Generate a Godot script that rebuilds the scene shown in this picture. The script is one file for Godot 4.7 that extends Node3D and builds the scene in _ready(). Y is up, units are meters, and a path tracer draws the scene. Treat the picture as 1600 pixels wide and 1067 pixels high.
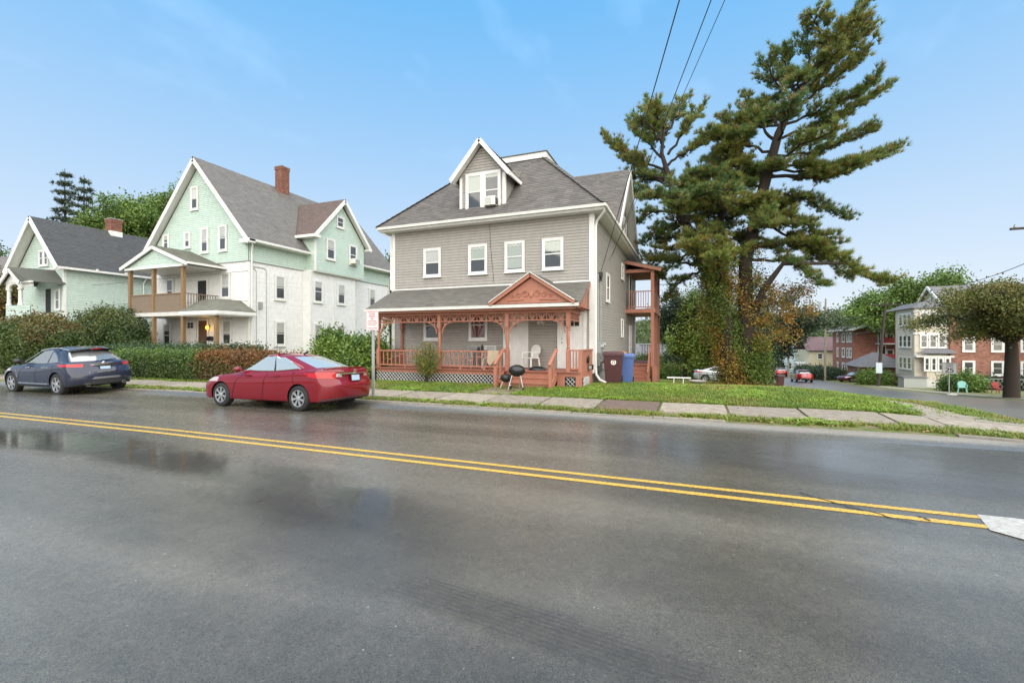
extends Node3D
# A street corner on an overcast wet day. Metres, y up; D in comments is the distance across the street (-z).

class MB:                                     # collects faces; every face is given counter-clockwise as seen from outside
	var v := PackedVector3Array()
	var n := PackedVector3Array()
	var c := PackedColorArray()
	var col := Color(1, 1, 1)
	var usec := false
	func tint(k: Color) -> void:
		col = k
		usec = true
	func t(a: Vector3, b: Vector3, d: Vector3) -> void:
		var m := (b - a).cross(d - a).normalized()
		v.append(a); v.append(d); v.append(b)
		n.append(m); n.append(m); n.append(m)
		if usec:
			c.append(col); c.append(col); c.append(col)
	func q(a: Vector3, b: Vector3, d: Vector3, e: Vector3) -> void:
		t(a, b, d)
		t(a, d, e)
	func ts(a: Vector3, b: Vector3, d: Vector3, na: Vector3, nb: Vector3, nd: Vector3) -> void:   # smooth; turned to face its normals
		if (b - a).cross(d - a).dot(na + nb + nd) < 0.0:
			v.append(a); v.append(b); v.append(d)
			n.append(na); n.append(nb); n.append(nd)
		else:
			v.append(a); v.append(d); v.append(b)
			n.append(na); n.append(nd); n.append(nb)
		if usec:
			c.append(col); c.append(col); c.append(col)
	func qs(a: Vector3, b: Vector3, d: Vector3, e: Vector3, na: Vector3, nb: Vector3, nd: Vector3, ne: Vector3) -> void:
		ts(a, b, d, na, nb, nd)
		ts(a, d, e, na, nd, ne)
	func poly(p: Array) -> void:
		for i in range(1, p.size() - 1):
			t(p[0], p[i], p[i + 1])
	func hexa(p: Array) -> void:              # 0-3 bottom, 4-7 top, each counter-clockwise from above
		q(p[3], p[2], p[1], p[0])
		q(p[4], p[5], p[6], p[7])
		for i in 4:
			var j := (i + 1) % 4
			q(p[i], p[j], p[j + 4], p[i + 4])
	func box(a: Vector3, b: Vector3) -> void:
		var lo := a.min(b)
		var hi := a.max(b)
		hexa([Vector3(lo.x, lo.y, hi.z), Vector3(hi.x, lo.y, hi.z), Vector3(hi.x, lo.y, lo.z), Vector3(lo.x, lo.y, lo.z),
			Vector3(lo.x, hi.y, hi.z), Vector3(hi.x, hi.y, hi.z), Vector3(hi.x, hi.y, lo.z), Vector3(lo.x, hi.y, lo.z)])
	func bar(a: Vector3, b: Vector3, w: float, h: float, up := Vector3.UP) -> void:   # a beam from a to b
		var d := (b - a).normalized()
		var s := d.cross(up)
		if s.length() < 0.01:
			s = d.cross(Vector3.RIGHT)
		s = s.normalized() * w * 0.5
		var k := s.cross(d).normalized() * h * 0.5
		hexa([a - s - k, a + s - k, b + s - k, b - s - k, a - s + k, a + s + k, b + s + k, b - s + k])
	func tube(p: Array, r: Array, k := 7, cap := true) -> void:
		var rings := []
		var norms := []
		var side := Vector3.ZERO
		for i in p.size():
			var d: Vector3 = (p[mini(i + 1, p.size() - 1)] - p[maxi(i - 1, 0)]).normalized()
			if i == 0:
				side = d.cross(Vector3.UP if absf(d.y) < 0.9 else Vector3.RIGHT).normalized()
			else:
				side = (side - d * side.dot(d)).normalized()
			var o := side.cross(d)
			var ring := []
			var nn := []
			for j in k:
				var a := TAU * j / k
				var m := side * cos(a) + o * sin(a)
				ring.append(p[i] + m * float(r[i]))
				nn.append(m)
			rings.append(ring)
			norms.append(nn)
		for i in p.size() - 1:
			for j in k:
				var l := (j + 1) % k
				qs(rings[i][j], rings[i][l], rings[i + 1][l], rings[i + 1][j], norms[i][j], norms[i][l], norms[i + 1][l], norms[i + 1][j])
		if cap:
			for e in [0, p.size() - 1]:
				var d: Vector3 = (p[1] - p[0]).normalized() * (-1.0 if e == 0 else 1.0)
				for j in k:
					ts(p[e], rings[e][j], rings[e][(j + 1) % k], d, d, d)
	func lathe(x: Transform3D, prof: Array, k := 16) -> void:      # prof: [radius, height], turned round the local y axis
		for i in prof.size() - 1:
			var r0: float = prof[i][0]
			var r1: float = prof[i + 1][0]
			var h0: float = prof[i][1]
			var h1: float = prof[i + 1][1]
			var s := Vector2(h1 - h0, r0 - r1).normalized()
			for j in k:
				var a := TAU * j / k
				var b := TAU * (j + 1) / k
				var da := Vector3(cos(a), 0, sin(a))
				var db := Vector3(cos(b), 0, sin(b))
				var na := (x.basis * (da * s.x + Vector3.UP * s.y)).normalized()
				var nb := (x.basis * (db * s.x + Vector3.UP * s.y)).normalized()
				qs(x * (da * r0 + Vector3.UP * h0), x * (db * r0 + Vector3.UP * h0), x * (db * r1 + Vector3.UP * h1), x * (da * r1 + Vector3.UP * h1), na, nb, nb, na)
	func extr(p: PackedVector2Array, x: Transform3D, d: float) -> void:   # a flat outline (x, y) made d thick towards local +z
		var g := p
		if Geometry2D.is_polygon_clockwise(g):
			g.reverse()
		var tri := Geometry2D.triangulate_polygon(g)
		for i in range(0, tri.size(), 3):
			var a := g[tri[i]]
			var b := g[tri[i + 1]]
			var e := g[tri[i + 2]]
			if (b - a).cross(e - a) < 0:
				var s := b
				b = e
				e = s
			t(x * Vector3(a.x, a.y, d), x * Vector3(b.x, b.y, d), x * Vector3(e.x, e.y, d))
			t(x * Vector3(a.x, a.y, 0), x * Vector3(e.x, e.y, 0), x * Vector3(b.x, b.y, 0))
		for i in g.size():
			var a := g[i]
			var b := g[(i + 1) % g.size()]
			q(x * Vector3(a.x, a.y, 0), x * Vector3(b.x, b.y, 0), x * Vector3(b.x, b.y, d), x * Vector3(a.x, a.y, d))
	func ball(at: Vector3, r: Vector3, k := 12) -> void:
		var h := k / 2
		for i in h:
			for j in k:
				var f := func(a: int, b: int) -> Vector3:
					var la := PI * a / h - PI / 2
					var lo := TAU * b / k
					return Vector3(cos(la) * cos(lo), sin(la), cos(la) * sin(lo))
				var p := [f.call(i, j), f.call(i, j + 1), f.call(i + 1, j + 1), f.call(i + 1, j)]
				qs(at + p[0] * r, at + p[1] * r, at + p[2] * r, at + p[3] * r, (p[0] / r).normalized(), (p[1] / r).normalized(), (p[2] / r).normalized(), (p[3] / r).normalized())
	func shift(d: Vector3) -> void:
		for i in v.size():
			v[i] += d
	func mesh() -> ArrayMesh:
		var m := ArrayMesh.new()
		if v.is_empty():
			return m
		var a := []
		a.resize(Mesh.ARRAY_MAX)
		a[Mesh.ARRAY_VERTEX] = v
		a[Mesh.ARRAY_NORMAL] = n
		if usec:
			a[Mesh.ARRAY_COLOR] = c
		m.add_surface_from_arrays(Mesh.PRIMITIVE_TRIANGLES, a)
		return m

var rng := RandomNumberGenerator.new()
var taken := {}
var base := {}
var M := {}
var kept := {}

func P(x: float, h: float, d: float) -> Vector3:
	return Vector3(x, h, -d)

func V2(a: Array) -> PackedVector2Array:      # [x, y, x, y, ...] as points
	var o := PackedVector2Array()
	for i in range(0, a.size(), 2):
		o.append(Vector2(a[i], a[i + 1]))
	return o

func rr(a: float, b: float) -> float:
	return rng.randf_range(a, b)

func lin(r: float, g: float, b: float, a := 1.0) -> Color:
	var k := Color(r, g, b).linear_to_srgb()
	k.a = a
	return k

func mat(called: String, r: float, g: float, b: float, rough := 0.7, metal := 0.0) -> StandardMaterial3D:
	var m := StandardMaterial3D.new()
	m.resource_name = called
	m.albedo_color = lin(r, g, b)
	m.roughness = rough
	m.metallic = metal
	m.vertex_color_use_as_albedo = true
	M[called] = m
	return m

func numbered(s: String) -> String:
	if not taken.has(s):
		taken[s] = 0
		return s
	taken[s] += 1
	return "%s_%03d" % [s, taken[s]]

func tag(o: Node, label: String, category := "", group := "", kind := "") -> void:
	o.set_meta("label", label)
	if category: o.set_meta("category", category)
	if group: o.set_meta("group", group)
	if kind: o.set_meta("kind", kind)

func thing(called: String, label: String, category: String, at := Vector3.ZERO, group := "", turn := 0.0) -> Node3D:
	var o := Node3D.new()
	o.name = numbered(called)
	add_child(o)
	o.position = at
	o.rotation.y = turn
	base[o] = at
	tag(o, label, category, group)
	return o

func part(called: String, mb: MB, m: Material, par: Node, world := true) -> MeshInstance3D:   # built in world places, moved to its parent's axes
	if world and base.has(par) and base[par] != Vector3.ZERO:
		mb.shift(-base[par])
	var o := MeshInstance3D.new()
	o.name = called
	o.mesh = mb.mesh()
	o.material_override = m
	par.add_child(o, true)
	base[o] = base.get(par, Vector3.ZERO)
	return o

func put(called: String, mesh: Mesh, m: Material, par: Node, x := Transform3D()) -> MeshInstance3D:
	var o := MeshInstance3D.new()
	o.name = called
	o.mesh = mesh
	o.material_override = m
	o.transform = x
	par.add_child(o, true)
	return o

func solo(called: String, mb: MB, m: Material, label: String, category: String, group := "", at := Vector3.ZERO) -> MeshInstance3D:
	if at != Vector3.ZERO:
		mb.shift(-at)
	var o := put(numbered(called), mb.mesh(), m, self, Transform3D(Basis(), at))
	tag(o, label, category, group)
	base[o] = at
	return o

func struct(called: String, mesh: Mesh, m: Material, label := "") -> MeshInstance3D:
	var o := put(numbered(called), mesh, m, self)
	o.set_meta("kind", "structure")
	if label: o.set_meta("label", label)
	base[o] = Vector3.ZERO
	return o

func dup(src: Node3D, at: Vector3, turn: float, label: String, group := "") -> Node3D:
	var o: Node3D = src.duplicate()
	o.name = numbered(src.get_meta("stem", String(src.name)))
	add_child(o)
	o.position = at
	o.rotation.y = turn
	base[o] = at
	o.set_meta("label", label)
	if group: o.set_meta("group", group)
	return o

func scatter(called: String, mesh: Mesh, m: Material, xs: Array, cols: Array, par: Node) -> MultiMeshInstance3D:
	var mm := MultiMesh.new()
	mm.transform_format = MultiMesh.TRANSFORM_3D
	mm.use_colors = true
	mm.mesh = mesh
	mm.instance_count = xs.size()
	var b := PackedFloat32Array()
	b.resize(xs.size() * 16)
	var k := 0
	for i in xs.size():
		var x: Transform3D = xs[i]
		var c: Color = cols[i]
		b[k] = x.basis.x.x; b[k + 1] = x.basis.y.x; b[k + 2] = x.basis.z.x; b[k + 3] = x.origin.x
		b[k + 4] = x.basis.x.y; b[k + 5] = x.basis.y.y; b[k + 6] = x.basis.z.y; b[k + 7] = x.origin.y
		b[k + 8] = x.basis.x.z; b[k + 9] = x.basis.y.z; b[k + 10] = x.basis.z.z; b[k + 11] = x.origin.z
		b[k + 12] = c.r; b[k + 13] = c.g; b[k + 14] = c.b; b[k + 15] = 1.0
		k += 16
	mm.buffer = b
	var o := MultiMeshInstance3D.new()
	o.name = called
	o.multimesh = mm
	o.material_override = m
	o.set_meta("kind", "stuff")
	par.add_child(o, true)
	return o

func rbasis(s: float) -> Basis:               # any turn, scaled
	var q := Quaternion(rng.randfn(), rng.randfn(), rng.randfn(), rng.randfn()).normalized()
	return Basis(q).scaled(Vector3(s, s, s))

func noise_tex(size: int, freq: float, oct: int, seed_: int, lo := 0.0, hi := 1.0) -> ImageTexture:
	var f := FastNoiseLite.new()
	f.seed = seed_
	f.frequency = freq
	f.fractal_octaves = oct
	var im := f.get_seamless_image(size, size)
	im.convert(Image.FORMAT_L8)
	var d := im.get_data()
	for i in d.size():
		d[i] = int(255.0 * lerpf(lo, hi, d[i] / 255.0))
	return ImageTexture.create_from_image(Image.create_from_data(size, size, false, Image.FORMAT_L8, d))

# --- walls, roofs and openings -------------------------------------------------------------------------------------
# Clapboards: a wall outline (along, height) cut into courses, each leaning out at its lower edge.
func clap(mb: MB, x: Transform3D, outline: PackedVector2Array, course: float, c: Color, proud := 0.023) -> void:
	var lo := INF
	var hi := -INF
	var le := INF
	var ri := -INF
	for p in outline:
		lo = minf(lo, p.y); hi = maxf(hi, p.y); le = minf(le, p.x); ri = maxf(ri, p.x)
	var y := lo
	while y < hi - 0.005:
		var y1 := y + course
		var k := rr(0.97, 1.03)
		mb.tint(Color(c.r * k, c.g * k, c.b * k))
		var bits := Geometry2D.intersect_polygons(outline, V2([le - 1, y, ri + 1, y, ri + 1, y + course * 0.6, le - 1, y + course * 0.6]))
		bits.append_array(Geometry2D.intersect_polygons(outline, V2([le - 1, y + course * 0.6, ri + 1, y + course * 0.6, ri + 1, y1, le - 1, y1])))
		for g in bits:
			var w: PackedVector2Array = g
			if Geometry2D.is_polygon_clockwise(w):
				w.reverse()
			var tri := Geometry2D.triangulate_polygon(w)
			var pt := []
			for p in w:
				pt.append(x * Vector3(p.x, p.y, proud * clampf((1.0 - (p.y - y) / course) / 0.4, 0, 1)))
			for i in range(0, tri.size(), 3):
				mb.t(pt[tri[i]], pt[tri[i + 1]], pt[tri[i + 2]]) if (w[tri[i + 1]] - w[tri[i]]).cross(w[tri[i + 2]] - w[tri[i]]) > 0 else mb.t(pt[tri[i]], pt[tri[i + 2]], pt[tri[i + 1]])
			for i in w.size():
				var a := w[i]
				var b := w[(i + 1) % w.size()]
				if absf(a.y - y) < 1e-4 and absf(b.y - y) < 1e-4:
					mb.q(x * Vector3(a.x, a.y, -0.01), x * Vector3(b.x, b.y, -0.01), x * Vector3(b.x, b.y, proud), x * Vector3(a.x, a.y, proud))
		y = y1

# Shingle courses over a flat roof face (corners counter-clockwise from above), every tab with its own tone.
func shingle(mb: MB, face: Array, c: Color, vary := 0.25, row := 0.15, tab := 0.32, lift := 0.014) -> void:
	var nn: Vector3 = (face[1] - face[0]).cross(face[2] - face[0]).normalized()
	if nn.y < 0:
		nn = -nn
	var s := (Vector3.UP - nn * nn.y).normalized()
	var a := s.cross(nn)
	var o: Vector3 = face[0]
	var pl := PackedVector2Array()
	for p in face:
		pl.append(Vector2((p - o).dot(a), (p - o).dot(s)))
	if Geometry2D.is_polygon_clockwise(pl):
		pl.reverse()
	var lo := Vector2(INF, INF)
	var hi := -lo
	for p in pl:
		lo = lo.min(p); hi = hi.max(p)
	var y := lo.y
	while y < hi.y - 0.01:
		var x := lo.x - rr(0, tab)
		while x < hi.x:
			var x1 := x + tab * rr(0.75, 1.25)
			var k := 1.0 + vary * rng.randfn() * 0.5
			k = clampf(k, 0.55, 1.6)
			mb.tint(Color(c.r * k, c.g * k, c.b * k))
			var r := V2([x, y, x1 - 0.004, y, x1 - 0.004, y + row, x, y + row])
			var bits := [r]
			var whole := true
			for p in r:
				if not Geometry2D.is_point_in_polygon(p, pl):
					whole = false
			if not whole:
				bits = Geometry2D.intersect_polygons(pl, r)
			for g in bits:
				var w: PackedVector2Array = g
				if Geometry2D.is_polygon_clockwise(w):
					w.reverse()
				var pt := []
				for p in w:
					pt.append(o + a * p.x + s * p.y + nn * lerpf(lift, 0.003, clampf((p.y - y) / row, 0, 1)))
				mb.poly(pt)
				for i in w.size():
					var j := (i + 1) % w.size()
					if absf(w[i].y - y) < 1e-3 and absf(w[j].y - y) < 1e-3:
						mb.q(pt[i] - nn * lift, pt[j] - nn * lift, pt[j], pt[i])
			x = x1
		y += row

func slab(mb: MB, face: Array, d: float) -> void:    # a face (counter-clockwise from outside) with thickness d behind it
	var nn: Vector3 = (face[1] - face[0]).cross(face[2] - face[0]).normalized() * d
	mb.poly(face)
	var back := []
	for p in face:
		back.push_front(p - nn)
	mb.poly(back)
	for i in face.size():
		var j := (i + 1) % face.size()
		mb.q(face[i] - nn, face[j] - nn, face[j], face[i])

func roof(par: Node, faces: Array, c: Color, m: Material, vary := 0.25, thick := 0.06, called := "roof") -> MeshInstance3D:
	var under := MB.new()
	under.tint(c)
	var sh := MB.new()
	for f in faces:
		var g: Array = f
		if (g[1] - g[0]).cross(g[2] - g[0]).y < 0:
			g.reverse()
		slab(under, g, thick)
		shingle(sh, g, c, vary)
	var o := part(called, under, m, par)
	var k := part("shingles", sh, m, o if not par is MeshInstance3D else par)
	k.set_meta("kind", "stuff")
	return o

func ring(mb: MB, x0: float, y0: float, x1: float, y1: float, w: float, z0: float, z1: float) -> void:   # a rectangular frame
	mb.box(Vector3(x0, y0, z0), Vector3(x0 + w, y1, z1))
	mb.box(Vector3(x1 - w, y0, z0), Vector3(x1, y1, z1))
	mb.box(Vector3(x0 + w, y0, z0), Vector3(x1 - w, y0 + w, z1))
	mb.box(Vector3(x0 + w, y1 - w, z0), Vector3(x1 - w, y1, z1))

func cached(key: String, make: Callable) -> Mesh:
	if not kept.has(key):
		var mb := MB.new()
		make.call(mb)
		kept[key] = mb.mesh()
	return kept[key]

# A double-hung window standing on a wall; p is the middle of its foot. Casing > sash, two panes, curtain, dark room.
func win(par: Node, p: Vector3, yaw: float, w: float, h: float, how := {}) -> MeshInstance3D:
	var tw: float = how.get("trim", 0.085)
	var key := "%.2f_%.2f_%.3f" % [w, h, tw]
	var o := put("window", cached("case" + key, func(m: MB):
		ring(m, -w / 2, 0, w / 2, h, tw, 0.0, 0.06)
		m.box(Vector3(-w / 2 - 0.03, -0.035, 0.0), Vector3(w / 2 + 0.03, 0.0, 0.085))), how.get("mat", M.trim), par,
		Transform3D(Basis(Vector3.UP, yaw), p + Basis(Vector3.UP, yaw).z * 0.02 - base.get(par, Vector3.ZERO)))
	var x0 := w / 2 - tw
	var mid := h * 0.5
	put("sash", cached("sash" + key, func(m: MB):
		ring(m, -x0, mid - 0.02, x0, h - tw, 0.04, 0.02, 0.05)
		ring(m, -x0, tw, x0, mid + 0.02, 0.045, 0.018, 0.042)), how.get("sash", M.trim), o)
	put("interior", cached("dark" + key, func(m: MB): m.box(Vector3(-x0, tw, 0.012), Vector3(x0, h - tw, 0.017))), how.get("room", M.room), o)
	put("pane", cached("paneu" + key, func(m: MB): m.box(Vector3(-x0 + 0.04, mid + 0.02, 0.033), Vector3(x0 - 0.04, h - tw - 0.04, 0.036))), M.glass, o)
	put("pane", cached("panel" + key, func(m: MB): m.box(Vector3(-x0 + 0.045, tw + 0.045, 0.028), Vector3(x0 - 0.045, mid - 0.025, 0.031))), M.glass, o)
	var cu: float = how.get("blind", 0.0)
	if cu == 0.45: cu = [0.45, 0.3, 0.6, 0.5, 0.0, 0.45][rng.randi() % 6]
	if cu > 0:
		put("blind", cached("blind%.2f" % cu + key, func(m: MB): m.box(Vector3(-x0 + 0.01, h - tw - (h - 2 * tw) * cu, 0.019), Vector3(x0 - 0.01, h - tw, 0.022))), how.get("cloth", M.blind), o)
	return o

# A panelled door leaf in a trimmed opening.
func door(par: Node, p: Vector3, yaw: float, w: float, h: float, m: Material, trim: Material, lights := 0) -> MeshInstance3D:
	var mb := MB.new()
	mb.box(Vector3(-w / 2, 0.02, 0.0), Vector3(w / 2, h, 0.03))
	var ph := h - 0.2
	for s in [-1, 1]:
		for r in ([[0.08, 0.36], [0.42, 0.78]] if lights else [[0.07, 0.3], [0.36, 0.68], [0.74, 0.94]]):
			ring(mb, s * w * 0.24 - w * 0.17, ph * r[0] + 0.08, s * w * 0.24 + w * 0.17, ph * r[1] + 0.08, 0.035, 0.03, 0.038)
	var o := put("door", mb.mesh(), m, par, Transform3D(Basis(Vector3.UP, yaw), p + Basis(Vector3.UP, yaw).z * 0.02 - base.get(par, Vector3.ZERO)))
	var f := MB.new()
	f.box(Vector3(-w / 2 - 0.12, 0, 0), Vector3(-w / 2, h + 0.12, 0.055))
	f.box(Vector3(w / 2, 0, 0), Vector3(w / 2 + 0.12, h + 0.12, 0.055))
	f.box(Vector3(-w / 2, h, 0), Vector3(w / 2, h + 0.12, 0.055))
	f.box(Vector3(-w / 2, 0, 0), Vector3(w / 2, 0.02, 0.07))
	put("door_frame", f.mesh(), trim, o)
	if lights:
		var g := MB.new()
		g.box(Vector3(-w * 0.33, h * 0.78, 0.03), Vector3(w * 0.33, h * 0.95, 0.034))
		put("door_light", g.mesh(), M.room, o)
		var b := MB.new()
		ring(b, -w * 0.36, h * 0.77, w * 0.36, h * 0.96, 0.03, 0.03, 0.046)
		for i in lights - 1:
			var xx := lerpf(-w * 0.33, w * 0.33, float(i + 1) / lights)
			b.box(Vector3(xx - 0.012, h * 0.79, 0.034), Vector3(xx + 0.012, h * 0.94, 0.044))
		b.box(Vector3(-w * 0.33, h * 0.86, 0.034), Vector3(w * 0.33, h * 0.87, 0.043))
		put("muntins", b.mesh(), trim, o)
	var k := MB.new()
	k.ball(Vector3(-w * 0.42, 1.0, 0.07), Vector3(0.03, 0.03, 0.03), 8)
	k.box(Vector3(-w * 0.42 - 0.012, 0.99, 0.03), Vector3(-w * 0.42 + 0.012, 1.01, 0.06))
	put("knob", k.mesh(), M.steel, o)
	k = MB.new()
	k.ball(Vector3(-w * 0.42, 1.16, 0.045), Vector3(0.028, 0.028, 0.02), 8)
	put("lock", k.mesh(), M.steel, o)
	return o

# --- the ground ----------------------------------------------------------------------------------------------------
const KERB := 10.7                 # far edge of the street
func sst(a: float, b: float, x: float) -> float:
	return smoothstep(a, b, x)

func gh(x: float, d: float) -> float:         # height of the ground: the street is crowned, the land behind falls away to the right
	var left := -0.006 * clampf(-9.0 - x, 0.0, 25.0)
	if d < KERB:
		return left + (-0.025 * maxf(0.0, d - 5.6) if d > 5.6 else -0.012 * maxf(0.0, 2.0 - d))
	var h := lerpf(-0.03, 0.10, sst(10.7, 15.4, d))
	if x > 4.0:
		h = lerpf(h, -0.12, sst(4.0, 7.0, x) * sst(20.0, 11.0, d))
	var fall := 7.5 * (1.0 - exp(-maxf(0.0, d - 17.5) / 85.0)) * sst(-24.0, -11.0, x)
	return h + left * sst(30.0, 11.0, d) - fall - 0.3 * sst(3.0, 7.0, x) * sst(12.5, 19.0, d)

func cross_l(d: float) -> float:              # near kerb of the side street, with its rounded corner
	var r := 1.7
	return 6.9 + 0.04 * (d - KERB - r) if d > KERB + r else 6.9 - (r - sqrt(maxf(0.0, r * r - pow(KERB + r - d, 2))))

func cross_r(d: float) -> float:
	var r := 5.0
	return 14.4 + 0.06 * (d - KERB - r) if d > KERB + r else 14.4 + (r - sqrt(maxf(0.0, r * r - pow(KERB + r - d, 2))))

func on_road(x: float, d: float) -> bool:
	return d <= KERB + 0.001 or (x > cross_l(d) - 0.001 and x < cross_r(d) + 0.001)

func gp(x: float, d: float, up := 0.0) -> Vector3:
	return Vector3(x, gh(x, d) + up, -d)

func lines(stops: Array) -> Array:            # [from, step, to, step, to ...]
	var o := [stops[0]]
	for i in range(1, stops.size(), 2):
		var a: float = o[-1]
		var n := maxi(1, roundi((stops[i + 1] - a) / stops[i]))
		for j in n:
			o.append(lerpf(a, stops[i + 1], float(j + 1) / n))
	return o

func sheet(xs: Array, ds: Array, pt: Callable, uv := 1.0, uv2 := Rect2(0, 0, 1, 1)) -> ArrayMesh:
	var v := PackedVector3Array()
	var n := PackedVector3Array()
	var u := PackedVector2Array()
	var u2 := PackedVector2Array()
	var ix := PackedInt32Array()
	for d in ds:
		for x in xs:
			var p: Vector3 = pt.call(x, d)
			v.append(p)
			n.append((pt.call(x + 0.05, d) - pt.call(x - 0.05, d)).cross(pt.call(x, d + 0.05) - pt.call(x, d - 0.05)).normalized() * 1.0)
			u.append(Vector2(p.x, p.z) * uv)
			u2.append(Vector2((p.x - uv2.position.x) / uv2.size.x, (-p.z - uv2.position.y) / uv2.size.y))
	var w := xs.size()
	for j in ds.size() - 1:
		for i in w - 1:
			var a := j * w + i
			for k in [a, a + w, a + 1, a + 1, a + w, a + w + 1]:
				ix.append(k)
	for i in n.size():
		if n[i].y < 0: n[i] = -n[i]
		if n[i].length() < 0.5: n[i] = Vector3.UP
	var a := []
	a.resize(Mesh.ARRAY_MAX)
	a[Mesh.ARRAY_VERTEX] = v
	a[Mesh.ARRAY_NORMAL] = n
	a[Mesh.ARRAY_TEX_UV] = u
	a[Mesh.ARRAY_TEX_UV2] = u2
	a[Mesh.ARRAY_INDEX] = ix
	var m := ArrayMesh.new()
	m.add_surface_from_arrays(Mesh.PRIMITIVE_TRIANGLES, a)
	return m

func asphalt_maps() -> Array:
	var s := 1024
	var f := FastNoiseLite.new()
	f.seed = 5
	f.frequency = 0.16
	f.fractal_octaves = 2
	var g := f.get_seamless_image(s, s)
	g.convert(Image.FORMAT_L8)
	f.seed = 9
	f.frequency = 0.012
	f.fractal_octaves = 4
	var b := f.get_seamless_image(s, s)
	b.convert(Image.FORMAT_L8)
	var gd := g.get_data()
	var bd := b.get_data()
	var col := PackedByteArray()
	col.resize(s * s * 3)
	var hgt := PackedByteArray()
	hgt.resize(s * s)
	var r := RandomNumberGenerator.new()
	r.seed = 77
	var chip := PackedFloat32Array()             # stones of about one and two centimetres
	chip.resize(256 * 256)
	for i in chip.size(): chip[i] = r.randf_range(-1.0, 1.0)
	for i in s * s:
		var k := gd[i] / 255.0
		var cx := i % s
		var cy := i / s
		var big := 0.6 * chip[(cy / 5) % 200 * 256 + (cx / 5) % 200] + 0.5 * chip[(cy / 11) % 90 * 256 + 160 + (cx / 11) % 90]
		k = clampf(k + 0.22 * big, 0.0, 1.0)
		var l := 0.06 + 0.135 * k + 0.025 * (bd[i] / 255.0 - 0.5)
		var e := r.randf()
		l *= 0.7 + 0.6 * e
		if k > 0.58 and e > 0.93:
			l += 0.10 * r.randf()
		l = pow(clampf(l, 0, 1), 1 / 2.2) * 255.0
		col[i * 3] = int(minf(255.0, l * 1.05))
		col[i * 3 + 1] = int(l)
		col[i * 3 + 2] = int(l * 0.90)
		hgt[i] = int(clampf(k * 200.0 + r.randf() * 40.0, 0, 255))
	for i in 60:                                 # pale stones in the binder
		var cx := r.randi_range(4, s - 5)
		var cy := r.randi_range(4, s - 5)
		var rad := r.randi_range(1, 3)
		var l := r.randi_range(110, 190)
		for y in range(-rad, rad + 1):
			for x in range(-rad, rad + 1):
				if x * x + y * y <= rad * rad:
					var q := ((cy + y) * s + cx + x) * 3
					col[q] = l; col[q + 1] = l - 4; col[q + 2] = l - 12
	var img := Image.create_from_data(s, s, false, Image.FORMAT_RGB8, col)
	var hi := Image.create_from_data(s, s, false, Image.FORMAT_L8, hgt)
	return [ImageTexture.create_from_image(img), ImageTexture.create_from_image(hi)]

func blur_map(w: int, h: int, seed_: int, fx: float, fy: float, lo: float, hi: float, gain := 1.0) -> ImageTexture:   # broad mottling of a surface, stretched along one way
	var f := FastNoiseLite.new()
	f.seed = seed_
	f.frequency = 1.0
	f.fractal_octaves = 5
	var d := PackedByteArray()
	d.resize(w * h)
	for y in h:
		for x in w:
			var k := 0.5 + 0.5 * gain * f.get_noise_2d(x * fx, y * fy)
			d[y * w + x] = int(255.0 * clampf(lerpf(lo, hi, clampf(k, 0, 1)), 0, 1))
	return ImageTexture.create_from_image(Image.create_from_data(w, h, false, Image.FORMAT_L8, d))

# A film of rain water: one dark colour whose cover (alpha) thins out to a ragged edge.
func film_tex(w: int, h: int, seed_: int, blobs: Array, full: float, fx: float, fy: float, ragged := 0.35) -> ImageTexture:
	var f := FastNoiseLite.new()
	f.seed = seed_
	f.frequency = 1.0
	f.fractal_octaves = 5
	var d := PackedByteArray()
	d.resize(w * h * 4)
	for y in h:
		for x in w:
			var u := float(x) / w
			var t := float(y) / h
			var k := 0.0
			for b in blobs:                   # [u, v, ru, rv, strength]
				var e := Vector2((u - b[0]) / b[2], (t - b[1]) / b[3]).length()
				k = maxf(k, float(b[4]) * smoothstep(1.0, 0.25, e))
			k = k + ragged * f.get_noise_2d(x * fx, y * fy) * minf(1.0, k * 3.0)
			var edge := minf(minf(u, 1 - u) * 8, minf(t, 1 - t) * 8)
			var i := (y * w + x) * 4
			d[i] = 255; d[i + 1] = 255; d[i + 2] = 255
			d[i + 3] = int(255.0 * full * clampf(k, 0, 1) * clampf(edge, 0, 1))
	return ImageTexture.create_from_image(Image.create_from_data(w, h, false, Image.FORMAT_RGBA8, d))

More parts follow.
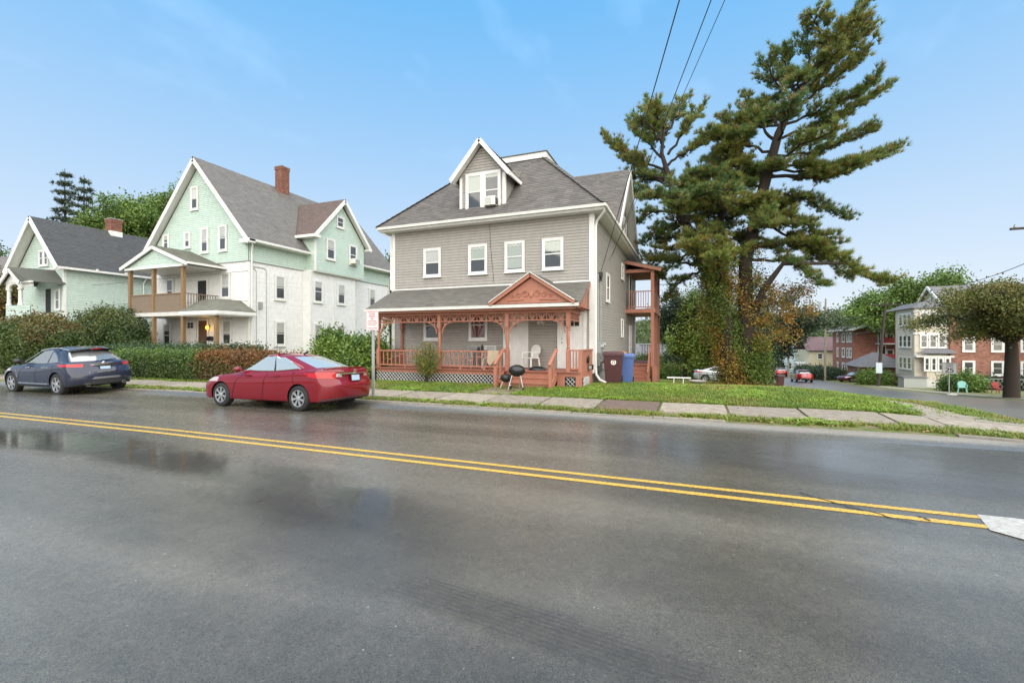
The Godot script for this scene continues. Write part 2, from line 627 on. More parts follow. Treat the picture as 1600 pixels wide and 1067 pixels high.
func materials() -> void:
	mat("siding", 1, 1, 1, 0.55)
	mat("trim", 0.74, 0.73, 0.70, 0.45)
	mat("trim_old", 0.62, 0.61, 0.56, 0.6)
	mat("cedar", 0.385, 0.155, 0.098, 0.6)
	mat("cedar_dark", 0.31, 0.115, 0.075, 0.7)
	mat("shingle", 1, 1, 1, 0.88)
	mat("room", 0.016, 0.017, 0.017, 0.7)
	mat("blind", 0.52, 0.52, 0.48, 0.8)
	mat("curtain", 0.40, 0.44, 0.38, 0.9)
	mat("red_curtain", 0.16, 0.035, 0.025, 0.9)
	mat("steel", 0.42, 0.42, 0.42, 0.35, 0.8)
	mat("galv", 0.40, 0.41, 0.40, 0.5, 0.5)
	mat("black", 0.012, 0.012, 0.013, 0.35)
	mat("rubber", 0.014, 0.014, 0.015, 0.75)
	mat("white_plastic", 0.72, 0.70, 0.64, 0.5)
	mat("concrete", 1, 1, 1, 0.85)
	mat("found", 0.30, 0.29, 0.27, 0.9)
	mat("lumber", 0.52, 0.32, 0.155, 0.75)
	mat("rawwood", 0.46, 0.35, 0.25, 0.85)
	mat("brick", 1, 1, 1, 0.85)
	mat("tex", 1, 1, 1, 0.9)
	mat("bark", 0.085, 0.062, 0.046, 0.95)
	mat("bark_grey", 0.12, 0.10, 0.085, 0.95)
	mat("pole", 0.11, 0.085, 0.065, 0.9)
	mat("wire", 0.05, 0.05, 0.05, 0.7)
	mat("leaf", 1, 1, 1, 0.55)
	M.leaf.backlight_enabled = true
	M.leaf.backlight = Color(0.5, 0.5, 0.5)
	mat("needle", 1, 1, 1, 0.6)
	M.needle.backlight_enabled = true
	M.needle.backlight = Color(0.6, 0.6, 0.6)
	mat("grassblade", 1, 1, 1, 0.6)
	M.grassblade.backlight_enabled = true
	M.grassblade.backlight = Color(0.5, 0.5, 0.5)
	var g := mat("glass", 0.2, 0.22, 0.22, 0.03)
	g.transparency = BaseMaterial3D.TRANSPARENCY_ALPHA
	g.albedo_color.a = 0.06
	g.metallic_specular = 0.55
	# weathered surfaces
	var cn := noise_tex(512, 0.02, 5, 21, 0.78, 1.0)
	var fine := noise_tex(512, 0.09, 3, 22)
	for k in ["concrete", "found"]:
		M[k].albedo_texture = cn
		M[k].uv1_triplanar = true
		M[k].uv1_world_triplanar = true
		M[k].uv1_scale = Vector3(0.35, 0.35, 0.35)
		M[k].heightmap_enabled = true
		M[k].heightmap_texture = fine
		M[k].heightmap_scale = 0.12
	var streak := noise_tex(512, 0.02, 5, 33, 0.92, 1.0)
	for k in ["siding", "shingle", "cedar", "brick", "trim", "trim_old"]:
		M[k].albedo_texture = streak
		M[k].uv1_triplanar = true
		M[k].uv1_world_triplanar = true
		M[k].uv1_scale = Vector3(0.35, 0.2, 0.35) if k != "shingle" else Vector3(0.25, 0.25, 0.25)
	var bark := noise_tex(512, 0.05, 4, 41, 0.35, 1.0)
	for k in ["bark", "bark_grey", "pole", "lumber", "rawwood"]:
		M[k].albedo_texture = bark
		M[k].uv1_triplanar = true
		M[k].uv1_scale = Vector3(2.5, 0.5, 2.5)
		M[k].heightmap_enabled = true
		M[k].heightmap_texture = bark
		M[k].heightmap_scale = 2.0 if k.begins_with("bark") else 0.3

func setting() -> void:
	var am := asphalt_maps()
	var road := mat("asphalt", 1, 1, 1, 1.0)
	road.albedo_texture = am[0]
	road.roughness_texture = blur_map(512, 512, 12, 0.012, 0.012, 0.15, 0.36)
	road.heightmap_enabled = true
	road.heightmap_texture = am[1]
	road.heightmap_scale = 0.13
	road.metallic_specular = 0.62
	road.detail_enabled = true
	road.detail_uv_layer = BaseMaterial3D.DETAIL_UV_2
	road.detail_blend_mode = BaseMaterial3D.BLEND_MODE_MUL
	road.detail_albedo = blur_map(1024, 512, 14, 0.006, 0.02, 0.72, 1.0, 1.5)
	var main := sheet(lines([-150, 8, -32, 2, 20, 8, 110]), lines([-12, 1.0, 4.0, 0.8, 5.6, 0.85, KERB]), func(x, d): return gp(x, d), 0.5, Rect2(-40, -6, 60, 18))
	struct("road", main, road, "wet grey asphalt street with a double yellow line")
	var ds := lines([KERB, 0.1, 12.6, 0.6, 18, 1.5, 60, 5, 230])
	var side := sheet(lines([0, 0.125, 1]), ds, func(t, d):
		var x := lerpf(cross_l(d), cross_r(d), t)
		return Vector3(x, lerpf(gh(x, d), gh(x, KERB - 0.001), sst(12.5, KERB, d)), -d), 0.5, Rect2(-40, -6, 60, 18))
	var plain := road.duplicate() as StandardMaterial3D
	plain.heightmap_enabled = false
	plain.roughness_texture = null
	plain.roughness = 0.34
	struct("side_street", side, plain, "side street running downhill past the corner lawn")
	# the land, lowered under the roads
	var soil := mat("soil", 1, 1, 1, 0.95)
	var f := FastNoiseLite.new()
	f.seed = 3
	f.frequency = 0.02
	f.fractal_octaves = 5
	var img := f.get_seamless_image(512, 512)
	img.convert(Image.FORMAT_L8)
	var sd := img.get_data()
	var sc := PackedByteArray()
	sc.resize(512 * 512 * 3)
	for i in 512 * 512:
		var k := sd[i] / 255.0
		var c := Color(0.10, 0.12, 0.028).lerp(Color(0.17, 0.125, 0.07), smoothstep(0.5, 0.85, k)).lerp(Color(0.05, 0.085, 0.018), smoothstep(0.45, 0.15, k)).linear_to_srgb()
		sc[i * 3] = int(c.r * 255); sc[i * 3 + 1] = int(c.g * 255); sc[i * 3 + 2] = int(c.b * 255)
	soil.albedo_texture = ImageTexture.create_from_image(Image.create_from_data(512, 512, false, Image.FORMAT_RGB8, sc))
	soil.uv1_triplanar = true
	soil.uv1_world_triplanar = true
	soil.uv1_scale = Vector3(0.22, 0.22, 0.22)
	var land := sheet(lines([-260, 12, -46, 1.5, -14, 0.4, 8, 0.4, 18, 2, 60, 12, 300]), lines([-60, 10, -12, 1.5, KERB, 0.04, KERB + 0.14, 0.3, 20, 0.8, 46, 4, 110, 15, 420]), func(x, d):
		return Vector3(x, gh(x, d) - (0.16 if on_road(x, d) else 0.0), -d))
	struct("ground", land, soil, "grassy ground sloping down behind the houses")
	# painted lines, thin worn sheets above the road
	var yellow := mat("yellow_paint", 0.56, 0.35, 0.06, 0.5)
	var wear := film_tex(1024, 64, 51, [[0.5, 0.5, 9.0, 9.0, 1.0]], 1.0, 0.09, 0.06, 0.0)
	var wi := wear.get_image()
	var nf := FastNoiseLite.new()
	nf.seed = 61
	nf.frequency = 0.19
	nf.fractal_octaves = 4
	for y in 64:
		for x in 1024:
			var e := minf(y, 63 - y) / 9.0
			wi.set_pixel(x, y, Color(1, 1, 1, 1.0 if nf.get_noise_2d(x * 0.7, y) + minf(e, 1.0) * 0.42 > 0.12 else 0.0))
	for m in [yellow, mat("white_paint", 0.52, 0.51, 0.47, 0.5)]:
		m.albedo_texture = ImageTexture.create_from_image(wi)
		m.transparency = BaseMaterial3D.TRANSPARENCY_ALPHA_SCISSOR
		m.alpha_scissor_threshold = 0.5
	for k in 2:
		var c := 5.76 - k * 0.28
		var strip := sheet(lines([-90, 3, 2.64]), [c - 0.055, c + 0.055], func(x, d): return gp(x, d, 0.005))
		var ar := strip.surface_get_arrays(0)
		var uv := PackedVector2Array()
		for p in ar[Mesh.ARRAY_VERTEX]:
			uv.append(Vector2(p.x / 6.0 + k * 0.37, (-p.z - c + 0.055) / 0.11))
		ar[Mesh.ARRAY_TEX_UV] = uv
		var lm := ArrayMesh.new()
		lm.add_surface_from_arrays(Mesh.PRIMITIVE_TRIANGLES, ar)
		struct("yellow_line", lm, yellow, ["far line of the double yellow centre line", "near line of the double yellow centre line"][k])
	var stop := MB.new()
	var sp := [[2.50, 5.38], [2.62, 5.84], [6.4, 5.90], [6.4, 4.2], [3.3, 4.55]]
	var sv := []
	for p in sp:
		sv.push_front(gp(p[0], p[1], 0.009))
	stop.poly(sv)
	var wp := mat("fresh_white", 0.50, 0.485, 0.45, 0.55)
	wp.albedo_texture = cached_noise()
	wp.uv1_triplanar = true
	wp.uv1_world_triplanar = true
	struct("crosswalk_marking", stop.mesh(), wp, "white painted patch where the yellow lines end")
	# water films
	var water := func(called: String, lab: String, x0: float, x1: float, d0: float, d1: float, blobs: Array, full: float, rough: float, up: float, seed_: int, dark := 0.035):
		var m := mat(called + str(seed_), dark, dark, dark, rough)
		m.albedo_texture = film_tex(512, 256, seed_, blobs, full, 0.02, 0.02)
		m.transparency = BaseMaterial3D.TRANSPARENCY_ALPHA
		m.metallic_specular = 0.55
		var sm := sheet([x0, (x0 + x1) / 2, x1], lines([d0, 0.6, d1]), func(x, d): return gp(x, d, up))
		var ar := sm.surface_get_arrays(0)
		var uv := PackedVector2Array()
		for p in ar[Mesh.ARRAY_VERTEX]:
			uv.append(Vector2((p.x - x0) / (x1 - x0), (-p.z - d0) / (d1 - d0)))
		ar[Mesh.ARRAY_TEX_UV] = uv
		var lm := ArrayMesh.new()
		lm.add_surface_from_arrays(Mesh.PRIMITIVE_TRIANGLES, ar)
		struct(called, lm, m, lab)
	water.call("puddle", "shallow puddle by the yellow lines reflecting the houses", -13.5, -2.0, 2.9, 5.35, [[0.30, 0.62, 0.32, 0.33, 1.1], [0.6, 0.56, 0.33, 0.28, 1.0], [0.88, 0.35, 0.2, 0.35, 0.7]], 0.68, 0.08, 0.012, 71)
	water.call("puddle", "thin film of rain water across the near lane", -6.5, 3.5, 0.9, 4.6, [[0.3, 0.6, 0.35, 0.3, 0.8], [0.75, 0.72, 0.3, 0.25, 0.9], [0.55, 0.25, 0.4, 0.2, 0.6]], 0.28, 0.2, 0.016, 72)
	water.call("puddle", "wet sheen on the far lane near the corner", -3.5, 9.5, 5.95, 10.5, [[0.55, 0.5, 0.6, 0.55, 1.0]], 0.75, 0.17, 0.012, 73, 0.10)
	var tm := mat("tyre_mark", 0.02, 0.02, 0.02, 0.5)
	var ti := film_tex(512, 128, 74, [[0.5, 0.5, 0.7, 0.8, 1.0]], 0.42, 0.03, 0.08, 0.6).get_image()
	for y in 128:
		for x in 512:
			var c := ti.get_pixel(x, y)
			c.a *= clampf(0.25 + 0.9 * sin(y * 0.5 + 0.4 * sin(x * 0.02)), 0, 1)
			ti.set_pixel(x, y, c)
	tm.albedo_texture = ImageTexture.create_from_image(ti)
	tm.transparency = BaseMaterial3D.TRANSPARENCY_ALPHA
	var tg := MB.new()
	var tp := [gp(-2.15, 2.52, 0.02), gp(0.3, 2.22, 0.02), gp(0.3, 2.62, 0.02), gp(-2.15, 2.92, 0.02)]
	tg.q(tp[0], tp[1], tp[2], tp[3])
	var tms := tg.mesh()
	var tar := tms.surface_get_arrays(0)
	tar[Mesh.ARRAY_TEX_UV] = PackedVector2Array([Vector2(0, 0), Vector2(1, 1), Vector2(1, 0), Vector2(0, 0), Vector2(0, 1), Vector2(1, 1)])
	tms = ArrayMesh.new()
	tms.add_surface_from_arrays(Mesh.PRIMITIVE_TRIANGLES, tar)
	struct("tyre_mark", tms, tm, "dark ribbed tyre marks across the near lane")
	# cracks
	for k in 4:
		var cr := MB.new()
		var a: Vector2 = [Vector2(1.15, 5.95), Vector2(1.5, 5.62), Vector2(-5.5, 7.6), Vector2(2.05, 5.55)][k]
		var e: Vector2 = [Vector2(1.6, 5.52), Vector2(1.95, 5.32), Vector2(3.2, 8.2), Vector2(2.12, 5.44)][k]
		var steps := 10 if k != 2 else 40
		var pts := []
		for i in steps + 1:
			var w := a.lerp(e, float(i) / steps) + Vector2(rr(-0.02, 0.02), rr(-0.02, 0.02)) * (1.0 if k != 2 else 3.0)
			pts.append(gp(w.x, w.y, 0.0))
		for i in steps:
			var sd2: Vector3 = (pts[i + 1] - pts[i]).cross(Vector3.UP).normalized() * (0.009 if k != 2 else 0.006)
			var u := Vector3(0, 0.010, 0)
			cr.q(pts[i] - sd2 + u, pts[i + 1] - sd2 + u, pts[i + 1] + sd2 + u, pts[i] + sd2 + u)
		struct("road_crack", cr.mesh(), M.black)

func cached_noise() -> ImageTexture:
	if not kept.has("cn"):
		kept["cn"] = noise_tex(512, 0.03, 5, 91, 0.7, 1.0)
	return kept["cn"]

func slab_at(x0: float, x1: float, d0: float, d1: float, up: float, tilt := 0.0) -> MB:
	var m := MB.new()
	var t := 0.09
	var p := [gp(x0, d0, up + tilt), gp(x1, d0, up - tilt), gp(x1, d1, up - tilt * 0.5), gp(x0, d1, up + tilt)]
	var lo := []
	for k in p:
		lo.append(k - Vector3(0, t, 0))
	m.hexa(lo + p)
	return m

func pavements() -> void:
	var walk := Node3D.new()
	walk.name = "pavement"
	add_child(walk)
	walk.set_meta("kind", "structure")
	walk.set_meta("label", "cracked concrete pavement in front of the houses")
	base[walk] = Vector3.ZERO
	var x := -46.0
	while x < 4.6:
		var w := 1.56 + rr(-0.04, 0.04)
		var m := slab_at(x + 0.03, x + w - 0.03, 11.5 + rr(-0.04, 0.04), 12.9 + rr(-0.04, 0.04), 0.035, rr(-0.012, 0.012))
		var k := rr(0.85, 1.1)
		if x > -3.6 and x < -1.6:
			m.tint(Color(0.15, 0.105, 0.08))   # a patch of brown tar
		else:
			m.tint(Color(0.31 * k, 0.265 * k, 0.21 * k))
		for i in m.v.size(): m.c.append(m.col)
		part("pavement_slab", m, M.concrete, walk)
		x += w
	var side := Node3D.new()
	side.name = "side_pavement"
	add_child(side)
	side.set_meta("kind", "structure")
	side.set_meta("label", "concrete pavement along the side street")
	base[side] = Vector3.ZERO
	var d := 11.7
	while d < 62:
		var w := 1.5 if d > 12.8 else 1.0
		var m := slab_at(cross_l(d) - 1.95 if d > 12.8 else 4.85, cross_l(d) - 0.95 if d > 12.8 else cross_l(d) + rr(-0.05, 0.02), d + 0.02, d + w - 0.02, 0.03, rr(-0.008, 0.008))
		var k := rr(0.9, 1.1)
		m.tint(Color(0.32 * k, 0.275 * k, 0.22 * k))
		for i in m.v.size(): m.c.append(m.col)
		part("pavement_slab", m, M.concrete, side)
		d += w
	d = 16.0
	while d < 62:
		var m := slab_at(cross_r(d) + 1.4, cross_r(d) + 2.8, d + 0.02, d + 1.98, 0.03)
		m.tint(Color(0.32, 0.28, 0.23))
		for i in m.v.size(): m.c.append(m.col)
		part("pavement_slab", m, M.concrete, side)
		d += 2.0
	var path := Node3D.new()
	path.name = "front_path"
	add_child(path)
	path.set_meta("kind", "structure")
	path.set_meta("label", "worn concrete path from the pavement to the porch steps")
	base[path] = Vector3.ZERO
	for r in [[-6.5, -5.3, 12.98, 13.75], [-6.45, -5.2, 13.79, 14.5]]:
		var m := slab_at(r[0], r[1], r[2], r[3], 0.025, rr(-0.01, 0.01))
		m.tint(Color(0.22, 0.18, 0.135))
		for i in m.v.size(): m.c.append(m.col)
		part("path_slab", m, M.concrete, path)
	var kerb := Node3D.new()
	kerb.name = "kerb"
	add_child(kerb)
	kerb.set_meta("kind", "structure")
	kerb.set_meta("label", "low concrete kerb half sunk in the grass verge")
	base[kerb] = Vector3.ZERO
	x = -46.0
	while x < 5.0:
		var w := rr(1.5, 2.3)
		if not (x > 0.3 and x < 3.2):
			var m := MB.new()
			var up := rr(-0.01, 0.045)
			var lo := [gp(x + 0.02, KERB, -0.2), gp(x + w - 0.02, KERB, -0.2), gp(x + w - 0.02, KERB + 0.15, -0.2), gp(x + 0.02, KERB + 0.15, -0.2)]
			var hi := []
			for p in lo:
				hi.append(Vector3(p.x, gh(p.x, KERB + 0.01) + up, p.z))
			hi[0].z -= 0.02
			hi[1].z -= 0.02
			m.hexa(lo + hi)
			var k := rr(0.8, 1.05)
			m.tint(Color(0.30 * k, 0.27 * k, 0.23 * k))
			for i in m.v.size(): m.c.append(m.col)
			part("kerbstone", m, M.concrete, kerb)
		x += w

# --- grass ---------------------------------------------------------------------------------------------------------
func grass() -> void:
	var tuft := func(n: int, h: float, w: float, lean: float, seed_: int) -> Mesh:
		var r := RandomNumberGenerator.new()
		r.seed = seed_
		var m := MB.new()
		for i in n:
			var a := r.randf() * TAU
			var o := Vector3(cos(a), 0, sin(a)) * r.randf() * 0.05
			var dir := Vector3(cos(a * 3.1), 0, sin(a * 3.1))
			var s := dir.cross(Vector3.UP) * w
			var hh := h * r.randf_range(0.6, 1.1)
			var mid := o + dir * lean * hh * 0.4 + Vector3.UP * hh * 0.6
			var tip := o + dir * lean * hh + Vector3.UP * hh
			m.q(o - s, o + s, mid + s * 0.7, mid - s * 0.7)
			m.t(mid - s * 0.7, mid + s * 0.7, tip)
		return m.mesh()
	var blades: Mesh = tuft.call(9, 0.085, 0.006, 0.7, 1)
	var weed: Mesh = tuft.call(9, 0.06, 0.016, 1.3, 2)
	var nf := FastNoiseLite.new()
	nf.seed = 8
	nf.frequency = 0.45
	nf.fractal_octaves = 3
	var xs := []
	var cs := []
	var wx := []
	var wc := []
	var add := func(x: float, d: float, tall: float):
		if on_road(x, d - 0.03) or (x > -12.2 and x < -3.4 and d > 15.3) or (x > -3.5 and x < -1.9 and d > 25.0 and d < 31):
			return
		if d > 11.44 and d < 12.96 and x < 4.7 and rng.randf() > 0.05:
			if fposmod(x + 46.0 + 0.05 * sin(d * 7.0), 1.56) > 0.13 or rng.randf() > 0.85: return
		if x > cross_l(d) - 1.97 and x < cross_l(d) - 0.93 and d > 12.8 and rng.randf() > (0.12 if d < 17 else 0.4): return
		if (x > 4.8 and d < 12.8 and d > 11.66) or x > cross_l(d) - 0.05: return
		if x > cross_r(d) + 1.4 and x < cross_r(d) + 2.8: return
		if x > -6.55 and x < -5.15 and d > 12.9 and d < 14.6 and rng.randf() > 0.15: return
		var k := nf.get_noise_2d(x, d)
		if x > -4.9 and x < -3.9 and d < 13.0 and rng.randf() < 0.5: return
		if d < 11.6 and nf.get_noise_2d(x * 1.4 + 90.0, d * 2.0) > 0.3: return   # bare soil showing in the verge
		var dry := smoothstep(0.1, 0.55, nf.get_noise_2d(x * 0.6 + 40.0, d * 0.6))
		if d < 11.5: dry = maxf(dry, rng.randf() * 0.7)
		var c := Color(0.105, 0.18, 0.018).lerp(Color(0.20, 0.25, 0.026), clampf(0.5 + k, 0, 1)).lerp(Color(0.24, 0.19, 0.05), dry * 0.65)
		var j := rng.randf_range(0.75, 1.25)
		c = Color(c.r * j, c.g * j, c.b * j)
		var s := rng.randf_range(0.6, 1.2) * tall
		var t := Transform3D(Basis(Vector3.UP, rng.randf() * TAU).scaled(Vector3(s, s * rng.randf_range(0.7, 1.2), s)), gp(x, d, -0.005))
		if k > 0.22 and rng.randf() < 0.5:
			wx.append(t.scaled_local(Vector3(1.3, 1.3, 1.3)))
			wc.append(Color(c.r * 0.85, c.g * 1.12, c.b))
		else:
			xs.append(t)
			cs.append(c)
	for i in 9500: add.call(rr(-26, 6.8), rr(10.93, 11.65), 1.1)
	for i in 26000: add.call(rr(-12.5, 4.8), rr(12.9, 16.2), 1.0)
	for i in 32000: add.call(rr(-3.4, 7.5), rr(13.0, 24), 1.1)
	for i in 14000: add.call(rr(-3.4, 9.0), rr(24, 48), 1.4)
	for i in 9000: add.call(rr(14.4, 26), rr(20, 62), 1.7)
	for i in 3500: add.call(rr(-26, -12), rr(12.9, 13.6), 1.0)
	var dx := []
	var dc := []
	for i in 1500:
		var x := rr(-16.0, 6.0)
		var d := 10.78 + pow(rng.randf(), 1.6) * (0.9 if i % 3 else 5.0)
		if x < -3.4 and d > 15.2: continue
		dx.append(Transform3D(Basis(Vector3.UP, rng.randf() * TAU).rotated(Vector3.RIGHT, rr(-0.5, 0.5)).scaled(Vector3.ONE * rr(0.5, 1.2)), gp(x, d, 0.04)))
		dc.append(Color(0.20, 0.11, 0.04).lerp(Color(0.32, 0.2, 0.06), rng.randf()) * rr(0.6, 1.2))
	var lm := MB.new()
	lm.t(Vector3(-0.03, 0, 0), Vector3(0, 0.008, 0.02), Vector3(0.03, 0.004, 0))
	lm.t(Vector3(-0.03, 0, 0), Vector3(0.03, 0.004, 0), Vector3(0, 0.008, -0.02))
	scatter("leaf_litter", lm.mesh(), M.grassblade, dx, dc, self).set_meta("label", "brown fallen leaves along the kerb and lawn")
	var o := scatter("grass", blades, M.grassblade, xs, cs, self)
	o.set_meta("label", "green lawn grass and verge")
	o = scatter("weeds", weed, M.grassblade, wx, wc, self)
	o.set_meta("label", "broad-leaved weeds in the lawn and verge")

# --- the grey house ------------------------------------------------------------------------------------------------
func WF(d: float) -> Transform3D:             # a wall facing the street: (x, height, outwards)
	return Transform3D(Basis(), Vector3(0, 0, -d))

func WR(x: float) -> Transform3D:             # a wall facing the side street: (distance, height, outwards)
	return Transform3D(Basis(Vector3(0, 0, -1), Vector3.UP, Vector3(1, 0, 0)), Vector3(x, 0, 0))

func WL(x: float) -> Transform3D:             # a wall facing left: (minus distance, height, outwards)
	return Transform3D(Basis(Vector3(0, 0, 1), Vector3.UP, Vector3(-1, 0, 0)), Vector3(x, 0, 0))

func piece(par: Node, called: String, m: Material, a: Vector3, b: Vector3) -> MeshInstance3D:
	var mb := MB.new()
	mb.box(a, b)
	return part(called, mb, m, par)

func beam(par: Node, called: String, m: Material, a: Vector3, b: Vector3, w: float, h: float) -> MeshInstance3D:
	var mb := MB.new()
	mb.bar(a, b, w, h)
	return part(called, mb, m, par)

func rail(par: Node, m: Material, a: Vector3, b: Vector3, h: float, gap: float, foot := 0.12, fancy := 0, thick := 0.035) -> void:   # a railing with its balusters one by one
	var u := Vector3(0, 1, 0)
	beam(par, "top_rail", m, a + u * h, b + u * h, 0.09, 0.05)
	beam(par, "bottom_rail", m, a + u * foot, b + u * foot, 0.06, 0.05)
	var n := maxi(2, roundi(a.distance_to(b) / gap))
	var key := "bal%.2f_%.3f" % [h - foot, thick]
	var bl := cached(key, func(q: MB): q.box(Vector3(-thick / 2, 0, -thick / 2), Vector3(thick / 2, h - foot - 0.05, thick / 2)))
	for i in range(1, n):
		var p := a.lerp(b, float(i) / n)
		put("baluster", bl, m, par, Transform3D(Basis(), p + u * (foot + 0.025) - base.get(par, Vector3.ZERO)))
		if fancy and i < n - 1 and (i * 7 + fancy) % 5 < 3:
			var p2 := a.lerp(b, float(i + 1) / n)
			var hh: float = foot + (h - foot) * [0.62, 0.78, 0.4, 0.55][i % 4]
			beam(par, "cross_piece", m, p + u * hh, p2 + u * hh, 0.03, 0.035)

func lattice(par: Node, a: Vector3, b: Vector3, h: float, m: Material) -> void:   # crossed laths between a and b, and the dark behind them
	var d := b - a
	var l := d.length()
	d = d / l
	var o := d.cross(Vector3.UP)
	var mb := MB.new()
	var s := 0.105
	for k in 2:
		var x := -h
		while x < l + h:
			var x0 := x
			var x1 := x + h
			var y0 := 0.0
			var y1 := h
			if x0 < 0: y0 = -x0; x0 = 0
			if x1 > l: y1 = h - (x1 - l); x1 = l
			if x1 > x0 + 0.02:
				var q0 := Vector2(x0, y0)
				var q1 := Vector2(x1, y1)
				if k: q0.x = l - q0.x; q1.x = l - q1.x
				mb.bar(a + d * q0.x + Vector3.UP * q0.y + o * (0.004 + 0.008 * k), a + d * q1.x + Vector3.UP * q1.y + o * (0.004 + 0.008 * k), 0.008, 0.042, o)
			x += s * 1.414
	part("lattice", mb, m, par).set_meta("kind", "stuff")

func turned_post(par: Node, x: float, d: float, y0: float, y1: float, m: Material) -> void:
	var mb := MB.new()
	var H := y1 - y0
	mb.box(P(x - 0.07, y0, d + 0.07), P(x + 0.07, y0 + H * 0.34, d - 0.07))
	mb.box(P(x - 0.07, y0 + H * 0.72, d + 0.07), P(x + 0.07, y1, d - 0.07))
	var pr := []
	for k in [[0.085, 0.34], [0.05, 0.36], [0.075, 0.375], [0.045, 0.39], [0.062, 0.46], [0.066, 0.52], [0.058, 0.60], [0.05, 0.65], [0.075, 0.665], [0.05, 0.68], [0.08, 0.70], [0.06, 0.72]]:
		pr.append([k[0], k[1] * H])
	mb.lathe(Transform3D(Basis(), P(x, y0, d)), pr, 12)
	part("porch_post", mb, m, par)

func fan_frieze(par: Node, a: Vector3, b: Vector3, h: float, m: Material) -> void:
	var d := (b - a)
	var l := d.length()
	d /= l
	var n := maxi(1, roundi(l / 0.39))
	var mb := MB.new()
	mb.bar(a, b, 0.05, 0.045)
	var w := l / n
	for i in n:
		var c := a + d * w * (i + 0.5)
		for s in [-0.44, -0.24, 0.0, 0.24, 0.44]:
			mb.bar(c + d * s * w * 0.16 + Vector3.UP * 0.02, c + d * s * w * 2.0 * 0.5 + Vector3.UP * h, 0.024, 0.022)
		mb.bar(a + d * w * i + Vector3.UP * 0.02, a + d * w * i + Vector3.UP * h, 0.026, 0.026)
	part("fan_frieze", mb, m, par)

func bracket(par: Node, at: Vector3, dir: Vector3, m: Material) -> void:
	var mb := MB.new()
	var last := Vector3.ZERO
	for i in 9:
		var a := PI / 2 * i / 8.0
		var p := at + dir * (0.05 + 0.42 * (1 - cos(a))) + Vector3.UP * (-0.46 + 0.44 * sin(a))
		if i: mb.bar(last, p, 0.04, 0.05, dir.cross(Vector3.UP))
		last = p
	mb.ball(at + dir * 0.16 + Vector3.UP * -0.09, Vector3(0.05, 0.05, 0.02), 8)
	part("bracket", mb, m, par)

func gable_roof(par: Node, face_a: Array, face_b: Array, c: Color) -> MeshInstance3D:
	return roof(par, [face_a, face_b], c, M.shingle)

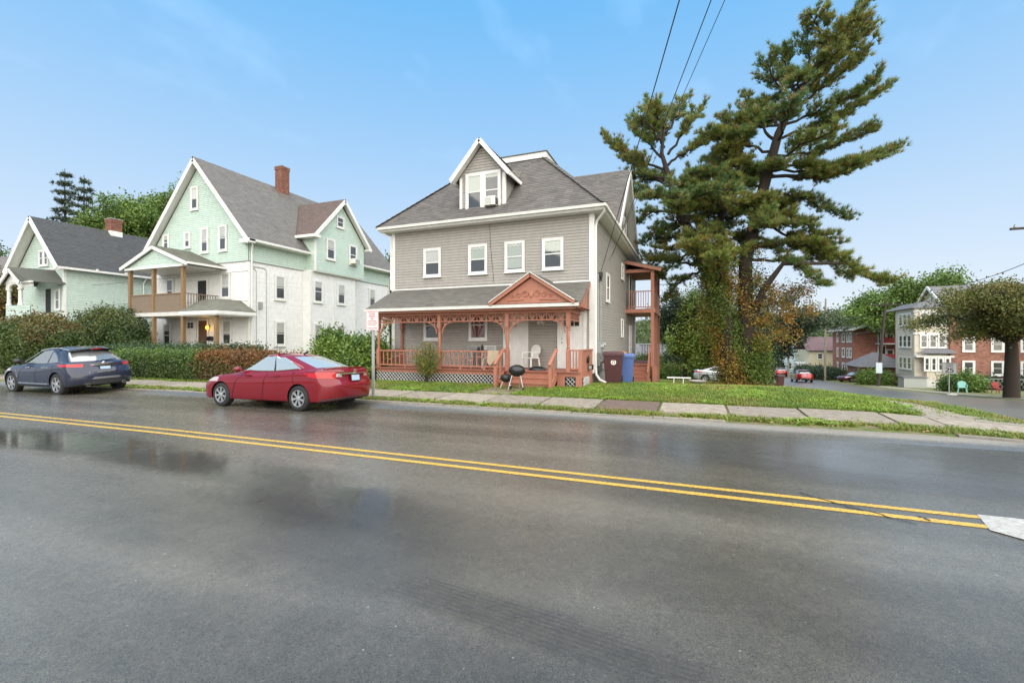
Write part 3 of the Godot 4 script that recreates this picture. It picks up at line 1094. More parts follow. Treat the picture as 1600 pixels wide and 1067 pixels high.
func grey_house() -> void:
	var c := Color(0.345, 0.320, 0.290)
	var rc := Color(0.118, 0.106, 0.098)
	var t := thing("grey_house", "grey clapboard house with a salmon front porch and a gabled dormer", "house", P(-8, 0.1, 24))
	# walls
	var w := MB.new()
	w.tint(c)
	w.box(P(-12.53, 0.5, 17.22), P(-3.47, 6.6, 31.0))
	clap(w, WF(17.2), V2([-12.55, 0.55, -3.45, 0.55, -3.45, 6.58, -12.55, 6.58]), 0.118, c)
	clap(w, WR(-3.45), V2([17.2, 0.55, 31.0, 0.55, 31.0, 6.58, 17.2, 6.58]), 0.118, c)
	clap(w, WL(-12.55), V2([-31.0, 0.55, -17.2, 0.55, -17.2, 6.58, -31.0, 6.58]), 0.118, c)
	var g := [Vector2(21.0, 6.8), Vector2(28.3, 6.8), Vector2(24.65, 10.45)]
	clap(w, WR(-3.44), PackedVector2Array(g), 0.118, c)
	w.tint(c)
	w.extr(PackedVector2Array(g), WR(-5.5), 2.04)
	part("wall", w, M.siding, t)
	var fo := MB.new()
	fo.box(P(-12.5, -1.9, 17.25), P(-3.5, 0.55, 30.97))
	part("foundation", fo, M.found, t)
	for k in [[-12.59, -12.42, 17.155, 17.30], [-3.60, -3.405, 17.155, 17.36], [-3.50, -3.405, 30.85, 31.02]]:
		piece(t, "corner_board", M.trim, P(k[0], 0.5, k[2]), P(k[1], 6.57, k[3]))
	# eaves
	var e := MB.new()
	e.box(P(-12.95, 6.56, 16.78), P(-3.02, 6.60, 31.42))
	e.box(P(-13.0, 6.585, 16.75), P(-2.98, 6.75, 16.79))
	e.box(P(-3.02, 6.585, 16.79), P(-2.98, 6.75, 31.45))
	e.box(P(-13.0, 6.585, 16.79), P(-12.96, 6.75, 31.45))
	part("eaves", e, M.trim, t)
	for k in [[P(-13.02, 6.70, 16.70), P(-2.9, 6.70, 16.70)], [P(-2.93, 6.70, 16.72), P(-2.93, 6.70, 31.4)]]:
		beam(t, "gutter", M.trim_old, k[0], k[1], 0.11, 0.11)
	var A := P(-13.08, 6.76, 16.66)
	var B := P(-2.92, 6.76, 16.66)
	var C := P(-2.92, 6.76, 31.54)
	var D := P(-13.08, 6.76, 31.54)
	var a := P(-9.66, 10.22, 20.08)
	var b := P(-6.34, 10.22, 20.08)
	var cc := P(-6.34, 10.22, 28.12)
	var dd := P(-9.66, 10.22, 28.12)
	var ro := roof(t, [[A, B, b, a], [B, C, cc, b], [C, D, dd, cc], [D, A, a, dd]], rc, M.shingle)
	for k in [[B, b], [A, a]]:
		var hp := MB.new()
		var n := 22
		for i in n:
			var p: Vector3 = k[0].lerp(k[1], (i + 0.0) / n)
			var q: Vector3 = k[0].lerp(k[1], (i + 1.0) / n)
			var s := rr(0.75, 1.2)
			hp.tint(Color(rc.r * s, rc.g * s, rc.b * s))
			hp.bar(p + Vector3(0, 0.03, 0), q + Vector3(0, 0.012, 0), 0.26, 0.02)
		part("hip_cap", hp, M.shingle, ro)
	piece(t, "roof_cap", M.trim, P(-9.85, 10.12, 19.9), P(-6.15, 10.38, 28.3))
	var cp := MB.new()
	cp.tint(rc)
	cp.box(P(-9.9, 10.38, 19.85), P(-6.1, 10.41, 28.35))
	part("roof_deck", cp, M.shingle, t)
	# cross gable towards the side street
	var pk := P(-2.95, 10.78, 24.65)
	var p2 := P(-7.1, 10.78, 24.65)
	roof(t, [[P(-2.95, 6.86, 20.73), pk, p2, P(-6.5, 10.3, 24.17), P(-3.2, 6.9, 20.77)]], rc, M.shingle, 0.25, 0.08, "gable_roof")
	roof(t, [[pk, P(-2.95, 6.86, 28.57), P(-3.2, 6.9, 28.53), P(-6.5, 10.3, 25.13), p2]], rc, M.shingle, 0.25, 0.08, "gable_roof")
	for s in [20.70, 28.60]:
		beam(t, "rake_board", M.trim, P(-2.96, 6.72, s), P(-2.96, 10.65, 24.65), 0.06, 0.22)
		beam(t, "rake_soffit", M.trim, P(-3.2, 6.74, s), P(-3.2, 10.63, 24.65), 0.5, 0.04)
	win(t, P(-3.43, 7.15, 23.6), PI / 2, 0.85, 1.35)
	win(t, P(-3.43, 7.15, 25.6), PI / 2, 0.85, 1.35)
	# dormer
	var dw := MB.new()
	dw.tint(c)
	var df := [Vector2(-9.14, 6.95), Vector2(-7.09, 6.95), Vector2(-7.09, 8.68), Vector2(-8.115, 9.86), Vector2(-9.14, 8.68)]
	dw.extr(PackedVector2Array([Vector2(-9.12, 7.0), Vector2(-7.11, 7.0), Vector2(-7.11, 8.68), Vector2(-8.115, 9.84), Vector2(-9.12, 8.68)]), WF(19.5), 2.24)
	clap(dw, WF(17.25), PackedVector2Array(df), 0.118, c)
	clap(dw, WR(-7.09), V2([17.25, 6.95, 19.4, 9.0, 19.4, 9.4, 17.25, 8.7]), 0.118, c)
	var dm := part("dormer", dw, M.siding, t)
	for x in [[-9.16, -9.04], [-7.19, -7.05]]:
		piece(dm, "corner_board", M.trim, P(x[0], 6.98, 17.205), P(x[1], 8.62, 17.3))
	beam(dm, "sill_board", M.trim, P(-9.1, 7.0, 17.2), P(-7.1, 7.0, 17.2), 0.06, 0.09)
	beam(dm, "flashing", M.trim, P(-7.05, 7.05, 17.3), P(-7.05, 8.75, 18.95), 0.05, 0.07)
	var dp := P(-8.115, 10.10, 16.95)
	var db := P(-8.115, 10.10, 20.1)
	roof(dm, [[P(-6.78, 8.55, 16.95), P(-6.78, 8.55, 18.6), db, dp]], rc, M.shingle, 0.25, 0.05)
	roof(dm, [[P(-9.45, 8.55, 16.95), dp, db, P(-9.45, 8.55, 18.6)]], rc, M.shingle, 0.25, 0.05)
	for s in [-9.45, -6.78]:
		beam(dm, "rake_board", M.trim, P(s, 8.46, 16.93), P(-8.115, 10.01, 16.93), 0.05, 0.17)
		beam(dm, "rake_soffit", M.trim, P(lerpf(s, -8.115, 0.02), 8.42, 17.08), P(-8.115, 9.98, 17.08), 0.34, 0.03)
		beam(dm, "eave_board", M.trim, P(s, 8.46, 16.95), P(s, 8.46, 18.5), 0.06, 0.16)
	var ww := [win(t, P(-8.46, 7.17, 17.245), 0, 0.80, 1.58, {"blind": 0.52, "cloth": M.curtain}), win(t, P(-7.66, 7.17, 17.245), 0, 0.80, 1.58, {"blind": 0.12, "cloth": M.curtain})]
	var ac := thing("air_conditioner", "white window air conditioner in the grey house's dormer window", "air conditioner", P(-7.6, 7.3, 17.15))
	piece(ac, "housing", M.white_plastic, P(-7.9, 7.27, 17.22), P(-7.4, 7.62, 16.9))
	var gr := MB.new()
	for i in 7: gr.box(P(-7.86, 7.31 + i * 0.04, 16.89), P(-7.54, 7.325 + i * 0.04, 16.91))
	part("grille", gr, M.galv, ac)
	piece(ac, "side_vent", M.black, P(-7.41, 7.3, 17.2), P(-7.38, 7.58, 16.96))
	# windows of the front
	for k in [[-10.465, 0.5, M.blind], [-8.275, 0.5, M.curtain], [-6.625, 0.92, M.curtain], [-5.03, 0.40, M.curtain]]:
		win(t, P(k[0], 4.50, 17.185), 0, 0.86, 1.24, {"blind": k[1], "cloth": k[2], "trim": 0.07})
	win(t, P(-10.46, 1.75, 17.185), 0, 0.86, 1.28, {"trim": 0.07})
	win(t, P(-8.26, 1.75, 17.185), 0, 0.86, 1.28, {"blind": 0.92, "cloth": M.red_curtain, "trim": 0.07})
	for x in [-8.275, -6.625]:                   # lace valances
		var val := MB.new()
		for i in 9:
			val.ball(P(x - 0.28 + i * 0.07, 5.60 - absf(sin(i * 1.3)) * 0.04, 17.14), Vector3(0.045, 0.045, 0.006), 6)
		part("lace_valance", val, M.white_plastic, t)
	door(t, P(-6.58, 0.66, 17.185), 0, 0.84, 2.08, M.trim, M.trim, 0)
	var fl := MB.new()
	for i in 7:
		var an := PI * (i + 0.5) / 7
		fl.bar(P(-6.58, 2.28, 17.15), P(-6.58 + cos(an) * 0.24, 2.28 + sin(an) * 0.2, 17.15), 0.06, 0.008)
	part("fanlight", fl, mat("amber_glass", 0.50, 0.33, 0.16, 0.3), t)
	door(t, P(-4.27, 0.66, 17.185), 0, 0.90, 2.08, M.trim, M.trim, 3)
	# windows of the side
	for k in [[20.1, 3.42, 0.80, 1.25], [24.75, 4.98, 0.75, 0.85], [24.6, 1.95, 0.75, 0.95]]:
		win(t, P(-3.432, k[1], k[0]), PI / 2, k[2], k[3], {"trim": 0.07})
	door(t, P(-3.432, 0.5, 28.0), PI / 2, 0.85, 2.05, M.trim, M.trim, 0)
	door(t, P(-3.432, 3.6, 28.0), PI / 2, 0.85, 2.05, M.room, M.trim, 0)
	# downspout with its kick-out
	var ds := MB.new()
	ds.tube([P(-2.98, 6.66, 16.86), P(-3.0, 6.5, 16.9), P(-3.30, 6.28, 17.22), P(-3.37, 6.1, 17.28), P(-3.37, 0.75, 17.28), P(-3.35, 0.45, 17.26), P(-3.2, 0.25, 17.2), P(-2.95, 0.15, 17.1)], [0.05, 0.05, 0.05, 0.05, 0.05, 0.05, 0.05, 0.05], 8)
	part("downspout", ds, M.trim, t)
	var dl := MB.new()
	dl.tube([P(-12.9, 6.6, 16.8), P(-12.6, 6.35, 17.12), P(-12.6, 4.0, 17.12)], [0.04, 0.04, 0.04], 8)
	part("downspout", dl, M.trim, t)
	# meters and conduits on the side wall
	for k in [[17.95, 1.25, 0.26, 0.42], [18.4, 1.35, 0.22, 0.36], [18.75, 1.0, 0.2, 0.3], [17.9, 0.75, 0.22, 0.3]]:
		var q := MB.new()
		q.box(P(-3.43, k[1], k[0] - k[2] / 2), P(-3.28, k[1] + k[3], k[0] + k[2] / 2))
		q.lathe(Transform3D(Basis(Vector3(0, 0, 1), -PI / 2), P(-3.28, k[1] + k[3] * 0.6, k[0])), [[0.0, 0.1], [0.07, 0.1], [0.08, 0.08], [0.08, 0.0]], 10)
		part("electric_meter", q, M.galv, t)
	for k in [[17.85, 4.35], [18.45, 4.35], [18.75, 1.6]]:
		var q := MB.new()
		q.tube([P(-3.40, 0.5, k[0]), P(-3.40, k[1], k[0])], [0.022, 0.022], 6)
		part("conduit", q, M.galv, t)
	var drop := MB.new()
	drop.tube([P(-7.75, 6.55, 17.16), P(-7.7, 5.6, 17.165), P(-7.55, 4.1, 17.165)], [0.008, 0.008, 0.008], 5)
	part("hanging_cable", drop, M.wire, t)
	front_porch(t, rc)
	back_porch(t, rc)

func front_porch(t: Node3D, rc: Color) -> void:
	var X0 := -12.05
	var X1 := -3.47
	var DF := 15.4
	# floor
	var n := 0
	var x := X0
	var plank := MB.new()
	var bd := cached("deckplank", func(q: MB): q.box(Vector3(-0.048, -0.03, -0.93), Vector3(0.048, 0.0, 0.97)))
	while x < X1 - 0.09 and n < 90:
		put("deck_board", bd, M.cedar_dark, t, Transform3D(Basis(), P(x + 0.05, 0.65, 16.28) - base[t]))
		x += 0.1
		n += 1
	piece(t, "skirt_board", M.cedar, P(X0, 0.47, DF), P(-6.36, 0.615, DF + 0.03))
	piece(t, "skirt_board", M.cedar, P(-4.36, 0.47, DF), P(X1, 0.615, DF + 0.03))
	piece(t, "base_board", M.cedar, P(X0, 0.05, DF + 0.01), P(-6.36, 0.13, DF + 0.04))
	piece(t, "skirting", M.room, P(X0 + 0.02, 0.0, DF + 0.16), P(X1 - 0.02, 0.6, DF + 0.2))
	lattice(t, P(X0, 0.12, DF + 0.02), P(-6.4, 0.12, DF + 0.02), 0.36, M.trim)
	lattice(t, P(-4.05, 0.16, DF + 0.01), P(-3.72, 0.16, DF + 0.01), 0.28, M.trim)
	lattice(t, P(X1 + 0.01, 0.16, DF + 0.15), P(X1 + 0.01, 0.16, 16.5), 0.28, M.trim)
	piece(t, "skirt_board", M.cedar, P(-4.36, 0.05, DF), P(-4.08, 0.47, DF + 0.03))
	piece(t, "skirt_board", M.cedar, P(-3.70, 0.05, DF), P(X1, 0.47, DF + 0.03))
	piece(t, "skirt_board", M.cedar, P(X1 - 0.03, 0.05, DF + 0.03), P(X1, 0.15, 17.15))
	piece(t, "skirt_board", M.cedar, P(X1 - 0.03, 0.45, DF + 0.03), P(X1, 0.615, 17.15))
	piece(t, "skirt_board", M.cedar, P(X1 - 0.03, 0.15, 16.5), P(X1, 0.45, 17.15))
	# steps
	for k in [[15.4, 0.615], [15.12, 0.44], [14.84, 0.27]]:
		piece(t, "riser", M.cedar, P(-6.3, k[1] - 0.19, k[0] - 0.005), P(-4.42, k[1] - 0.035, k[0] + 0.02))
		piece(t, "tread", M.cedar_dark if k[1] > 0.6 else M.cedar, P(-6.36, k[1] - 0.035, k[0] - 0.04), P(-4.38, k[1] + 0.002, k[0] + 0.27))
	piece(t, "riser", M.cedar, P(-6.3, 0.02, 14.57), P(-4.42, 0.11, 14.60))
	for s in [[-6.42, -6.3], [-4.42, -4.32]]:
		beam(t, "stringer", M.cedar, P((s[0] + s[1]) / 2, 0.08, 14.6), P((s[0] + s[1]) / 2, 0.5, 15.36), 0.05, 0.24)
		piece(t, "newel_post", M.cedar, P(s[0], 0.04, 14.56), P(s[1] - 0.01, 0.93, 14.68))
		piece(t, "newel_post", M.cedar, P(s[0] + 0.02, 0.3, 15.0), P(s[1] - 0.03, 1.2, 15.08))
		beam(t, "hand_rail", M.cedar, P((s[0] + s[1]) / 2, 0.90, 14.5), P((s[0] + s[1]) / 2, 1.42, 15.36), 0.10, 0.055)
	# posts, rails
	for px_ in [X0 + 0.05, -9.12, -6.27, -3.98]:
		turned_post(t, px_, DF + 0.08, 0.65, 2.86, M.cedar)
	turned_post(t, X0 + 0.05, 17.1, 0.65, 2.86, M.cedar)
	rail(t, M.cedar, P(X0 + 0.1, 0.63, DF + 0.08), P(-9.2, 0.63, DF + 0.08), 0.70, 0.19, 0.13, 2)
	rail(t, M.cedar, P(-9.05, 0.63, DF + 0.08), P(-6.35, 0.63, DF + 0.08), 0.70, 0.19, 0.13, 4)
	rail(t, M.cedar, P(X0 + 0.05, 0.63, DF + 0.15), P(X0 + 0.05, 0.63, 17.05), 0.70, 0.19, 0.13, 0)
	rail(t, M.cedar, P(-3.9, 0.63, DF + 0.08), P(-3.6, 0.63, DF + 0.08), 0.76, 0.11, 0.13, 0)
	piece(t, "newel_post", M.cedar, P(-3.61, 0.62, DF + 0.02), P(X1, 1.42, DF + 0.14))
	var x2 := DF + 0.15
	while x2 < 17.1:
		piece(t, "side_board", M.cedar, P(X1 - 0.045, 0.62, x2), P(X1 - rr(0.0, 0.006), 1.38, minf(x2 + 0.155, 17.15)))
		x2 += 0.16
	piece(t, "side_cap", M.cedar, P(X1 - 0.08, 1.38, DF + 0.12), P(X1 + 0.03, 1.42, 17.16))
	for k in [-10.7, -8.2, -7.2]:
		piece(t, "rail_foot", M.cedar, P(k - 0.03, 0.65, DF + 0.05), P(k + 0.03, 0.74, DF + 0.11))
	# beam, frieze, brackets
	piece(t, "porch_beam", M.cedar, P(X0 - 0.05, 2.72, DF + 0.0), P(X1 - 0.4, 2.90, DF + 0.14))
	piece(t, "porch_beam", M.cedar, P(X0 - 0.05, 2.72, DF + 0.14), P(X0 + 0.1, 2.90, 17.18))
	piece(t, "porch_beam", M.cedar, P(-4.06, 2.72, DF + 0.14), P(-3.92, 2.90, 17.18))
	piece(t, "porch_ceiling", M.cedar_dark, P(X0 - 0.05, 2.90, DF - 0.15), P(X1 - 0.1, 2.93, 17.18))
	var ps := [X0 + 0.12, -9.19, -9.05, -6.34, -6.2, -4.05]
	for i in range(0, 6, 2):
		fan_frieze(t, P(ps[i], 2.47, DF + 0.08), P(ps[i + 1], 2.47, DF + 0.08), 0.25, M.cedar)
		bracket(t, P(ps[i], 2.46, DF + 0.08), Vector3.RIGHT, M.cedar)
		bracket(t, P(ps[i + 1], 2.46, DF + 0.08), Vector3.LEFT, M.cedar)
	fan_frieze(t, P(-3.98, 2.47, DF + 0.2), P(-3.98, 2.47, 17.1), 0.25, M.cedar)
	# roof
	var pc := Color(0.135, 0.125, 0.108)
	roof(t, [[P(-12.35, 3.0, 15.05), P(-3.45, 3.0, 15.05), P(-3.55, 3.99, 17.2), P(-12.5, 3.99, 17.2)]], pc, M.shingle, 0.2, 0.05, "porch_roof")
	beam(t, "porch_flashing", M.trim, P(-12.5, 4.0, 17.19), P(-3.5, 4.0, 17.19), 0.05, 0.06)
	beam(t, "porch_gutter", M.trim_old, P(-12.35, 2.95, 15.05), P(-3.5, 2.95, 15.05), 0.12, 0.11)
	piece(t, "porch_fascia", M.cedar, P(-12.2, 2.82, 15.12), P(-3.62, 2.93, 15.16))
	piece(t, "porch_soffit", M.cedar, P(-12.3, 2.88, 15.12), P(-3.6, 2.91, 15.4))
	var cheek := MB.new()
	cheek.extr(V2([15.12, 2.86, 17.17, 2.86, 17.17, 3.94, 15.12, 2.96]), WR(-3.72), 0.05)
	part("gable_end", cheek, M.cedar, t)
	beam(t, "verge_board", M.cedar, P(-3.5, 2.9, 15.05), P(-3.56, 3.90, 17.18), 0.05, 0.13)
	# pediment
	var pd := MB.new()
	pd.extr(V2([-6.62, 3.04, -3.8, 3.04, -5.21, 3.93]), WF(15.14), 0.05)
	var pp := part("pediment", pd, M.cedar, t)
	for s in [-6.78, -3.64]:
		beam(pp, "rake_board", M.cedar, P(s, 3.02, 15.0), P(-5.21, 4.03, 15.0), 0.1, 0.12)
		beam(pp, "rake_edge", M.trim_old, P(s, 3.10, 14.98), P(-5.21, 4.11, 14.98), 0.14, 0.03)
	var orn := MB.new()                           # the carved scrolls
	for s in [-1, 1]:
		for k in [[0.22, 0.05, 0.13], [0.48, 0.02, 0.10], [0.70, -0.02, 0.07]]:
			var last := Vector3.ZERO
			for i in 15:
				var an := TAU * 1.3 * i / 14.0
				var r: float = k[2] * (1.0 - 0.6 * i / 14.0)
				var p := P(-5.21 + s * (k[0] + cos(an) * r), 3.32 + k[1] + sin(an) * r, 15.075)
				if i: orn.bar(last, p, 0.026, 0.03, Vector3.BACK)
				last = p
		orn.bar(P(-5.21 + s * 0.3, 3.17, 15.075), P(-5.21 + s * 0.95, 3.14, 15.075), 0.02, 0.04, Vector3.BACK)
	orn.ball(P(-5.21, 3.36, 15.08), Vector3(0.10, 0.13, 0.03), 10)
	part("carved_ornament", orn, M.cedar, pp)
	roof(pp, [[P(-6.85, 3.06, 15.0), P(-5.21, 4.13, 15.0), P(-5.21, 4.13, 17.18), P(-6.85, 3.06, 15.2)]], pc, M.shingle, 0.2, 0.04)
	roof(pp, [[P(-3.57, 3.06, 15.0), P(-3.57, 3.06, 15.2), P(-5.21, 4.13, 17.18), P(-5.21, 4.13, 15.0)]], pc, M.shingle, 0.2, 0.04)
	# the lamp on the wall
	var lamp := thing("porch_lamp", "white flower-shaped lamp on the wall between the porch doors", "lamp", P(-5.5, 2.45, 17.1))
	piece(lamp, "back_plate", M.white_plastic, P(-5.56, 2.42, 17.19), P(-5.44, 2.54, 17.13))
	for s in [-1, 0, 1]:
		var q := MB.new()
		q.lathe(Transform3D(Basis(Vector3(0, 0, 1), s * 0.7), P(-5.5 + s * 0.09, 2.45, 17.06)), [[0.0, 0.08], [0.04, 0.06], [0.085, -0.05], [0.07, -0.05], [0.03, 0.05]], 8)
		part("lamp_shade", q, M.white_plastic, lamp)

func back_porch(t: Node3D, rc: Color) -> void:
	var X0 := -3.44
	var X1 := -1.98
	var D0 := 26.3
	var D1 := 31.0
	var gz := gh(-2.0, D0)
	piece(t, "balcony_floor", M.cedar, P(X0, 3.30, D0 - 0.1), P(X1 + 0.15, 3.52, D1))
	rail(t, M.cedar, P(X0 + 0.05, 3.5, D0), P(X1 - 0.1, 3.5, D0), 1.0, 0.13, 0.12)
	var d := D0
	while d < D1:
		piece(t, "side_board", M.cedar, P(X1 + 0.02, 3.45, d), P(X1 + 0.05 + rr(0, 0.006), 4.52, d + 0.15))
		piece(t, "side_board", M.cedar, P(X1 + 0.02, 0.2, d), P(X1 + 0.05 + rr(0, 0.006), 1.62, d + 0.15))
		piece(t, "skirt_board", M.cedar, P(X1 + 0.02, gz - 0.9, d), P(X1 + 0.045 + rr(0, 0.006), 0.16, d + 0.15))
		d += 0.158
	for k in [[X1, D0], [X1, 28.6], [X1, D1 - 0.1]]:
		piece(t, "porch_post", M.cedar, P(k[0] - 0.09, gz - 0.8, k[1] - 0.09), P(k[0] + 0.09, 5.65, k[1] + 0.09))
	piece(t, "porch_beam", M.cedar, P(X0, 5.55, D0 - 0.07), P(X1 + 0.1, 5.72, D0 + 0.05))
	piece(t, "porch_beam", M.cedar, P(X1 - 0.05, 5.55, D0 + 0.05), P(X1 + 0.1, 5.72, D1))
	roof(t, [[P(X0, 6.25, D0 - 0.35), P(X0, 6.25, D1 + 0.2), P(X1 + 0.5, 5.72, D1 + 0.2), P(X1 + 0.5, 5.72, D0 - 0.35)]], Color(0.16, 0.15, 0.13), M.shingle, 0.2, 0.05, "balcony_roof")
	beam(t, "verge_board", M.cedar, P(X0, 6.12, D0 - 0.33), P(X1 + 0.48, 5.60, D0 - 0.33), 0.04, 0.16)
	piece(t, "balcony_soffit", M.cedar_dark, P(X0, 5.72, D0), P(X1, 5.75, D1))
	# lower deck and its steps down towards the street
	piece(t, "porch_floor", M.cedar_dark, P(X0, 0.36, D0), P(X1, 0.46, D1))
	rail(t, M.rawwood, P(X0 + 0.3, 0.45, D1 - 0.1), P(X1, 0.45, D1 - 0.1), 1.0, 0.16, 0.12)
	for i in 6:
		var y := 0.28 - i * 0.185
		piece(t, "tread", M.cedar, P(-3.40, y, 26.26 - i * 0.25), P(-2.12, y + 0.04, 26.58 - i * 0.25))
		piece(t, "riser", M.cedar, P(-3.40, y - 0.15, 26.28 - i * 0.25), P(-2.12, y, 26.31 - i * 0.25))
	beam(t, "hand_rail", M.cedar, P(-2.12, 0.05, 24.9), P(-2.12, 1.45, 26.3), 0.08, 0.06)
	for i in 3:
		piece(t, "baluster", M.cedar, P(-2.15, -0.95 + i * 0.35, 24.95 + i * 0.45), P(-2.08, 0.15 + i * 0.42, 25.02 + i * 0.45))
	piece(t, "newel_post", M.cedar, P(-1.95, gz - 0.5, 25.7), P(-1.72, 0.35, 26.2))

# --- the mint and white house ----------------------------------------------------------------------------------------
func chimney(par: Node, at: Vector3, w: float, h: float, lead: Color) -> void:
	var core := MB.new()
	core.tint(Color(0.2, 0.17, 0.15))
	core.box(at + Vector3(-w / 2 + 0.02, -0.8, -w / 2 + 0.02), at + Vector3(w / 2 - 0.02, h, w / 2 - 0.02))
	var o := part("chimney", core, M.brick, par)
	var mb := MB.new()
	var y := 0.0
	var r := 0
	while y < h - 0.05:
		var out := 0.03 if y > h - 0.28 else 0.0
		for f in 4:
			var b := Basis(Vector3.UP, f * PI / 2)
			var x := -w / 2 - out - (0.1 if r % 2 else 0.0)
			while x < w / 2 + out:
				var a := maxf(x, -w / 2 - out)
				var e := minf(x + 0.19, w / 2 + out)
				var k := rr(0.7, 1.2)
				mb.tint(Color(0.24 * k, 0.105 * k, 0.07 * k))
				if e - a > 0.03:
					var v := [Vector3(a, y, w / 2 - 0.02), Vector3(e, y + 0.06, w / 2 + out + rr(-0.003, 0.003))]
					var m := MB.new()
					m.tint(mb.col)
					m.box(v[0], v[1])
					for i in m.v.size():
						mb.v.append(at + b * m.v[i]); mb.n.append(b * m.n[i]); mb.c.append(m.c[i])
				x += 0.2
		y += 0.072
		r += 1
	part("brick", mb, M.brick, o if not par is MeshInstance3D else par).set_meta("kind", "stuff")
	var cap := MB.new()
	cap.box(at + Vector3(-w / 2 - 0.05, h - 0.01, -w / 2 - 0.05), at + Vector3(w / 2 + 0.05, h + 0.06, w / 2 + 0.05))
	part("chimney_cap", cap, M.found, o if not par is MeshInstance3D else par)
	if lead.a > 0.5:
		var fl := MB.new()
		fl.box(at + Vector3(-0.02 - w / 2, -0.7, -w / 2 - 0.02), at + Vector3(w / 2 + 0.02, 0.1, w / 2 + 0.02))
		part("flashing", fl, M.trim, o if not par is MeshInstance3D else par)

func mint_house() -> void:
	var mint := Color(0.53, 0.645, 0.565)
	var white := Color(0.78, 0.775, 0.755)
	var rc := Color(0.150, 0.143, 0.135)
	var XL := -33.1
	var XR := -24.54
	var D0 := 19.5
	var D1 := 33.0
	var XM := (XL + XR) / 2
	var t := thing("mint_white_house", "tall house, mint green above and white below, with a two-storey timber front porch", "house", P(XM, 0.0, 26))
	var w := MB.new()
	w.tint(white)
	w.box(P(XL + 0.02, -0.5, D0 + 0.02), P(XR - 0.02, 7.9, D1))
	clap(w, WF(D0), V2([XL, 0.5, XR, 0.5, XR, 6.48, XL, 6.48]), 0.125, white, 0.017)
	clap(w, WR(XR), V2([D0, 0.5, D1, 0.5, D1, 6.48, D0, 6.48]), 0.125, white, 0.017)
	part("white_wall", w, M.siding, t)
	w = MB.new()
	w.tint(mint)
	w.extr(V2([XL + 0.03, 6.5, XR - 0.03, 6.5, XR - 0.03, 7.9, XM, 12.7, XL + 0.03, 7.9]), WF(D1), D1 - D0 - 0.03)
	clap(w, WF(D0 - 0.03), V2([XL - 0.02, 6.52, XR + 0.02, 6.52, XR + 0.02, 7.85, XM, 12.78, XL - 0.02, 7.85]), 0.118, mint)
	clap(w, WR(XR + 0.03), V2([D0 - 0.02, 6.52, D1, 6.52, D1, 7.85, D0 - 0.02, 7.85]), 0.118, mint)
	part("mint_wall", w, M.siding, t)
	beam(t, "band_board", M.found, P(XL, 6.5, D0 - 0.03), P(XR + 0.05, 6.5, D0 - 0.03), 0.06, 0.05)
	beam(t, "band_board", M.found, P(XR + 0.04, 6.5, D0), P(XR + 0.04, 6.5, D1), 0.06, 0.05)
	piece(t, "foundation", M.found, P(XL + 0.05, -0.5, D0 + 0.05), P(XR - 0.03, 0.5, D1 - 0.05))
	piece(t, "corner_board", M.trim, P(XR - 0.11, 0.5, D0 - 0.05), P(XR + 0.05, 6.46, D0 + 0.1))
	piece(t, "corner_board", M.trim, P(XR - 0.05, 0.5, D1 - 0.1), P(XR + 0.05, 6.46, D1 + 0.02))
	# roof
	var e0 := XR + 0.55
	var el := XL - 0.55
	var ey := 7.72
	var rid := P(XM, 13.2, D0 - 0.45)
	var rie := P(XM, 13.2, D1 + 0.4)
	roof(t, [[P(e0, ey, D0 - 0.45), P(e0, ey, D1 + 0.4), rie, rid], [P(el, ey, D1 + 0.4), P(el, ey, D0 - 0.45), rid, rie]], rc, M.shingle, 0.16, 0.1)
	for s in [e0, el]:
		beam(t, "rake_board", M.trim, P(s, ey - 0.2, D0 - 0.44), P(XM, 13.0, D0 - 0.44), 0.05, 0.26)
		beam(t, "rake_soffit", M.trim, P(s, ey - 0.2, D0 - 0.22), P(XM, 12.98, D0 - 0.22), 0.42, 0.04)
		beam(t, "rake_board", M.trim, P(s, ey - 0.2, D1 + 0.39), P(XM, 13.0, D1 + 0.39), 0.05, 0.26)
	piece(t, "eave_soffit", M.trim, P(XR, 7.56, D0 - 0.45), P(e0, 7.62, D1 + 0.4))
	beam(t, "gutter", M.trim, P(e0 + 0.02, 7.66, D0 - 0.45), P(e0 + 0.02, 7.66, D1 + 0.4), 0.12, 0.13)
	piece(t, "eave_return", M.trim, P(XR - 0.2, 7.5, D0 - 0.44), P(e0 + 0.08, 7.74, D0 - 0.05))
	piece(t, "eave_return", M.trim, P(el - 0.08, 7.5, D0 - 0.44), P(XL + 0.2, 7.74, D0 - 0.05))
	var dsp := MB.new()
	dsp.tube([P(e0, 7.6, D0 - 0.2), P(e0 - 0.1, 7.4, D0 - 0.1), P(XR + 0.12, 7.05, D0 + 0.12), P(XR + 0.12, 0.3, D0 + 0.12)], [0.05, 0.05, 0.05, 0.05], 7)
	part("downspout", dsp, M.trim, t)
	dsp = MB.new()
	dsp.tube([P(e0, 7.6, D1), P(XR + 0.1, 7.1, D1 - 0.1), P(XR + 0.1, 0.3, D1 - 0.1)], [0.05, 0.05, 0.05], 7)
	part("downspout", dsp, M.trim, t)
	for k in [[D0 + 0.5, 6.1], [D0 + 1.2, 6.2]]:
		var cb := MB.new()
		cb.tube([P(XR + 0.03, 1.0, k[0]), P(XR + 0.03, k[1] - 0.15, k[0]), P(XR + 0.03, k[1], k[0] - 0.15), P(XR + 0.03, k[1], D0 + 0.2)], [0.025, 0.025, 0.025, 0.025], 5)
		part("conduit", cb, M.galv, t)
	piece(t, "electric_meter", M.galv, P(XR, 3.7, D0 + 0.62), P(XR + 0.14, 4.1, D0 + 0.86))
	chimney(t, P(-28.35, 12.65, 25.3), 0.68, 1.95, Color(0, 0, 0, 0))
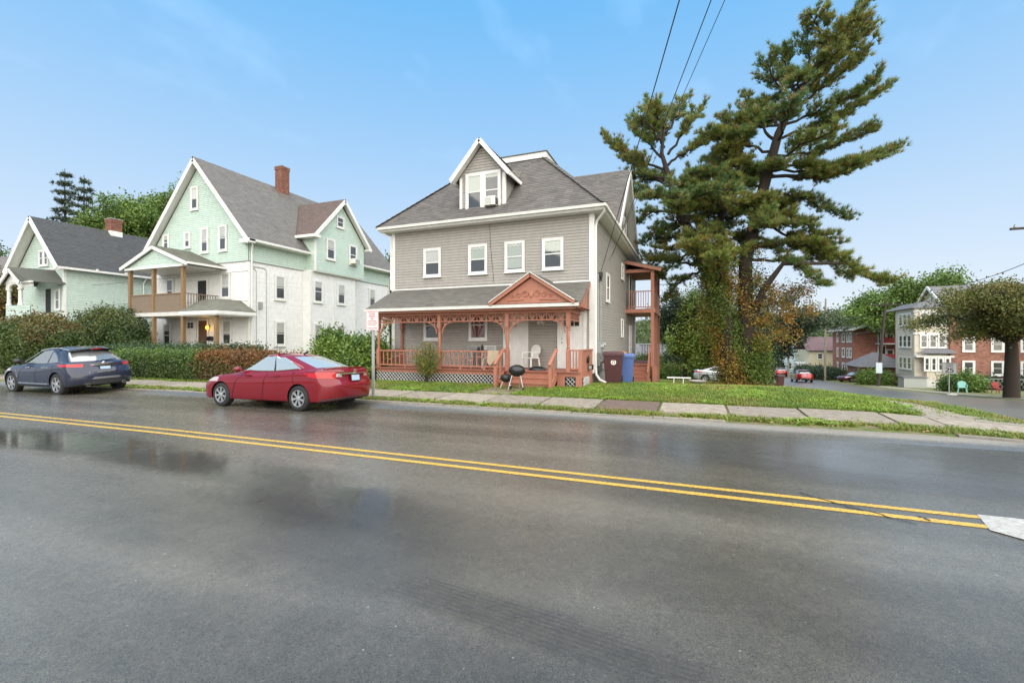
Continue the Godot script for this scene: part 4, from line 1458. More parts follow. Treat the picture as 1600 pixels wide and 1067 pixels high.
	# front windows
	var old := {"mat": M.trim, "trim": 0.10, "blind": 0.45}
	win(t, P(-29.2, 9.98, D0 - 0.045), 0, 0.72, 1.5, {"trim": 0.1, "blind": 0.55, "cloth": M.white_plastic})
	for k in [[-31.95, 7.62, 0.62, 1.08], [-29.88, 7.62, 0.62, 1.08], [-28.27, 7.2, 0.74, 1.6], [-26.64, 7.2, 0.74, 1.62]]:
		win(t, P(k[0], k[1], D0 - 0.045), 0, k[2], k[3], old)
	win(t, P(-26.45, 4.3, D0 - 0.015), 0, 0.86, 1.62, old)
	win(t, P(-26.32, 1.45, D0 - 0.015), 0, 0.86, 1.6, old)
	win(t, P(-31.6, 4.2, D0 - 0.015), 0, 0.75, 1.6, old)
	win(t, P(-31.9, 1.3, D0 - 0.015), 0, 0.8, 1.6, old)
	door(t, P(-28.5, 3.4, D0 - 0.015), 0, 0.8, 2.1, M.room, M.trim)
	var fd := door(t, P(-29.6, 0.9, D0 - 0.015), 0, 0.85, 2.1, M.trim, M.trim, 2)
	door(t, P(-28.45, 0.9, D0 - 0.015), 0, 0.8, 2.1, mat("old_wood_door", 0.10, 0.055, 0.03, 0.6), M.trim)
	# side windows
	for k in [[21.7, 4.33], [21.7, 1.40], [30.75, 4.45], [30.75, 1.4]]:
		win(t, P(XR + 0.015, k[1], k[0]), PI / 2, 0.84, 1.6, old)
	# bay and its overhanging gable
	var BX := -23.85
	var b0 := 23.55
	var b1 := 27.85
	var bay := MB.new()
	bay.tint(white)
	bay.box(P(XR - 0.1, 0.3, b0 + 0.02), P(BX - 0.02, 6.5, b1 - 0.02))
	clap(bay, WR(BX), V2([b0, 0.5, b1, 0.5, b1, 6.48, b0, 6.48]), 0.125, white, 0.017)
	clap(bay, WF(b0), V2([XR, 0.5, BX, 0.5, BX, 6.48, XR, 6.48]), 0.125, white, 0.017)
	var bo := part("bay", bay, M.siding, t)
	for k in [b0, (b0 + b1) / 2 - 0.03, b1]:
		piece(bo, "corner_board", M.trim, P(BX - 0.05, 0.5, k - 0.04), P(BX + 0.05, 6.46, k + 0.06))
	for k in [[24.2, 4.34], [26.42, 4.36], [24.2, 1.38], [26.42, 1.38]]:
		win(t, P(BX + 0.015, k[1], k[0]), PI / 2, 0.86, 1.55, old)
	var GX := -23.6
	var g0 := 23.75
	var g1 := 28.6
	var gm := (g0 + g1) / 2
	var ga := MB.new()
	ga.tint(mint)
	ga.extr(V2([g0 + 0.02, 6.5, g1 - 0.02, 6.5, g1 - 0.02, 9.0, gm, 11.5, g0 + 0.02, 9.0]), WR(-28.0), 28.0 + GX - 0.02)
	clap(ga, WR(GX), V2([g0, 6.5, g1, 6.5, g1, 9.0, gm, 11.55, g0, 9.0]), 0.118, mint)
	clap(ga, WF(g0), V2([-25.5, 6.5, GX, 6.5, GX, 8.9, -25.5, 8.9]), 0.118, mint)
	var go := part("side_gable", ga, M.siding, t)
	piece(go, "soffit", M.trim, P(XR, 6.44, g0), P(GX, 6.5, g1))
	piece(go, "corner_board", M.trim, P(GX - 0.06, 6.5, g0 - 0.05), P(GX + 0.045, 8.9, g0 + 0.06))
	var gt := P(GX + 0.4, 11.95, gm)
	var gb := P(-27.6, 11.95, gm)
	roof(go, [[P(GX + 0.4, 8.85, g0 - 0.45), gt, gb, P(-24.8, 8.85, g0 - 0.45)]], Color(0.12, 0.085, 0.075), M.shingle, 0.16, 0.08)
	roof(go, [[gt, P(GX + 0.4, 8.85, g1 + 0.45), P(-24.8, 8.85, g1 + 0.45), gb]], Color(0.12, 0.085, 0.075), M.shingle, 0.16, 0.08)
	for s in [g0 - 0.45, g1 + 0.45]:
		beam(go, "rake_board", M.trim, P(GX + 0.39, 8.7, s), P(GX + 0.39, 11.8, gm), 0.05, 0.24)
		beam(go, "rake_soffit", M.trim, P(GX + 0.2, 8.68, s), P(GX + 0.2, 11.76, gm), 0.36, 0.04)
		piece(go, "eave_return", M.trim, P(-24.9, 8.66, s - 0.1), P(GX + 0.44, 8.84, s + (0.5 if s < gm else -0.3)))
	win(t, P(GX + 0.015, 7.4, 25.1), PI / 2, 0.86, 1.5, old)
	win(t, P(GX + 0.015, 7.4, 27.35), PI / 2, 0.86, 1.5, old)
	win(t, P(GX + 0.015, 9.85, gm - 0.15), PI / 2, 0.78, 0.85, {"trim": 0.09})
	var ac := thing("air_conditioner", "white air conditioner in the mint house's side gable window", "air conditioner", P(GX + 0.2, 7.5, 27.35))
	piece(ac, "housing", M.white_plastic, P(GX + 0.05, 7.48, 27.05), P(GX + 0.5, 7.85, 27.65))
	piece(ac, "grille", M.galv, P(GX + 0.5, 7.52, 27.12), P(GX + 0.515, 7.81, 27.58))
	# the timber porch
	var DP := 17.4
	var lum: StandardMaterial3D = M.lumber
	for x in [-31.95, -29.72, -27.1]:
		piece(t, "porch_post", lum, P(x - 0.09, 0.1, DP - 0.09), P(x + 0.09, 6.0, DP + 0.09))
	piece(t, "porch_post", lum, P(-24.44, 0.1, DP - 0.09), P(-24.26, 3.25, DP + 0.09))
	piece(t, "porch_floor", M.trim_old, P(-32.1, 3.18, DP - 0.12), P(-26.95, 3.42, D0))
	piece(t, "porch_deck", M.rawwood, P(-32.1, 3.42, DP - 0.14), P(-26.95, 3.46, D0))
	piece(t, "porch_floor", M.rawwood, P(-32.1, 0.75, DP - 0.1), P(-24.2, 0.9, D0))
	for r in [[-31.86, -29.81], [-29.63, -27.19]]:
		var x: float = r[0]
		while x < r[1] - 0.05:
			piece(t, "rail_board", M.rawwood, P(x, 3.46, DP - 0.02), P(x + 0.115, 4.46 + rr(-0.01, 0.01), DP + 0.005))
			x += 0.128
		beam(t, "top_rail", lum, P(r[0], 4.48, DP), P(r[1], 4.48, DP), 0.12, 0.05)
	rail(t, M.rawwood, P(-27.1, 3.44, DP + 0.1), P(-27.1, 3.44, D0 - 0.05), 1.04, 0.16)
	# its gabled roof
	piece(t, "porch_ceiling", M.trim, P(-32.2, 6.0, DP - 0.2), P(-26.9, 6.12, D0))
	var pt := MB.new()
	pt.tint(mint)
	pt.extr(V2([-32.3, 6.14, -26.75, 6.14, -29.55, 7.15]), WF(DP), 0.04)
	clap(pt, WF(DP - 0.05), V2([-32.3, 6.16, -26.75, 6.16, -29.55, 7.15]), 0.118, mint)
	part("porch_gable", pt, M.siding, t)
	for s in [-32.6, -26.45]:
		beam(t, "rake_board", M.trim, P(s, 6.1, DP - 0.22), P(-29.55, 7.25, DP - 0.22), 0.08, 0.2)
	var pc := Color(0.15, 0.15, 0.12)
	roof(t, [[P(-32.65, 6.2, DP - 0.25), P(-29.55, 7.38, DP - 0.25), P(-29.55, 7.38, D0), P(-32.65, 6.2, D0)], [P(-26.4, 6.2, DP - 0.25), P(-26.4, 6.2, D0), P(-29.55, 7.38, D0), P(-29.55, 7.38, DP - 0.25)]], pc, M.shingle, 0.16, 0.05, "porch_roof")
	beam(t, "gutter", M.trim, P(-26.38, 6.15, DP - 0.25), P(-26.38, 6.15, D0), 0.1, 0.12)
	# the hipped roof over the right of the lower porch
	var hc := [P(-27.0, 3.42, DP - 0.3), P(-23.9, 3.42, DP - 0.3), P(-23.9, 3.42, D0), P(-25.2, 4.15, DP + 0.9), P(-25.2, 4.15, D0), P(-26.9, 4.15, DP + 0.9)]
	roof(t, [[hc[0], hc[1], hc[3], hc[5]], [hc[1], hc[2], hc[4], hc[3]], [hc[5], hc[3], hc[4], P(-26.9, 4.15, D0)]], pc, M.shingle, 0.16, 0.04, "porch_roof")
	piece(t, "porch_fascia", M.trim, P(-27.0, 3.2, DP - 0.3), P(-23.9, 3.40, DP - 0.24))
	piece(t, "porch_fascia", M.trim, P(-23.96, 3.2, DP - 0.24), P(-23.9, 3.40, D0))
	piece(t, "porch_ceiling", M.trim, P(-27.0, 3.14, DP - 0.24), P(-23.96, 3.2, D0))
	# lit lamp by the door
	var lamp := thing("lantern", "small yellow lit lantern beside the mint house's front door", "lamp", P(-27.9, 2.55, D0 - 0.1))
	piece(lamp, "bracket", M.black, P(-27.94, 2.5, D0), P(-27.86, 2.7, D0 - 0.12))
	var gl := StandardMaterial3D.new()
	gl.albedo_color = lin(0.7, 0.45, 0.1)
	gl.emission_enabled = true
	gl.emission = Color(1.0, 0.72, 0.2)
	gl.emission_energy_multiplier = 0.8
	var bb := MB.new()
	bb.ball(P(-27.9, 2.56, D0 - 0.16), Vector3(0.1, 0.13, 0.1), 10)
	part("lamp_glass", bb, gl, lamp)
	var ol := OmniLight3D.new()
	ol.name = "lantern_light"
	ol.light_color = Color(1.0, 0.75, 0.35)
	ol.light_energy = 0.03
	ol.light_size = 0.08
	ol.omni_range = 8.0
	ol.omni_attenuation = 2.0
	ol.shadow_enabled = true
	ol.position = P(-27.9, 2.56, D0 - 0.3)
	add_child(ol)
	var mb := thing("mailbox", "black mailbox hung beside the mint house's dark door", "mailbox", P(-27.75, 1.9, D0 - 0.1))
	piece(mb, "box", M.black, P(-27.95, 1.75, D0 - 0.02), P(-27.55, 2.0, D0 - 0.16))
	piece(mb, "lid", M.galv, P(-27.97, 2.0, D0 - 0.02), P(-27.53, 2.03, D0 - 0.18))

# --- the pale house at the left --------------------------------------------------------------------------------------
func pale_house() -> void:
	var c := Color(0.50, 0.60, 0.53)
	var rc := Color(0.062, 0.066, 0.068)
	var XL := -43.8
	var XR := -38.2
	var D0 := 17.0
	var D1 := 30.0
	var XM := -41.0
	var t := thing("pale_green_house", "small pale green house with a dark roof and an arched white porch", "house", P(XM, 0, 23))
	var w := MB.new()
	w.tint(c)
	w.extr(V2([XL + 0.02, -0.5, XR - 0.02, -0.5, XR - 0.02, 6.7, XM, 9.6, XL + 0.02, 6.7]), WF(D1), D1 - D0 - 0.02)
	clap(w, WF(D0), V2([XL, 0.6, XR, 0.6, XR, 6.7, XM, 9.62, XL, 6.7]), 0.16, c)
	clap(w, WR(XR), V2([D0, 0.6, D1, 0.6, D1, 6.7, D0, 6.7]), 0.16, c)
	part("wall", w, M.siding, t)
	var rid := P(XM, 10.05, D0 - 0.6)
	var rie := P(XM, 10.05, D1 + 0.4)
	roof(t, [[P(XR + 0.45, 6.55, D0 - 0.6), P(XR + 0.45, 6.55, D1 + 0.4), rie, rid], [P(XL - 0.45, 6.55, D1 + 0.4), P(XL - 0.45, 6.55, D0 - 0.6), rid, rie]], rc, M.shingle, 0.14, 0.08)
	for s in [XR + 0.45, XL - 0.45]:
		beam(t, "rake_board", M.trim, P(s, 6.4, D0 - 0.59), P(XM, 9.88, D0 - 0.59), 0.05, 0.3)
		beam(t, "rake_soffit", M.trim, P(s, 6.4, D0 - 0.3), P(XM, 9.86, D0 - 0.3), 0.56, 0.04)
	beam(t, "gutter", M.trim, P(XR + 0.47, 6.46, D0 - 0.6), P(XR + 0.47, 6.46, D1 + 0.4), 0.12, 0.14)
	beam(t, "band_board", M.trim, P(XL, 6.5, D0 - 0.02), P(XR, 6.5, D0 - 0.02), 0.04, 0.12)
	for d in [18.5, 20.2, 21.9, 23.6]:
		piece(t, "gutter_bracket", M.trim, P(XR + 0.4, 6.5, d), P(XR + 0.56, 6.62, d + 0.1))
	piece(t, "corner_board", M.trim, P(XR - 0.1, 0.6, D0 - 0.05), P(XR + 0.05, 6.6, D0 + 0.1))
	win(t, P(-40.78, 6.75, D0 - 0.015), 0, 0.55, 1.1, {"trim": 0.09})
	win(t, P(-40.2, 6.75, D0 - 0.015), 0, 0.55, 1.1, {"trim": 0.09})
	chimney(t, P(-41.0, 9.95, 21.2), 0.72, 1.0, Color(1, 1, 1, 1))
	var dsp := MB.new()
	dsp.tube([P(XR + 0.45, 6.4, 21.6), P(XR + 0.1, 6.0, 21.6), P(XR + 0.1, 1.0, 21.6)], [0.05, 0.05, 0.05], 7)
	part("downspout", dsp, M.trim, t)
	# porch
	var DP := 15.4
	piece(t, "porch_base", M.trim, P(-41.1, 0.2, DP), P(XR, 3.5, D0 - 0.03))
	var pw := MB.new()
	pw.tint(c)
	clap(pw, WF(DP - 0.02), V2([-41.1, 2.2, XR, 2.2, XR, 4.0, -41.1, 4.0]), 0.16, c)
	pw.box(P(-41.1, 2.2, DP), P(XR, 4.0, DP + 0.1))
	part("porch_parapet", pw, M.siding, t)
	for x in [-40.95, -39.55]:
		var po := MB.new()
		po.lathe(Transform3D(Basis(), P(x, 4.0, DP + 0.05)), [[0.14, 0.0], [0.14, 0.1], [0.10, 0.14], [0.09, 0.95], [0.15, 1.0], [0.15, 1.1]], 10)
		part("porch_column", po, M.trim, t)
	var arch := MB.new()
	var ar := PackedVector2Array()
	ar.append(Vector2(-41.2, 5.5)); ar.append(Vector2(-41.2, 5.05))
	for i in 13:
		var a := PI - PI * i / 12.0
		ar.append(Vector2(-40.25 + cos(a) * 0.6, 5.05 + sin(a) * 0.32))
	ar.append(Vector2(-39.3, 5.05)); ar.append(Vector2(-39.3, 5.5))
	arch.extr(ar, WF(DP + 0.1), 0.1)
	part("porch_arch", arch, M.trim, t)
	piece(t, "porch_beam", M.trim, P(-39.3, 5.15, DP + 0.02), P(XR, 5.45, DP + 0.12))
	var gb := MB.new()
	gb.extr(V2([-41.3, 5.45, -39.1, 5.45, -40.2, 6.2]), WF(DP + 0.05), 0.08)
	part("porch_gable", gb, M.trim, t)
	for s in [-41.45, -38.95]:
		beam(t, "rake_board", M.trim, P(s, 5.36, DP - 0.25), P(-40.2, 6.25, DP - 0.25), 0.08, 0.22)
	roof(t, [[P(-41.5, 5.45, DP - 0.28), P(-40.2, 6.42, DP - 0.28), P(-40.2, 6.42, D0), P(-41.5, 5.45, D0)], [P(-38.9, 5.45, DP - 0.28), P(-38.0, 5.45, DP - 0.1), P(-38.0, 5.45, D0), P(-39.2, 6.42, D0), P(-40.2, 6.42, DP - 0.28)]], Color(0.075, 0.08, 0.07), M.shingle, 0.14, 0.04, "porch_roof")
	beam(t, "gutter", M.trim, P(-38.9, 5.42, DP - 0.2), P(-37.95, 5.42, DP - 0.05), 0.1, 0.1)
	piece(t, "dark_doorway", M.room, P(-40.3, 3.6, D0 - 0.04), P(-39.7, 5.2, D0 - 0.03))
	win(t, P(-38.85, 3.75, D0 - 0.02), 0, 0.6, 1.4, {"trim": 0.08})
	# a grey roofed house beyond it
	var u := thing("brown_roofed_house", "house with a weathered brown roof behind the pale green house", "house", P(-60, 0, 24))
	var uw := MB.new()
	uw.tint(Color(0.42, 0.42, 0.44))
	uw.box(P(-70, -0.5, 20), P(-53.5, 6.6, 30))
	clap(uw, WF(19.98), V2([-70, 0.5, -53.5, 0.5, -53.5, 6.6, -70, 6.6]), 0.16, Color(0.42, 0.42, 0.44))
	clap(uw, WR(-53.48), V2([20, 0.5, 30, 0.5, 30, 6.6, 20, 6.6]), 0.16, Color(0.42, 0.42, 0.44))
	part("wall", uw, M.siding, u)
	roof(u, [[P(-71, 6.4, 19.4), P(-53, 6.4, 19.4), P(-54.5, 10.6, 25), P(-70, 10.6, 25)], [P(-53, 6.4, 30.6), P(-71, 6.4, 30.6), P(-70, 10.6, 25), P(-54.5, 10.6, 25)], [P(-53, 6.4, 19.4), P(-53, 6.4, 30.6), P(-54.5, 10.6, 25)]], Color(0.17, 0.15, 0.14), M.shingle, 0.16, 0.08)
	beam(u, "gutter", M.trim, P(-71, 6.3, 19.4), P(-53, 6.3, 19.4), 0.12, 0.16)
	for x in [-56, -59, -62]: win(u, P(x, 4.2, 19.95), 0, 0.9, 1.5)

# --- buildings across the side street --------------------------------------------------------------------------------
func box_house(t: Node3D, x0: float, x1: float, d0: float, d1: float, y0: float, y1: float, c: Color, m: Material, called := "wall") -> void:
	var w := MB.new()
	w.tint(c)
	w.box(P(x0, y0, d0), P(x1, y1, d1))
	part(called, w, m, t)

func far_buildings() -> void:
	var bc := Color(0.36, 0.17, 0.12)
	var bm := mat("far_brick", 1, 1, 1, 0.9)
	var bi := PackedByteArray()                   # brick courses too far off to tell apart: tone only
	bi.resize(256 * 256)
	var r := RandomNumberGenerator.new()
	r.seed = 4
	var tone := []
	for i in 64 * 16: tone.append(r.randf_range(0.72, 1.0))
	for y in 256:
		for x in 256:
			var row := y / 4
			var cx := ((x + (8 if row % 2 else 0)) % 256) / 16
			bi[y * 256 + x] = int(255 * (0.95 if y % 4 == 0 and r.randf() < 0.5 else tone[row * 16 + cx]))
	bm.albedo_texture = ImageTexture.create_from_image(Image.create_from_data(256, 256, false, Image.FORMAT_L8, bi))
	bm.uv1_triplanar = true
	bm.uv1_world_triplanar = true
	bm.uv1_scale = Vector3(0.3, 0.22, 0.3)
	var grey := Color(0.16, 0.16, 0.17)
	# the beige and brick house
	var y0 := -3.0
	var t := thing("brick_beige_house", "brick house with a beige three-storey glazed front bay", "house", P(28.3, y0, 68))
	box_house(t, 25.6, 33.8, 62, 76, y0, 5.3, bc, bm)
	piece(t, "foundation", M.found, P(25.55, y0 - 1, 61.95), P(33.85, -2.5, 76))
	for x in [27.1, 29.4]:
		win(t, P(x, -1.85, 61.98), 0, 1.05, 1.55, {"trim": 0.16})
		win(t, P(x, 0.6, 61.98), 0, 1.05, 1.6, {"trim": 0.16})
		win(t, P(x, 3.0, 61.98), 0, 1.05, 1.6, {"trim": 0.16})
	for x in [31.7, 32.75]:
		win(t, P(x, -1.85, 61.98), 0, 1.1, 1.55, {"trim": 0.16})
		win(t, P(x, 0.6, 61.98), 0, 1.1, 1.55, {"trim": 0.16})
	var be := Color(0.60, 0.53, 0.43)
	box_house(t, 22.7, 25.6, 62.3, 67.2, y0 - 0.5, 5.4, be, M.siding, "bay")
	piece(t, "foundation", M.trim_old, P(22.65, y0 - 1, 61.6), P(25.8, -2.4, 62.3))
	var bw := MB.new()
	bw.tint(be)
	bw.box(P(23.5, -2.4, 61.6), P(25.75, -1.45, 62.3))
	part("porch_parapet", bw, M.siding, t)
	for k in [[-1.45, 61.6, 4], [1.0, 62.28, 3], [3.45, 62.28, 3]]:
		for i in k[2]:
			win(t, P(23.25 + i * (2.3 / k[2]) + 0.25, k[0], k[1]), 0, 2.3 / k[2] - 0.04, 1.45, {"trim": 0.10})
		for i in 3:
			win(t, P(22.68, k[0], 63.4 + i * 1.1), -PI / 2, 1.0, 1.45, {"trim": 0.10})
		piece(t, "band_board", M.trim, P(22.6, k[0] + 1.45, k[1] - 0.04), P(25.8, k[0] + 1.65, 62.3))
	roof(t, [[P(22.5, 0.45, 61.3), P(25.9, 0.45, 61.3), P(25.7, 0.98, 62.3), P(23.9, 0.98, 62.3)]], grey, M.shingle, 0.15, 0.05, "porch_roof")
	roof(t, [[P(22.4, 5.35, 62.0), P(25.9, 5.35, 62.0), P(25.6, 6.1, 64), P(23.9, 6.1, 64)], [P(22.4, 5.35, 70.2), P(22.4, 5.35, 62.0), P(23.9, 6.1, 64), P(23.9, 6.1, 69)]], grey, M.shingle, 0.15, 0.06, "bay_roof")
	var pk := P(25.3, 8.0, 66.2)
	var gw := MB.new()
	gw.tint(be)
	gw.extr(V2([62.6, 5.3, 69.8, 5.3, 66.2, 7.7]), Transform3D(Basis(Vector3(0, 0, -1), Vector3.UP, Vector3(1, 0, 0)), Vector3(25.6, 0, 0)), 8.0)
	part("gable_wall", gw, M.siding, t)
	roof(t, [[P(25.3, 5.2, 62.0), P(34.3, 5.2, 62.0), P(34.3, 8.0, 66.2), pk], [pk, P(34.3, 8.0, 66.2), P(34.3, 5.2, 70.4), P(25.3, 5.2, 70.4)]], grey, M.shingle, 0.15, 0.1)
	for s in [62.0, 70.4]:
		beam(t, "rake_board", M.trim, P(25.25, 5.1, s), P(25.25, 7.9, 66.2), 0.08, 0.3)
	win(t, P(25.55, 5.7, 66.2), -PI / 2, 0.6, 1.0)
	# the three-storey red brick block
	y0 = -3.9
	t = thing("red_brick_block", "three-storey red brick block with red-fronted open porches", "apartment house", P(27, y0, 90))
	box_house(t, 23.4, 32, 85, 96, y0, 3.7, Color(0.40, 0.17, 0.12), bm)
	piece(t, "foundation", M.found, P(23.3, y0 - 1.5, 84.9), P(32, y0 + 0.2, 96))
	for i in 3:
		var y := y0 + 0.55 + i * 2.45
		for d in [86.0, 87.4, 89.6, 92.8]:
			win(t, P(23.38, y, d), -PI / 2, 0.9 if d != 89.6 else 1.5, 1.6, {"trim": 0.14})
		win(t, P(28.0, y, 85 - 0.02), 0, 0.9, 1.4)
		if i > 0:
			piece(t, "porch_floor", M.trim, P(26.2, y - 0.3, 83.2), P(31.8, y - 0.1, 85))
			piece(t, "porch_parapet", mat("red_board", 0.26, 0.03, 0.028, 0.7), P(26.3, y - 0.1, 83.2), P(31.8, y + 0.75, 83.3))
		for x in [26.4, 30.4]:
			piece(t, "porch_post", M.trim, P(x - 0.12, y - 0.3, 83.2), P(x + 0.12, y + 2.1, 83.4))
		door(t, P(27.0, y - 0.1, 84.98), 0, 0.8, 2.0, M.room, M.trim)
	var rg := MB.new()
	rg.extr(V2([25.0, 3.7, 34, 3.7, 29.0, 5.6]), WF(84.5), 0.6)
	part("gable", rg, M.red_board, t)
	roof(t, [[P(22.8, 3.6, 83.6), P(29.0, 5.9, 83.6), P(29.0, 5.9, 96.5), P(22.8, 3.6, 96.5)], [P(29.0, 5.9, 83.6), P(35, 3.6, 83.6), P(35, 3.6, 96.5), P(29.0, 5.9, 96.5)]], Color(0.17, 0.13, 0.12), M.shingle, 0.15, 0.12)
	beam(t, "rake_board", M.trim, P(22.8, 3.5, 83.5), P(29.0, 5.8, 83.5), 0.1, 0.35)
	beam(t, "rake_board", M.trim, P(29.0, 5.8, 83.5), P(35, 3.5, 83.5), 0.1, 0.35)
	beam(t, "gutter", M.trim, P(22.75, 3.5, 83.5), P(22.75, 3.5, 96.5), 0.2, 0.25)
	win(t, P(28.5, 3.9, 83.85), 0, 0.9, 1.2, {"trim": 0.2})
	chimney(t, P(25.6, 4.6, 90), 0.9, 1.6, Color(0, 0, 0, 0))
	# the brick garage
	t = thing("brick_garage", "low brick garage with a grey hipped roof", "garage", P(24, -3.7, 76))
	box_house(t, 21.3, 26, 74, 80, -4.2, -1.6, bc, bm)
	roof(t, [[P(20.8, -1.7, 73.5), P(26.5, -1.7, 73.5), P(24.3, 0.2, 77), P(23.4, 0.2, 77)], [P(20.8, -1.7, 80.5), P(20.8, -1.7, 73.5), P(23.4, 0.2, 77)], [P(26.5, -1.7, 73.5), P(26.5, -1.7, 80.5), P(24.3, 0.2, 77)], [P(26.5, -1.7, 80.5), P(20.8, -1.7, 80.5), P(23.4, 0.2, 77), P(24.3, 0.2, 77)]], grey, M.shingle, 0.15, 0.08)
	for x in [22.0, 23.3]: piece(t, "garage_door", M.trim, P(x, -3.9, 73.96), P(x + 0.9, -2.2, 74.0))
	# the cream house and the pale blue house
	t = thing("cream_house", "cream house with a purple-brown roof past the brick block", "house", P(23, -4.5, 104))
	box_house(t, 20.6, 27, 100, 112, -6.5, 0.1, Color(0.62, 0.57, 0.40), M.siding)
	roof(t, [[P(20.2, 0.0, 99.6), P(27.5, 0.0, 99.6), P(27.5, 2.6, 106), P(20.2, 2.6, 106)], [P(27.5, 0.0, 112.4), P(20.2, 0.0, 112.4), P(20.2, 2.6, 106), P(27.5, 2.6, 106)]], Color(0.15, 0.095, 0.1), M.shingle, 0.15, 0.1)
	win(t, P(22.4, -1.6, 99.98), 0, 0.9, 1.1)
	win(t, P(23.4, -4.3, 99.98), 0, 0.9, 1.1)
	piece(t, "porch_roof", M.trim, P(18.8, -2.6, 100.5), P(20.6, -2.3, 104))
	for d in [100.7, 103.6]: piece(t, "porch_post", M.trim, P(18.9, -6, d), P(19.1, -2.6, d + 0.2))
	t = thing("blue_house", "pale blue house farthest down the side street", "house", P(19, -5, 120))
	box_house(t, 18.2, 25, 116, 128, -7, 0.6, Color(0.42, 0.55, 0.62), M.siding)
	roof(t, [[P(17.8, 0.5, 115.5), P(25.5, 0.5, 115.5), P(25.5, 2.2, 122), P(17.8, 2.2, 122)], [P(25.5, 0.5, 128.5), P(17.8, 0.5, 128.5), P(17.8, 2.2, 122), P(25.5, 2.2, 122)]], Color(0.3, 0.31, 0.32), M.shingle, 0.1, 0.1)
	for x in [18.9, 20.3]:
		for y in [-1.7, -4.4]: win(t, P(x, y, 115.98), 0, 0.9, 1.5)
	# a white house seen between the trees behind the lawn, and a white house right of the maple
	t = thing("white_bungalow", "white house half hidden behind the trees at the back of the lawn", "house", P(-2, -3, 66))
	box_house(t, -7, 1.5, 62, 70, -5.0, -0.9, Color(0.66, 0.65, 0.6), M.siding)
	roof(t, [[P(-7.5, -1.0, 61.5), P(2.0, -1.0, 61.5), P(2.0, 1.4, 66), P(-7.5, 1.4, 66)], [P(2.0, -1.0, 70.5), P(-7.5, -1.0, 70.5), P(-7.5, 1.4, 66), P(2.0, 1.4, 66)]], grey, M.shingle, 0.15, 0.1)
	win(t, P(-1.0, -2.9, 61.98), 0, 0.9, 1.4)
	win(t, P(-4.0, -2.9, 61.98), 0, 0.9, 1.4)
	t = thing("white_house", "white house with a sloping porch roof at the right edge behind the maple", "house", P(36, -2.5, 60))
	box_house(t, 33.2, 42, 58, 70, -4, 2.2, Color(0.66, 0.65, 0.62), M.siding)
	roof(t, [[P(32.8, 2.1, 57.5), P(42.5, 2.1, 57.5), P(42.5, 5, 64), P(32.8, 5, 64)], [P(42.5, 2.1, 70.5), P(32.8, 2.1, 70.5), P(32.8, 5, 64), P(42.5, 5, 64)]], grey, M.shingle, 0.15, 0.1)
	win(t, P(34.6, -0.5, 57.98), 0, 0.9, 1.5)
	beam(t, "porch_rake", M.trim, P(31.5, -2.4, 56), P(35, -0.6, 56), 0.1, 0.2)
	piece(t, "porch_door", M.red_board, P(32.4, -3.4, 57.9), P(33.2, -1.6, 57.97))

# --- cars ----------------------------------------------------------------------------------------------------------
# A body is a stack of plan outlines (rings) from the sills to the middle of the roof; the rear is at +x, the front at -x.
# ring: [rear x, front x, half width, rear corner length, front corner length, heights: rear, rear corner, middle, front corner, front]
func ring_pt(r: Array, u: float) -> Vector3:
	var xr: float = r[0]
	var xf: float = r[1]
	var w: float = r[2]
	var lr: float = r[3]
	var lf: float = r[4]
	var x: float
	var z: float
	var p := 2.0 / 2.7
	if u < 0.25:
		var a := u / 0.25 * PI / 2
		x = xr - lr + lr * pow(cos(a), p) if cos(a) > 0.001 else xr - lr
		z = w * pow(sin(a), p)
	elif u > 0.75:
		var a := (1.0 - u) / 0.25 * PI / 2
		x = xf + lf - lf * pow(cos(a), p) if cos(a) > 0.001 else xf + lf
		z = w * pow(sin(a), p)
	else:
		var t := (u - 0.25) / 0.5
		x = lerpf(xr - lr, xf + lf, t)
		z = w * (1.0 - 0.03 * pow(absf(t - 0.5) * 2.0, 2.5) * 0.0)
	var k: float = u * 4.0
	var i := mini(int(k), 3)
	var f := k - i
	var y := [r[5], r[5], r[6], r[7], r[8], r[9], r[9]]
	return Vector3(x, cubic_interpolate(y[i + 1], y[i + 2], y[i], y[i + 3], f), z)

